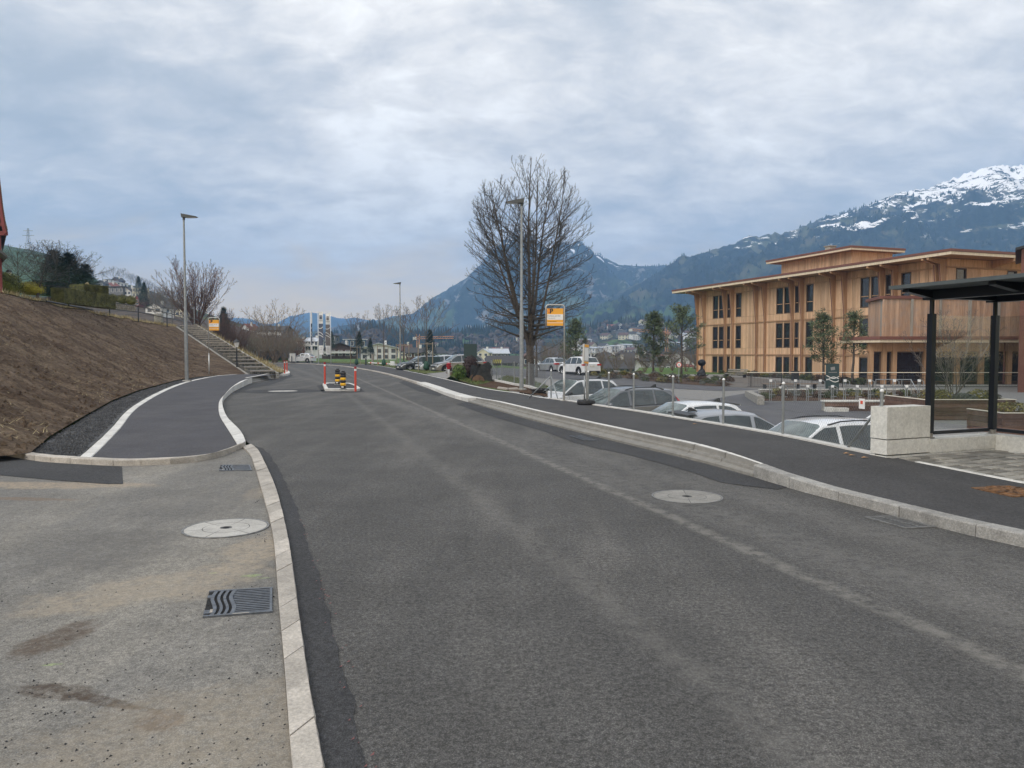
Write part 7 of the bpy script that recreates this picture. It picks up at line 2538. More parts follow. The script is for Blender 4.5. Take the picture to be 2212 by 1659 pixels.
q = MB(); q.tube([tp_ + Vector((0, 0, -.5)), tp_ + Vector((0, 0, 2.2))], .045, 8); q.build('pole', M['galv'], t)
q = MB(); q.lathe([(.06, 0), (.06, .03), (.02, .06)], tuple(tp_ + Vector((0, 0, 2.2))), 8); q.build('cap', M['dark_steel'], t)
tb = gp(343, 698, 71); t = thing('stone_trough', 'weathered stone block beside the railing fence', 'stone block', tuple(tb))
q = MB(); q.rbox(tb + Vector((0, 0, .45)), (.75, .6, 1.0), .12, .3); q.build('block', M['concrete_old'], t, True, 30)
def lantern(label, base, h, s, group='garden lanterns'):
    t = thing('garden_lantern', label, 'lantern', tuple(base), group)
    b = Vector(base)
    q = MB(); q.tube([b + Vector((0, 0, -.1)), b + Vector((0, 0, h))], [.05 * s, .03 * s], 8); q.build('pole', M['dark_steel'], t)
    q = MB(); q.lathe([(.16 * s, 0), (.16 * s, .04), (.07 * s, .08)], tuple(b), 10); q.build('base', M['concrete_old'], t)
    q = MB(); q.lathe([(.08 * s, h), (.15 * s, h + .26 * s)], tuple(b), 6, cap=True); q.build('glass', M['sign_white'], t)
    q = MB(); q.lathe([(.19 * s, h + .26 * s), (.13 * s, h + .36 * s), (.03 * s, h + .42 * s), (.001, h + .46 * s)], tuple(b), 6); q.build('hood', M['dark_steel'], t)
lb_ = P(512, 774, 50.5) ; lb_.z = max(lb_.z, .3)
lb_ = gp(512, 801.5, 50); lantern('black lantern on a post beside the garden stairs', lb_, P(512, 750, 50).z - lb_.z, 1.25)
lg_ = gp(21, 633, 46); lantern('green lantern post in front of the big olive bush', lg_, P(21, 598, 46).z - lg_.z, 1.1)
pl_ = gp(189, 632, 56); t = thing('pampas_plume', 'pale pampas plume behind the tall clipped hedge', 'grass plume', tuple(pl_))
q = MB(); leaf_mass(q, ellip((pl_.x, pl_.y, pl_.z + .35), (.2, .2, .45)), 200, .12); q.build('plume', M['straw'], t)

# ---- flags, cabinet, barrier, posts at the bend
def banner(label, u, vb, vt, Y, x0, x1, cols, seed):
    p = P(u, vb, Y); h = P(u, vt, Y).z - p.z
    t = thing('banner_flag', label, 'flag', tuple(p), 'tall banner flags at the bend')
    q = MB(); q.tube([p + Vector((0, 0, -.2)), p + Vector((0, 0, h))], [.055, .04], 8); q.build('pole', M['white_paint'], t, True)
    q = MB(); q.tube([p + Vector((0, 0, h - .06)), p + Vector((x1 if x1 > 0 else x0, 0, h - .08))], .018, 5); q.build('arm', M['white_paint'], t)
    zt = h - .08; zb_ = h * .16 if False else h - .08 - 6.0 * (h / 7.2)
    def strip(z0, z1, mat, nm):
        q = MB(); rw = []
        for i in range(5):
            z = lerp(z1, z0, i / 4)
            rw.append([p + Vector((lerp(x0, x1, j / 4), .05 * math.sin(j * 1.1 + z * .9 + seed) + .02, z)) for j in range(5)])
        q.grid(rw); q.grid([[a + Vector((0, .008, 0)) for a in r] for r in rw])
        return q.build(nm, mat, t, True)
    k = h / 7.2
    strip(zt - 1.62 * k, zt, M['sign_white'], 'white_field')
    strip(zt - 4.7 * k, zt - 1.63 * k, cols, 'coloured_field')
    strip(zt - 6.0 * k, zt - 4.71 * k, M['sign_white'], 'white_field')
    for (za, zb2, c_) in ((2.2, 2.0, .25), (2.75, 3.2, -.2), (3.15, 3.5, -.1)):
        q = MB(); rw = []
        for j in range(7):
            f = j / 6; x = lerp(x0, x1, f); z = zt - (lerp(za, zb2, f) + c_ * 4 * f * (1 - f) * .5) * k
            y = .05 * math.sin(f * 4 * 1.1 + z * .9 + seed) + .02
            rw.append([p + Vector((x, y - .03, z)), p + Vector((x, y - .03, z - .11 * k))])
        q.grid(rw); q.build('wave_stripe', M['sign_white'], t)
    w = (x1 - x0)
    if abs(w) > .4:
        q = MB(); cx = (x0 + x1) / 2
        q.box(p + Vector((cx, -.05, zt - .72 * k)), (.34, .01, .52)); q.build('emblem', cols, t)
        q = MB(); q.box(p + Vector((cx, -.058, zt - .62 * k)), (.32, .006, .03), M=Matrix.Rotation(rad(14), 3, 'Y')); q.build('emblem_stroke', M['sign_white'], t)
        for i in range(4):
            q = MB(); q.box(p + Vector((cx, -.05, zt - (5.05 + i * .22) * k)), (.38, .008, .03)); q.build('text_line', M['sign_grey'], t)
        q = MB(); q.box(p + Vector((cx, -.05, zt - 1.22 * k)), (.55, .008, .06)); q.build('text_line', M['sign_grey'], t)
M['flag_blue'] = simple('flag_slate_blue', (.105, .12, .16), .7)
M['flag_brown'] = simple('flag_taupe', (.20, .175, .165), .7)
M['yellow_pale'] = simple('pale_yellow', (.6, .5, .2), .6)
banner('narrow banner flag seen edge-on, leftmost of the three', 671.5, 782.0, 673, 104, .07, .24, M['flag_blue'], 0)
banner('slate blue and white banner flag, middle of the three', 688, 783, 673, 102, .09, .68, M['flag_blue'], 1)
banner('taupe and white banner flag, rightmost of the three', 715, 782.5, 675.5, 103, -.70, -.09, M['flag_brown'], 2)
p = P(631.5, 781, 106); t = thing('utility_cabinet', 'grey utility cabinet on the verge at the bend', 'cabinet', tuple(p))
q = MB(); q.box(p + Vector((0, .2, .58)), (.78, .4, 1.16)); q.build('housing', M['grey_wood'] if False else M['plinth'], t)
q = MB(); q.box(p + Vector((0, .2, 1.19)), (.84, .46, .05)); q.build('lid', M['galv'], t)
q = MB(); q.box(p + Vector((0.19, -.012, .58)), (.36, .02, 1.05)); q.box(p + Vector((-.19, -.012, .58)), (.36, .02, 1.05)); q.build('door', M['plinth'], t)
q = MB(); q.tube([p + Vector((-.05, -.12, -.1)), p + Vector((-.05, -.12, .8))], .05, 6); q.build('post', M['dark_steel'], t)
p = P(820, 786.5, 92); t = thing('barrier_arm', 'white barrier arm with red marks at the parking entrance', 'barrier', tuple(p))
a, b = P(796, 783.5, 92), P(846, 786, 90)
q = MB(); q.tube([a, b], .06, 6); q.build('arm', M['white_paint'], t)
for f in (.12, .45, .8):
    q = MB(); c = a.lerp(b, f); q.box(c + Vector((0, 0, 0)), (.28, .135, .125)); q.build('red_mark', M['sign_red'], t)
q = MB(); q.box(P(846, 786.5, 90) + Vector((.1, 0, 0)), (.5, .3, .75)); q.build('housing', M['white_paint'], t)
for (u, vb, vt, Y, r_, mt, lab) in ((790.5, 787, 774, 92, .09, 'dark_steel', 'dark bollard left of the barrier arm'), (805, 787, 765, 94, .16, 'grey_wood', 'thick wooden post behind the barrier arm')):
    p = P(u, vb, Y); h = P(u, vt, Y).z - p.z
    t = thing('bollard' if mt == 'dark_steel' else 'wooden_post', lab, 'bollard' if mt == 'dark_steel' else 'post', tuple(p))
    q = MB(); q.tube([p + Vector((0, 0, -.1)), p + Vector((0, 0, h))], r_, 8); q.build('post', M[mt], t)
    q = MB(); q.tube([p + Vector((0, 0, h)), p + Vector((0, 0, h + .06))], r_ * 1.08, 8); q.build('cap', M['white_paint'] if mt == 'dark_steel' else M['dark_steel'], t)
p = P(932, 793, 66); t = thing('name_board', 'low dark green name board between the young trees and the parked cars', 'sign board', tuple(p))
q = MB(); q.box(p + Vector((0, 0, .55)), (1.6, .06, .75)); q.build('board', M['board_green'], t)
for x in (-.7, .7):
    q = MB(); q.tube([p + Vector((x, .06, -.2)), p + Vector((x, .06, .9))], .04, 6); q.build('post', M['dark_steel'], t)

# ---- forecourt: bicycle stands, benches, bollards, stele, rail
def bike_stand(label, base, h):
    t = thing('bicycle_stand', label, 'bicycle stand', tuple(base), 'galvanised bicycle stands in the forecourt')
    b = Vector(base)
    for dx in (-.05, .05):
        q = MB(); q.tube([b + Vector((dx, 0, 0)), b + Vector((dx, 0, h))], .022, 6); q.build('upright', M['galv'], t)
    q = MB(); q.tube([b + Vector((-.05, 0, h - .02)), b + Vector((.0, 0, h + .07)), b + Vector((.12, 0, h + .06)), b + Vector((.26, 0, h - .03)), b + Vector((.26, 0, h - .40))], .022, 6); q.build('hook', M['galv'], t)
    q = MB(); q.box(b + Vector((-.0, -.02, h + .03)), (.13, .09, .13)); q.build('head', M['white_paint'], t)
    q = MB(); q.box(b + Vector((.1, 0, h * .34)), (.30, .06, .03)); q.build('wheel_holder', M['galv'], t)
b0 = Z(1664, 870)
k = 0
for i in range(14):
    x = b0.x + i * .675
    tall = i % 2 == 0
    y = b0.y
    z = ground_h(x, y) + .05
    ordn = ['first', 'second', 'third', 'fourth', 'fifth', 'sixth', 'seventh'][i // 2]
    bike_stand(f"{'tall' if tall else 'short'} galvanised bicycle stand, {ordn} {'tall' if tall else 'short'} one counted from the left", (x, y, z), 1.13 if tall else .82)
q = MB(); q.box2((b0.x - .5, b0.y - .05, ground_h(b0.x, b0.y) + .03), (b0.x + 9.6, b0.y + .06, ground_h(b0.x, b0.y) + .09))
tag(q.build('bicycle_stand_rail', M['galv']), 'long galvanised ground rail under the bicycle stands', 'rail')
def wbench(label, a, b, h, mat, back=False):
    t = thing('bench', label, 'bench', tuple(a))
    d = b - a; L = d.length; ang = math.atan2(d.y, d.x); c = a.lerp(b, .5); Mz = Matrix.Rotation(ang, 3, 'Z')
    for k in range(3):
        q = MB(); q.box(c + Mz @ Vector((0, -.17 + k * .17, h)), (L, .15, .05), ang); q.build('seat_plank', mat, t)
    for f in ((-.46, .46) if L < 3 else (-.46, -.15, .15, .46)):
        q = MB(); q.box(c + Mz @ Vector((L * f, 0, h / 2)), (.09, .42, h - .06), ang); q.build('leg', M['dark_steel'], t)
    if back:
        for k in range(2):
            q = MB(); q.box(c + Mz @ Vector((0, .30 + k * .04, h + .22 + k * .20)), (L, .04, .14), ang); q.build('back_plank', mat, t)
a, b = Z(1647, 843), Z(1741, 839.5); b.z = a.z; b.y = a.y + .2
wbench('long low wooden bench behind the bicycle stands', a, b, .46, M['bench_wood'])
a, b = P(1568, 817, 75), P(1610, 818, 73); wbench('pale bench with a backrest in front of the timber facade', a, b, .45, M['grey_wood'], True)
def lbollard(label, u, vb, vt, Y):
    p = P(u, vb, Y); h = P(u, vt, Y).z - p.z
    t = thing('bollard_light', label, 'bollard light', tuple(p), 'dark bollard lights')
    q = MB(); q.tube([p, p + Vector((0, 0, h * .86))], .085, 10); q.build('post', M['dark_steel'], t, True, 40)
    q = MB(); q.tube([p + Vector((0, 0, h * .86)), p + Vector((0, 0, h))], .087, 10); q.build('light_head', M['sign_white'], t, True, 40)
lbollard('dark bollard light in the planting bed by the driveway', 1447, 831, 811, 62)
lbollard('dark bollard light among the bicycle stands', 1685, 866, 835, 46)
p = P(1466, 832, 58); t = thing('traffic_sign', 'small round red-rimmed traffic sign on a pole by the planting bed', 'traffic sign', tuple(p))
q = MB(); q.tube([p + Vector((0, 0, -.1)), p + Vector((0, 0, 1.75))], .03, 8); q.build('pole', M['galv'], t)
RX = Matrix.Rotation(PI / 2, 3, 'X') 
q = MB(); q.lathe([(.20, -.012), (.20, .012)], tuple(p + Vector((0, -.05, 1.6))), 24, RX); q.build('rim', M['sign_red'], t)
q = MB(); q.lathe([(.15, -.012), (.15, .012)], tuple(p + Vector((0, -.056, 1.6))), 24, RX); q.build('face', M['sign_white'], t)
q = MB(); q.box(p + Vector((0, -.075, 1.58)), (.06, .006, .12)); q.build('symbol', M['sign_black'], t)
p = P(1515.5, 819, 72); t = thing('garden_sculpture', 'dark egg-headed sculpture on a rugged pedestal in the forecourt', 'sculpture', tuple(p))
q = MB(); q.blob(p + Vector((0, 0, 1.60)), (.40, .40, .34), 16, 10); q.build('head', M['black_steel'], t, True)
q = MB(); q.tube([p + Vector((0, 0, .9)), p + Vector((0, 0, 1.35))], [.14, .09], 10); q.build('neck', M['black_steel'], t)
q = MB(); q.blob(p + Vector((0, 0, .45)), (.42, .36, .55), 10, 8, .16); q.build('pedestal', M['dark_steel'], t)
q = MB()
for a_ in (.3, 2.4, 4.2): q.tube([p + Vector((.3 * math.cos(a_), .3 * math.sin(a_), .2)), p + Vector((.75 * math.cos(a_), .75 * math.sin(a_), .45))], .05, 6)
q.build('arms', M['dark_steel'], t)
c_ = P(1797.5, 844, 53); h = P(1797, 785.5, 53).z - c_.z; w = P(1811.5, 844, 53).x - P(1783.5, 844, 53).x
t = thing('information_stele', 'tall dark green information stele with white wave lines', 'stele', tuple(c_))
q = MB(); q.box(c_ + Vector((0, 0, h / 2)), (w, .10, h)); q.build('panel', M['board_green'], t)
for (z0, a_, b_) in ((.50, .05, -.04), (.43, -.03, .05), (.36, .03, .01)):
    q = MB(); rw = []
    for j in range(9):
        f = j / 8; z = h * z0 + .10 * math.sin(f * 5 + a_ * 40) + b_ * f
        rw.append([c_ + Vector(((f - .5) * w * .96, -.056, z)), c_ + Vector(((f - .5) * w * .96, -.056, z + .05))])
    q.grid(rw); q.build('wave_line', M['sign_white'], t)
q = MB(); q.box(c_ + Vector((0, -.056, h * .82)), (.30, .01, .22), M=Matrix.Rotation(rad(-10), 3, 'Y')); q.build('emblem', M['sign_grey'], t)
for k in range(3):
    q = MB(); q.box(c_ + Vector((-.05, -.056, h * (.16 - k * .05))), (.5, .008, .03)); q.build('text_line', M['sign_grey'], t)
q = MB(); q.box(c_ + Vector((0, -.056, h * .68)), (.6, .008, .045)); q.build('text_line', M['sign_grey'], t)
p = P(1717.5, 822, 64); t = thing('litter_bin', 'dark square litter bin before the timber facade', 'litter bin', tuple(p))
q = MB(); q.box(p + Vector((0, 0, .38)), (.5, .5, .76)); q.build('body', M['dark_steel'], t)
q = MB(); q.box(p + Vector((0, 0, .79)), (.54, .54, .06)); q.build('lid', M['dark_steel'], t)
# balustrade
RLY = 56.2
t = thing('balustrade', 'long balustrade with a pale handrail in front of the timber building', 'railing', (17.9, RLY, -1.0))
xa, xb = (1614 - 1106) / FOC * RLY, 44.0
zr_h = P(1614, 804, RLY).z
q = MB(); q.box2((xa, RLY - .04, zr_h - .05), (xb, RLY + .04, zr_h)); q.build('handrail', M['rail_cream'], t)
q = MB(); q.box2((xa, RLY - .012, zr_h - .28), (xb, RLY + .012, zr_h - .25)); q.build('rail', M['dark_steel'], t)
q = MB(); q.box2((xa, RLY - .012, -.92), (xb, RLY + .012, -.89)); q.build('rail', M['dark_steel'], t)
n = 0; x = xa + .1; pbx = None
while x < xb and n < 250:
    if pbx is None:
        q = MB(); q.box((xa + .1, RLY, (zr_h - .28 - .89) / 2), (.014, .014, zr_h - .28 + .89)); pbx = q.build('baluster', M['dark_steel'], t); n += 1
    else:
        c = pbx.copy(); link(c); c.parent = t; c.location.x += x - xa - .1; n += 1
    x += .115
for i in range(12):
    x = lerp(xa + .3, xb - .3, i / 11)
    q = MB(); q.box((x, RLY, (zr_h - .05 - 1.3) / 2), (.05, .03, zr_h + 1.25)); q.build('post', M['dark_steel'], t)
# sloping hand rail of the ramp
t = thing('ramp_rail', 'short steel ramp railing with a sloping end beside the canopy', 'railing', tuple(P(1930, 850, 50)))
a, b, c = P(1892, 820, 52), P(1968, 820, 49), P(1982, 846, 47)
q = MB(); q.tube([a, b, c], .035, 6); q.build('handrail', M['galv'], t)
for f in (0, .25, .5, .75, 1):
    p = a.lerp(b, f); q = MB(); q.tube([p, Vector((p.x, p.y, -1.25))], .022, 6); q.build('post', M['galv'], t)
q = MB(); q.tube([a.lerp(b, .0) - Vector((0, 0, .45)), b - Vector((0, 0, .5))], .018, 6); q.build('rail', M['galv'], t)
# walls and planters
t = thing('ramp_wall', 'short weathered concrete wing wall at the end of the forecourt', 'wall', tuple(Z(1640, 872)))
a, b = Z(1609, 858), Z(1636, 876)
d = (b - a); d.z = 0; nn = Vector((-d.y, d.x, 0)).normalized() * .35
za, zb_ = P(1609, 844, a.y).z, P(1636, 856, b.y).z
q = MB()
q.add([Vector((a.x, a.y, a.z - .3)), Vector((b.x, b.y, b.z - .3)), Vector((b.x, b.y, zb_)), Vector((a.x, a.y, za)), Vector((a.x, a.y, a.z - .3)) + nn, Vector((b.x, b.y, b.z - .3)) + nn, Vector((b.x, b.y, zb_)) + nn, Vector((a.x, a.y, za)) + nn],
      [(0, 1, 2, 3), (7, 6, 5, 4), (0, 4, 5, 1), (1, 5, 6, 2), (2, 6, 7, 3), (3, 7, 4, 0)])
q.build('wall_body', M['concrete_old'], t)
t = thing('low_wall', 'long low concrete kerb wall behind the bicycle stands', 'wall', tuple(Z(1640, 850)))
a, b = Z(1640, 853), Z(1985, 852); b.y = a.y + .4
q = MB(); c = a.lerp(b, .5); q.box(c + Vector((0, 0, .12)), ((b - a).length, .3, .42), math.atan2(b.y - a.y, b.x - a.x)); q.build('wall_body', M['concrete_old'], t)
q = MB(); q.box(c + Vector((0, 0, .35)), ((b - a).length, .36, .05), math.atan2(b.y - a.y, b.x - a.x)); q.build('coping', M['concrete'], t)
def planter(label, x0, x1, y0, y1, zb_, zt, planks, inner=None, side=True):
    t = thing('wooden_planter', label, 'planter', (x0, y0, zb_))
    h = (zt - zb_) / planks
    for k in range(planks):
        z0, z1 = zb_ + k * h + .006, zb_ + (k + 1) * h - .006
        n = 2
        for i in range(n):
            a, b = lerp(x0, x1, i / n), lerp(x0, x1, (i + 1) / n)
            q = MB(); q.box2((a + .004, y0 + R.uniform(-.006, .006), z0), (b - .004, y0 + .05, z1)); q.build('plank', M['planter_wood'], t)
        q = MB(); q.box2((x0, y0 + .052, z0), (x0 + .05, y1, z1)); q.build('plank', M['planter_wood'], t)
        q = MB(); q.box2((x1 - .05, y0 + .052, z0), (x1, y1, z1)); q.build('plank', M['planter_wood'], t)
    q = MB()
    q.box2((x0 - .02, y0 - .02, zt), (x1 + .02, y0 + .07, zt + .03)); q.box2((x0 - .02, y0 + .071, zt), (x0 + .07, y1, zt + .03)); q.box2((x1 - .07, y0 + .071, zt), (x1 + .02, y1, zt + .03))
    q.build('cap_rail', M['rail_cream'], t)
    q = MB(); q.box2((x0 + .055, y0 + .056, zb_), (x1 - .055, y1 - .01, zt - .08)); q.build('earth', M['bed_soil'], t)
    return t
zt1 = P(2100, 864, 30).z
px0, px1 = P(2015, 864, 30).x, P(2194, 864, 30).x
px0 -= .35
planter('large wooden plank planter with shrubs seen through the shelter glass', px0, px1, 30, 33.2, -1.4, zt1, 7)
PG = 'shrubs in the wooden planters'
for (x, y, r_, k, lab) in ((px0 + .8, 30.8, .62, 'heath', 'yellow-brown low shrub at the left of the wooden planter'), (px0 + 1.5, 31.4, .55, 'heath', 'yellow-brown low shrub behind the left one in the planter'), (px1 - .9, 30.9, .6, 'heath', 'yellow-brown low shrub at the right of the wooden planter'),
                        (px0 + 1.9, 30.6, .42, 'lavender', 'grey low shrub in the middle of the wooden planter'), (px1 - .3, 31, .4, 'lavender', 'grey low shrub at the right corner of the wooden planter'), (px1 - 1.6, 30.5, .36, 'lavender', 'grey low shrub at the front of the wooden planter')):
    shrub(lab, (x, y, zt1 - .1), (r_, r_ * .8, r_ * .55), M[k], 700, .07, 'planter_shrub', 'shrub', PG, core=False)
place(rc_, ((px0 + px1) / 2 + .1, 31.3, zt1 - .15), 0, 1.0)
zt2 = P(2190, 893, 25.5).z
planter('small low wooden planter with yellow-green growth at the right edge', P(2166, 893, 25.5).x, P(2166, 893, 25.5).x + 3, 25.5, 27.5, -1.45, zt2, 5)
shrub('yellow-green tuft in the small right planter', (P(2166, 893, 25.5).x + .9, 26.4, zt2 - .1), (.9, .6, .3), M['heath'], 900, .08, 'planter_shrub', 'shrub', PG, core=False)
zt3 = P(1880, 868.5, 34).z
t = thing('planter_wall', 'low dark plank-faced wall with a pale top behind the white sport utility car', 'wall', (P(1783, 868, 34).x, 34, -1.4))
x0, x1 = P(1783, 868, 34).x, P(1990, 868, 34).x
for k in range(4):
    h = (zt3 + 1.4) / 4
    q = MB(); q.box2((x0, 34 + R.uniform(-.006, .006), -1.4 + k * h + .006), (x1, 34.06, -1.4 + (k + 1) * h - .006)); q.build('plank', M['planter_wood'], t)
q = MB(); q.box2((x0 - .03, 33.97, zt3), (x1, 34.5, zt3 + .07)); q.build('coping', M['concrete'], t)
q = MB(); q.box2((x0 + .02, 34.062, -1.4), (x1, 34.45, zt3 - .01)); q.build('wall_body', M['concrete_old'], t)
q = MB(); q.box2((P(1787, 880, 33.6).x, 33.55, -1.4), (P(1803, 880, 33.6).x, 33.95, P(1790, 880, 33.6).z)); q.box2((P(1804, 880, 33.6).x, 33.6, P(1790, 893, 33.6).z), (P(1834, 880, 33.6).x, 33.95, P(1790, 881.5, 33.6).z)); q.build('plaque_block', M['concrete'], t)

# fallen leaves on the pavement
for (u, v, lab) in ((1501, 917, 'single fallen yellow leaf on the pavement beside the grey hatchback'), (1829, 981, 'fallen leaf on the pavement near the concrete wall, left one'), (1840, 985, 'fallen leaf on the pavement near the concrete wall, middle one'), (1868, 990, 'fallen leaf on the pavement just before the concrete wall')):
    p = Gf(u, v, zr); q = MB()
    q.prism([p + Vector((.05, 0, .012)), p + Vector((.0, .035, .02)), p + Vector((-.05, 0, .010)), p + Vector((0, -.035, .02))], (0, 0, .002))
    tag(q.build('fallen_leaf', M['fallen_leaf']), lab, 'leaf', 'fallen leaves on the pavement')
# crumbs on the lay-by and the road
cr_ = MB()
for _ in range(520):
    u, v = R.uniform(-40, 640), R.uniform(1260, 1700)
    p = G(u, v, .012)
    if R.random() < .3: p = kl_l[R.randrange(5, len(kl_l))].lerp(kl_l[R.randrange(5, len(kl_l))], .02) + Vector((-abs(R.gauss(0, .06)), R.uniform(-.2, .2), .012))
    if p.x > interp(p.y, [q.y for q in sorted(kl_l, key=lambda q: q.y)], [q.x for q in sorted(kl_l, key=lambda q: q.y)]) - .01: continue
    pebble(cr_, p, R.uniform(.002, .010))
o = cr_.build('asphalt_crumbs', M['asphalt_patch']); tag(o, 'dark asphalt crumbs scattered over the lay-by', 'crumbs', kind='stuff')
# =================================================================== houses
M['house_white'] = simple('white_render', (.66, .65, .62), .85, 0, .08, 2)
M['house_cream'] = simple('cream_render', (.60, .55, .40), .85, 0, .08, 2)
M['house_grey'] = simple('grey_boards', (.16, .155, .15), .8, 0, .2, 3)
M['house_brown'] = simple('brown_boards', (.10, .060, .042), .8, 0, .25, 3)
M['house_red'] = simple('red_boards', (.19, .035, .032), .7, 0, .2, 3)
M['house_blue'] = simple('blue_boards', (.075, .125, .20), .7, 0, .15, 3)
M['roof_dark'] = simple('dark_tiles', (.050, .048, .048), .7, 0, .25, 4)
M['roof_brown'] = simple('brown_tiles', (.105, .058, .045), .75, 0, .25, 4)
M['roof_red'] = simple('red_tiles', (.215, .075, .055), .75, 0, .2, 4)
M['roof_zinc'] = simple('zinc_roof', (.50, .53, .57), .45, .2, .1, 3)
M['shutter_dark'] = simple('dark_shutter', (.035, .035, .037), .6)

def house(label, c, w, d, h, rh, wall, roofm, rz=0.0, ridge='x', floors=2, cols=4, group=None, chimney=True, balcony=False, detail=True, over=.5, name='house', ww=.5, hh=.55, flat=False):
    """c: ground point under the middle of the front wall; front faces -y before turning"""
    t = thing(name, label, 'house', (0, 0, 0), group)
    x, y = w / 2, d
    q = MB()
    base = -9.0
    if flat:
        q.box2((-x, 0, base), (x, y, h))
    elif ridge == 'x':
        q.box2((-x, 0, base), (x, y, h))
        for s_ in (-1, 1): q.prism([(s_ * x, 0, h), (s_ * x, y, h), (s_ * x, y / 2, h + rh)], (-s_ * .12, 0, 0))
    else:
        q.box2((-x, 0, base), (x, y, h))
        for yy, e_ in ((0, .12), (y, -.12)): q.prism([(-x, yy, h), (x, yy, h), (0, yy, h + rh)], (0, e_, 0))
    q.build('wall', M[wall], t)
    q = MB(); th = .18
    if flat:
        q.box2((-x - over, -over, h), (x + over, y + over, h + .25))
    elif ridge == 'x':
        k = rh / (y / 2)
        for a, b in ((-over, y / 2), (y + over, y / 2)):
            za = h - k * over
            q.prism([(-x - over, a, za), (-x - over, b, h + rh), (-x - over, b, h + rh + th), (-x - over, a, za + th)], (w + 2 * over, 0, 0))
    else:
        k = rh / x
        for a in (-x - over, x + over):
            za = h - k * over
            q.prism([(a, -over, za), (0, -over, h + rh), (0, -over, h + rh + th), (a, -over, za + th)], (0, d + 2 * over, 0))
    r_ = q.build('roof', M[roofm], t)
    if chimney and not flat:
        q = MB(); zc_ = h + rh * .6; q.box2((x * .3, y * .4, zc_), (x * .3 + .6, y * .4 + .6, h + rh + .8)); q.build('chimney', M['house_white'], r_)
    if detail:
        fh_ = (h) / floors
        for f in range(floors):
            for i in range(cols):
                xx = lerp(-x, x, (i + .5) / cols); zz_ = fh_ * f + fh_ * .52
                ww_ = min(1.3, w / cols * ww); hw_ = fh_ * hh * .5
                q = MB()
                for (a0, a1, b0, b1) in ((-ww_ / 2 - .08, ww_ / 2 + .08, hw_, hw_ + .08), (-ww_ / 2 - .08, ww_ / 2 + .08, -hw_ - .08, -hw_), (-ww_ / 2 - .08, -ww_ / 2, -hw_, hw_), (ww_ / 2, ww_ / 2 + .08, -hw_, hw_)):
                    q.box2((xx + a0, -.06, zz_ + b0), (xx + a1, .02, zz_ + b1))
                wd = q.build('window', M['sign_white'] if wall != 'house_white' else M['house_grey'], t)
                q = MB(); q.quad((xx - ww_ / 2, -.02, zz_ - hw_), (xx + ww_ / 2, -.02, zz_ - hw_), (xx + ww_ / 2, -.02, zz_ + hw_), (xx - ww_ / 2, -.02, zz_ + hw_)); q.build('pane', M['house_glass'], wd)
        for i in range(max(1, cols // 2)):       # windows in the side walls
            yy = lerp(0, y, (i + .5) / max(1, cols // 2))
            for s_ in (-1, 1):
                q = MB(); q.box2((s_ * x - .03, yy - .5, fh_ * (floors - .75)), (s_ * x + .03, yy + .5, fh_ * (floors - .28))); q.build('window', M['house_glass'], t)
    if balcony:
        q = MB(); q.box2((-x * .9, -1.2, h * .5 - .1), (x * .9, -.02, h * .5)); q.build('balcony_floor', M['house_white'], t)
        q = MB(); q.box2((-x * .9, -1.25, h * .5), (x * .9, -1.19, h * .5 + min(.95, h * .26))); q.build('balcony_front', M['house_white'] if balcony == 'w' else M['grey_wood'], t)
    place(t, c, rz)
    return t

def at(u, vbot, Y): return P(u, vbot, Y)
def hp(label, u0, u1, vt, vb, Y, wall, roofm, rz=0, ridge='x', rf=.35, fl=2, cols=3, flat=False, d=None, **k):
    """a house spanning bearings u0..u1, eaves to ground between levels vt and vb at distance Y"""
    w = (u1 - u0) * Y / FOC * .93
    tot = (vb - vt) * Y / FOC
    rh = 0 if flat else tot * rf
    c = P((u0 + u1) / 2, vb, Y)
    return house(label, c, w, d or min(max(w * .9, 4), 9), tot - rh, rh, wall, roofm, rad(rz), ridge, fl, cols, flat=flat, chimney=k.pop('chimney', not flat), over=k.pop('over', min(.6, w * .06)), **k)
# houses beyond the bend
hp('white house with a red-brown gable roof above the reddish thicket', 511, 547, 700, 731, 300, 'house_white', 'roof_red', -22, 'y', .42, 2, 3)
hp('grey and white flat-roofed house behind the willow clump', 552, 615, 704, 735, 270, 'house_grey', 'roof_dark', -6, 'x', .3, 2, 6, balcony='w')
hp('white house with a pale zinc roof and balcony left of the flags', 656, 689, 730, 758, 240, 'house_white', 'roof_zinc', -14, 'x', .25, 2, 4, balcony='w')
hp('dark red side house joined left of the zinc-roofed house', 634, 657, 732, 758, 246, 'house_red', 'roof_brown', -10, 'x', .2, 2, 2)
hp('grey box house with flat roof behind the banner flags', 700, 726, 726, 752, 262, 'house_grey', 'roof_dark', -8, 'x', 0, 2, 3, True)
hp('dark brown chalet with a wide low roof and pale balcony behind the flags', 694, 776, 741, 770, 210, 'house_brown', 'roof_dark', 14, 'y', .5, 2, 5, balcony='w', over=.9)
hp('blue timber house with a flat roof behind the young trees', 742, 792, 734, 768, 250, 'house_blue', 'roof_zinc', 10, 'x', 0, 2, 4, True)
hp('long white two-storey house with a low pale roof behind the young trees', 778, 860, 742, 777, 190, 'house_white', 'roof_zinc', 10, 'y', .28, 2, 5)
hp('brown-roofed cream house right of the white house', 862, 892, 744, 770, 235, 'house_cream', 'roof_brown', 16, 'x', .5, 2, 3)
sh_ = hp('low dark house with solar panels on its roof behind the parked cars', 876, 922, 752, 773, 170, 'house_brown', 'roof_dark', 8, 'x', .5, 1, 3, d=5)
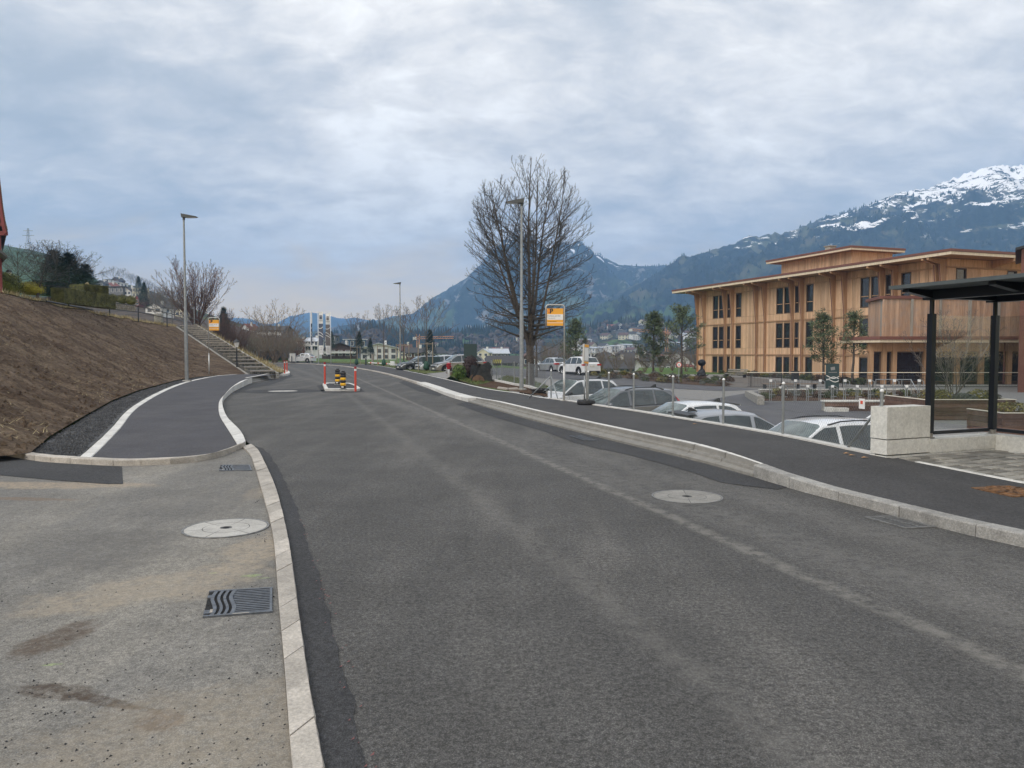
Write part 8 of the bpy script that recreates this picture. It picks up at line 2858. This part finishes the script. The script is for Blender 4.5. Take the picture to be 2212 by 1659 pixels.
for i in range(4):
    for j in range(2):
        q = MB(); k = .46; a0 = -1.8 + i * .92; y0 = .15 + j * 1.0; z0 = 1.25 + k * y0 + .20
        q.prism([(a0, y0, z0), (a0 + .85, y0, z0), (a0 + .85, y0 + .9, z0 + .9 * k), (a0, y0 + .9, z0 + .9 * k)], (0, 0, .04))
        q.build('solar_panel', M['windscreen'], sh_)
hp('yellow house with a pale gable behind the purple shrub', 1030, 1057, 754, 780, 250, 'house_cream', 'roof_zinc', -15, 'y', .3, 2, 2)
hp('grey timber house with a pale zinc roof left of the big bare tree', 1055, 1101, 754, 780, 262, 'house_grey', 'roof_zinc', 10, 'x', .35, 2, 5)
hh_ = hp('low grey-roofed house with long skylights beside the lamp post', 1048, 1121, 770, 797, 170, 'house_white', 'roof_dark', -3, 'x', .5, 1, 6, chimney=False, ww=.85, hh=.9, d=6)
q = MB(); k = .48; y0 = 1.1; z0 = 1.45 + k * y0 + .22
q.prism([(-2.2, y0, z0), (2.6, y0, z0), (2.6, y0 + .6, z0 + .6 * k), (-2.2, y0 + .6, z0 + .6 * k)], (0, 0, .06))
q.build('skylight', M['white_paint'], hh_)
hp('brown-roofed house glimpsed behind the trunk of the big bare tree', 1128, 1160, 762, 790, 200, 'house_brown', 'roof_brown', 10, 'y', .4, 1, 2)
hp('dark-roofed white house with a broad gable behind the planting bed', 1293, 1367, 775, 809, 150, 'house_white', 'roof_dark', -8, 'x', .56, 1, 5, over=.6)
hp('white gable with a dark roof right of the broad dark-roofed house', 1352, 1398, 775, 808, 158, 'house_white', 'roof_dark', 14, 'y', .5, 1, 2, over=.5)
hp('dark-roofed house left of the bushy pine, behind the broad gable', 1300, 1345, 767, 792, 200, 'house_white', 'roof_dark', 10, 'y', .5, 1, 3, over=.6)
hp('modern concrete house with a flat cantilever roof behind the white sport utility car', 1268, 1292, 763, 785, 260, 'house_white', 'roof_zinc', -5, 'x', 0, 2, 3, True)
hp('grey barn with a dark roof between the two pines', 1424, 1450, 776, 808, 140, 'house_grey', 'roof_dark', 0, 'y', .4, 1, 2)
hp('grey house with dark roof behind the broad dark-roofed white house', 1350, 1410, 764, 792, 215, 'house_grey', 'roof_dark', -15, 'x', .5, 2, 4)
hp('orange-walled low house left of the timber building', 1476, 1500, 788, 803, 150, 'house_cream', 'roof_red', 4, 'x', .3, 1, 2)
# hillside houses
HS = 'houses on the left hillside'
def slope_y(u, v):
    for i in range(1, 200):
        p = on_rows(MTS['slope'], u, i / 200)
        if 829.5 - FOC * math.tan(math.atan2(p.z - EYE, p.y) + PITCH) <= v: return p.y
    return 740
for (u0, u1, vt, vb, wl__, rf, rz, k, fl, cols, flat, lab) in (
    (221, 237, 604, 616, 'house_white', 'roof_dark', -15, 0, 2, 2, True, 'white cube house high on the left hillside'),
    (236, 253, 609, 622, 'house_white', 'roof_zinc', -15, 0, 2, 3, True, 'stepped white house below the two big crest trees'),
    (206, 226, 606, 622, 'house_grey', 'roof_dark', -20, .4, 2, 3, False, 'grey roofed house left on the hillside'),
    (219, 246, 611, 624, 'house_white', 'roof_red', -20, .6, 1, 3, False, 'house with a broad reddish roof above the long dark house'),
    (217, 271, 620, 634, 'house_grey', 'roof_dark', -12, 0, 1, 5, True, 'long dark house with ribbon windows behind the ball bushes'),
    (237, 259, 599, 613, 'house_brown', 'roof_dark', -15, .5, 2, 3, False, 'dark timber house under the crest trees'),
    (252, 268, 612, 620, 'house_white', 'roof_zinc', -15, 0, 1, 3, True, 'low white terrace house right of the stepped one'),
    (283, 309, 622, 642, 'house_cream', 'roof_zinc', -18, 0, 2, 3, True, 'cream yellow house with a pale roof on the hillside'),
    (256, 287, 620, 637, 'house_white', 'roof_dark', -18, .55, 1, 3, False, 'white house with a slate roof left of the cream house'),
    (288, 304, 638, 660, 'house_red', 'roof_dark', -25, .4, 2, 1, False, 'dark red gabled house right of the ball bushes'),
    (310, 354, 655, 676, 'house_white', 'roof_dark', -14, .45, 1, 2, False, 'white house with a low dark gable roof behind the railing'),
    (376, 398, 664, 682, 'house_cream', 'roof_dark', -14, .5, 1, 2, False, 'pale house behind the street lamp and the railing')):
    Y = slope_y((u0 + u1) / 2, vb + 2)
    hp(lab, u0, u1, vt, vb, Y, wl__, rf, rz, 'y', k, fl, cols, flat, group=HS)
# valley town
VH = 'small houses of the valley town'
protos_v = []
KV = [('house_white', 'roof_dark', 'y', 8, 10, 4.8, 3.0, 'white house with dark gable roof'), ('house_cream', 'roof_brown', 'x', 11, 9, 5.2, 2.6, 'cream house with brown roof'),
      ('house_white', 'roof_red', 'x', 10, 9, 6.0, 2.4, 'white house with reddish roof'), ('house_grey', 'roof_dark', 'x', 12, 9, 5.0, 3.0, 'grey house with dark roof'), ('house_white', 'roof_zinc', 'x', 16, 10, 6.5, .8, 'wide white block with pale roof')]
for (wl__, rf, rg, w, d, h, rh, lab) in KV:
    protos_v.append(house(lab, (0, 0, 0), w, d, h, rh, wl__, rf, 0, rg, 2, 3, VH, chimney=False))
used_ = [False] * 5
def val_z(x, y):
    if y > 560:
        u = 1106 + x / y * FOC; r = on_rows(MTS['foot'], u, (y - 560) / 400)
        return max(ground_h(x, y), r.z)
    return ground_h(x, y)
for k in range(150):
    if k < 95: u, Y, wh = R.uniform(1255, 1500), R.uniform(240, 900), 'right of the big bare tree'
    elif k < 130: u, Y, wh = R.uniform(930, 1260), R.uniform(290, 800), 'behind the big bare tree'
    else: u, Y, wh = R.uniform(640, 930), R.uniform(320, 600), 'behind the young trees'
    i = R.choice([0, 0, 1, 2, 3, 3, 0, 3, 1, 0, 3, 1, 0, 1, 3, 4])
    if i == 4: Y = max(Y, 650)
    x = (u - 1106) / FOC * Y
    o = protos_v[i] if not used_[i] else dup(protos_v[i]); used_[i] = True
    place(o, (x, Y, val_z(x, Y) + .2), rad(R.uniform(-50, 50)), R.uniform(.75, 1.0), f"{'nearer' if Y < 450 else 'far'} valley {KV[i][7]} {wh}")
# pylon and crane
pp = P(62, 549, 640); t = thing('power_pylon', 'thin lattice power pylon on the green hill crest', 'pylon', tuple(pp))
q = MB(); H_ = 22
for s_ in ((-1, -1), (1, -1), (1, 1), (-1, 1)):
    q.tube([pp + Vector((s_[0] * 2.0, s_[1] * 2.0, -1)), pp + Vector((s_[0] * .3, s_[1] * .3, H_))], .16, 4)
for z in np.linspace(1, H_ - 2, 8):
    w = lerp(2.0, .3, z / H_); q.tube([pp + Vector((-w, 0, z)), pp + Vector((w, 0, z + 1.5))], .10, 3); q.tube([pp + Vector((w, 0, z)), pp + Vector((-w, 0, z + 1.5))], .10, 3)
q.build('mast', M['galv'], t)
for z, w in ((H_ - 2, 4.0), (H_ - 6, 5.0)):
    q = MB(); q.tube([pp + Vector((-w, 0, z)), pp + Vector((w, 0, z))], .2, 4); q.build('cross_arm', M['galv'], t)
M['crane'] = simple('crane_orange', (.50, .25, .13), .6)
def crane(label, a, b, Y, mast_u, vb):
    t = thing('tower_crane', label, 'crane', tuple(P(mast_u, vb, Y)))
    pa, pb2 = P(a[0], a[1], Y), P(b[0], b[1], Y)
    q = MB()
    for dz in (0, .9): q.tube([pa + Vector((0, 0, dz)), pb2 + Vector((0, 0, dz))], .13, 4)
    n = 16
    for i in range(n):
        q.tube([pa.lerp(pb2, i / n), pa.lerp(pb2, (i + 1) / n) + Vector((0, 0, .9))], .08, 3)
    q.build('jib', M['crane'], t)
    pm_ = P(mast_u, vb, Y); topm = P(mast_u, lerp(a[1], b[1], .2), Y)
    q = MB()
    for dx in (-.6, .6): q.tube([pm_ + Vector((dx, 0, 0)), topm + Vector((dx, 0, 2))], .18, 4)
    for i in range(10): q.tube([pm_.lerp(topm, i / 10) + Vector((-.6, 0, 0)), pm_.lerp(topm, (i + 1) / 10) + Vector((.6, 0, 0))], .1, 3)
    q.build('mast', M['crane'], t)
    q = MB(); q.box(pa + Vector((0, 0, .2)), (1.6, 1.2, 1.2)); q.build('counterweight', M['plinth'], t)
crane('orange tower crane with a long level jib above the parked cars', (896, 732), (980, 731), 330, 903, 768)
crane('orange tower crane jib left of the timber building', (1362, 714), (1448, 722), 360, 1440, 760)
# chalet at the left edge of the view
C0 = thing('red_chalet', 'red-framed chalet whose steep gable edge shows at the left edge', 'house', tuple(P(0, 620, 40)))
bp = [P(u, v, 40) for u, v in ((21.5, 506), (17, 488), (12, 458), (7, 415), (2, 372), (-4, 330), (-60, 268), (-150, 215))]
dep = Vector((bp[0].x / 40 * 7 - .5, 7, 0))
fw = Vector((.25, -.6, 0))
wl2 = [p + Vector((-.42, 0, -.35)) for p in bp[1:]]
q = MB(); q.prism([Vector((bp[0].x - .75, 40, 4.8))] + [wl2[0] + Vector((-.1, 0, 0))] + wl2[1:] + [Vector((-34, 40, 4.8))], dep); q.build('wall', M['house_white'], C0)
th = Vector((.05, 0, .14))
q = MB()
for a, b in zip(bp, bp[1:]): q.prism([a, b, b + th, a + th], dep - fw)
for ch in [q.build('roof', M['roof_brown'], C0)]: ch.location = fw
q = MB()
for a, b in zip(bp, bp[1:]): q.prism([a + Vector((-.01, 0, -.01)), b + Vector((-.01, 0, -.01)), b + Vector((-.17, 0, -.12)), a + Vector((-.17, 0, -.12))], Vector((0, .07, 0)))
q.build('barge_board', M['house_red'], C0).location = fw + Vector((0, -.02, 0))
for v0, v1_, nm in ((449, 457, 'purlin'), (482, 489, 'purlin'), (500, 509, 'purlin')):
    xr = interp((v0 + v1_) / 2, [372, 415, 458, 488, 506], [2, 7, 12, 17, 21]) - 3
    a, b = P(xr, v0, 40), P(xr, v1_, 40)
    q = MB(); q.box2((-34, 39.86, b.z), (a.x, 39.98, a.z)); q.build(nm, M['house_red'], C0)
a = P(3, 520, 40); q = MB(); q.box2((a.x - .22, 39.93, 4.8), (a.x, 39.99, P(3, 500, 40).z)); q.build('corner_post', M['house_red'], C0)
pc = P(16, 552, 38.5)
q = MB(); q.prism([pc, pc + Vector((-.9, .0, .75)), pc + Vector((-3, 0, .75)), pc + Vector((-3, 0, .55)), pc + Vector((-.9, 0, .55)), pc + Vector((0, 0, -.1))], (pc.x / pc.y * 2.5 - .3, 2.5, 0)); q.build('porch_roof', M['roof_dark'], C0)
# chimney smoke over the valley
ps_ = P(1362, 742, 300)
sm_ = bpy.data.materials.new('chimney_smoke'); sm_.use_nodes = True
n_, l_ = sm_.node_tree.nodes, sm_.node_tree.links; n_.clear()
oo = n_.new('ShaderNodeOutputMaterial'); vv = n_.new('ShaderNodeVolumePrincipled')
vv.inputs['Color'].default_value = (.9, .93, 1, 1); vv.inputs['Density'].default_value = .013
l_.new(vv.outputs[0], oo.inputs['Volume'])
q = MB()
q.tube([ps_ + Vector((0, 0, -1)), ps_ + Vector((-.5, 0, 3)), ps_ + Vector((-2, 0, 7)), ps_ + Vector((-1, 0, 11)), ps_ + Vector((2, 0, 14))], [.4, 1.0, 1.9, 2.6, .6], 10)
o = q.build('smoke', sm_, smooth_=True); tag(o, 'pale bluish chimney smoke drifting over the valley town', 'smoke', kind='stuff')
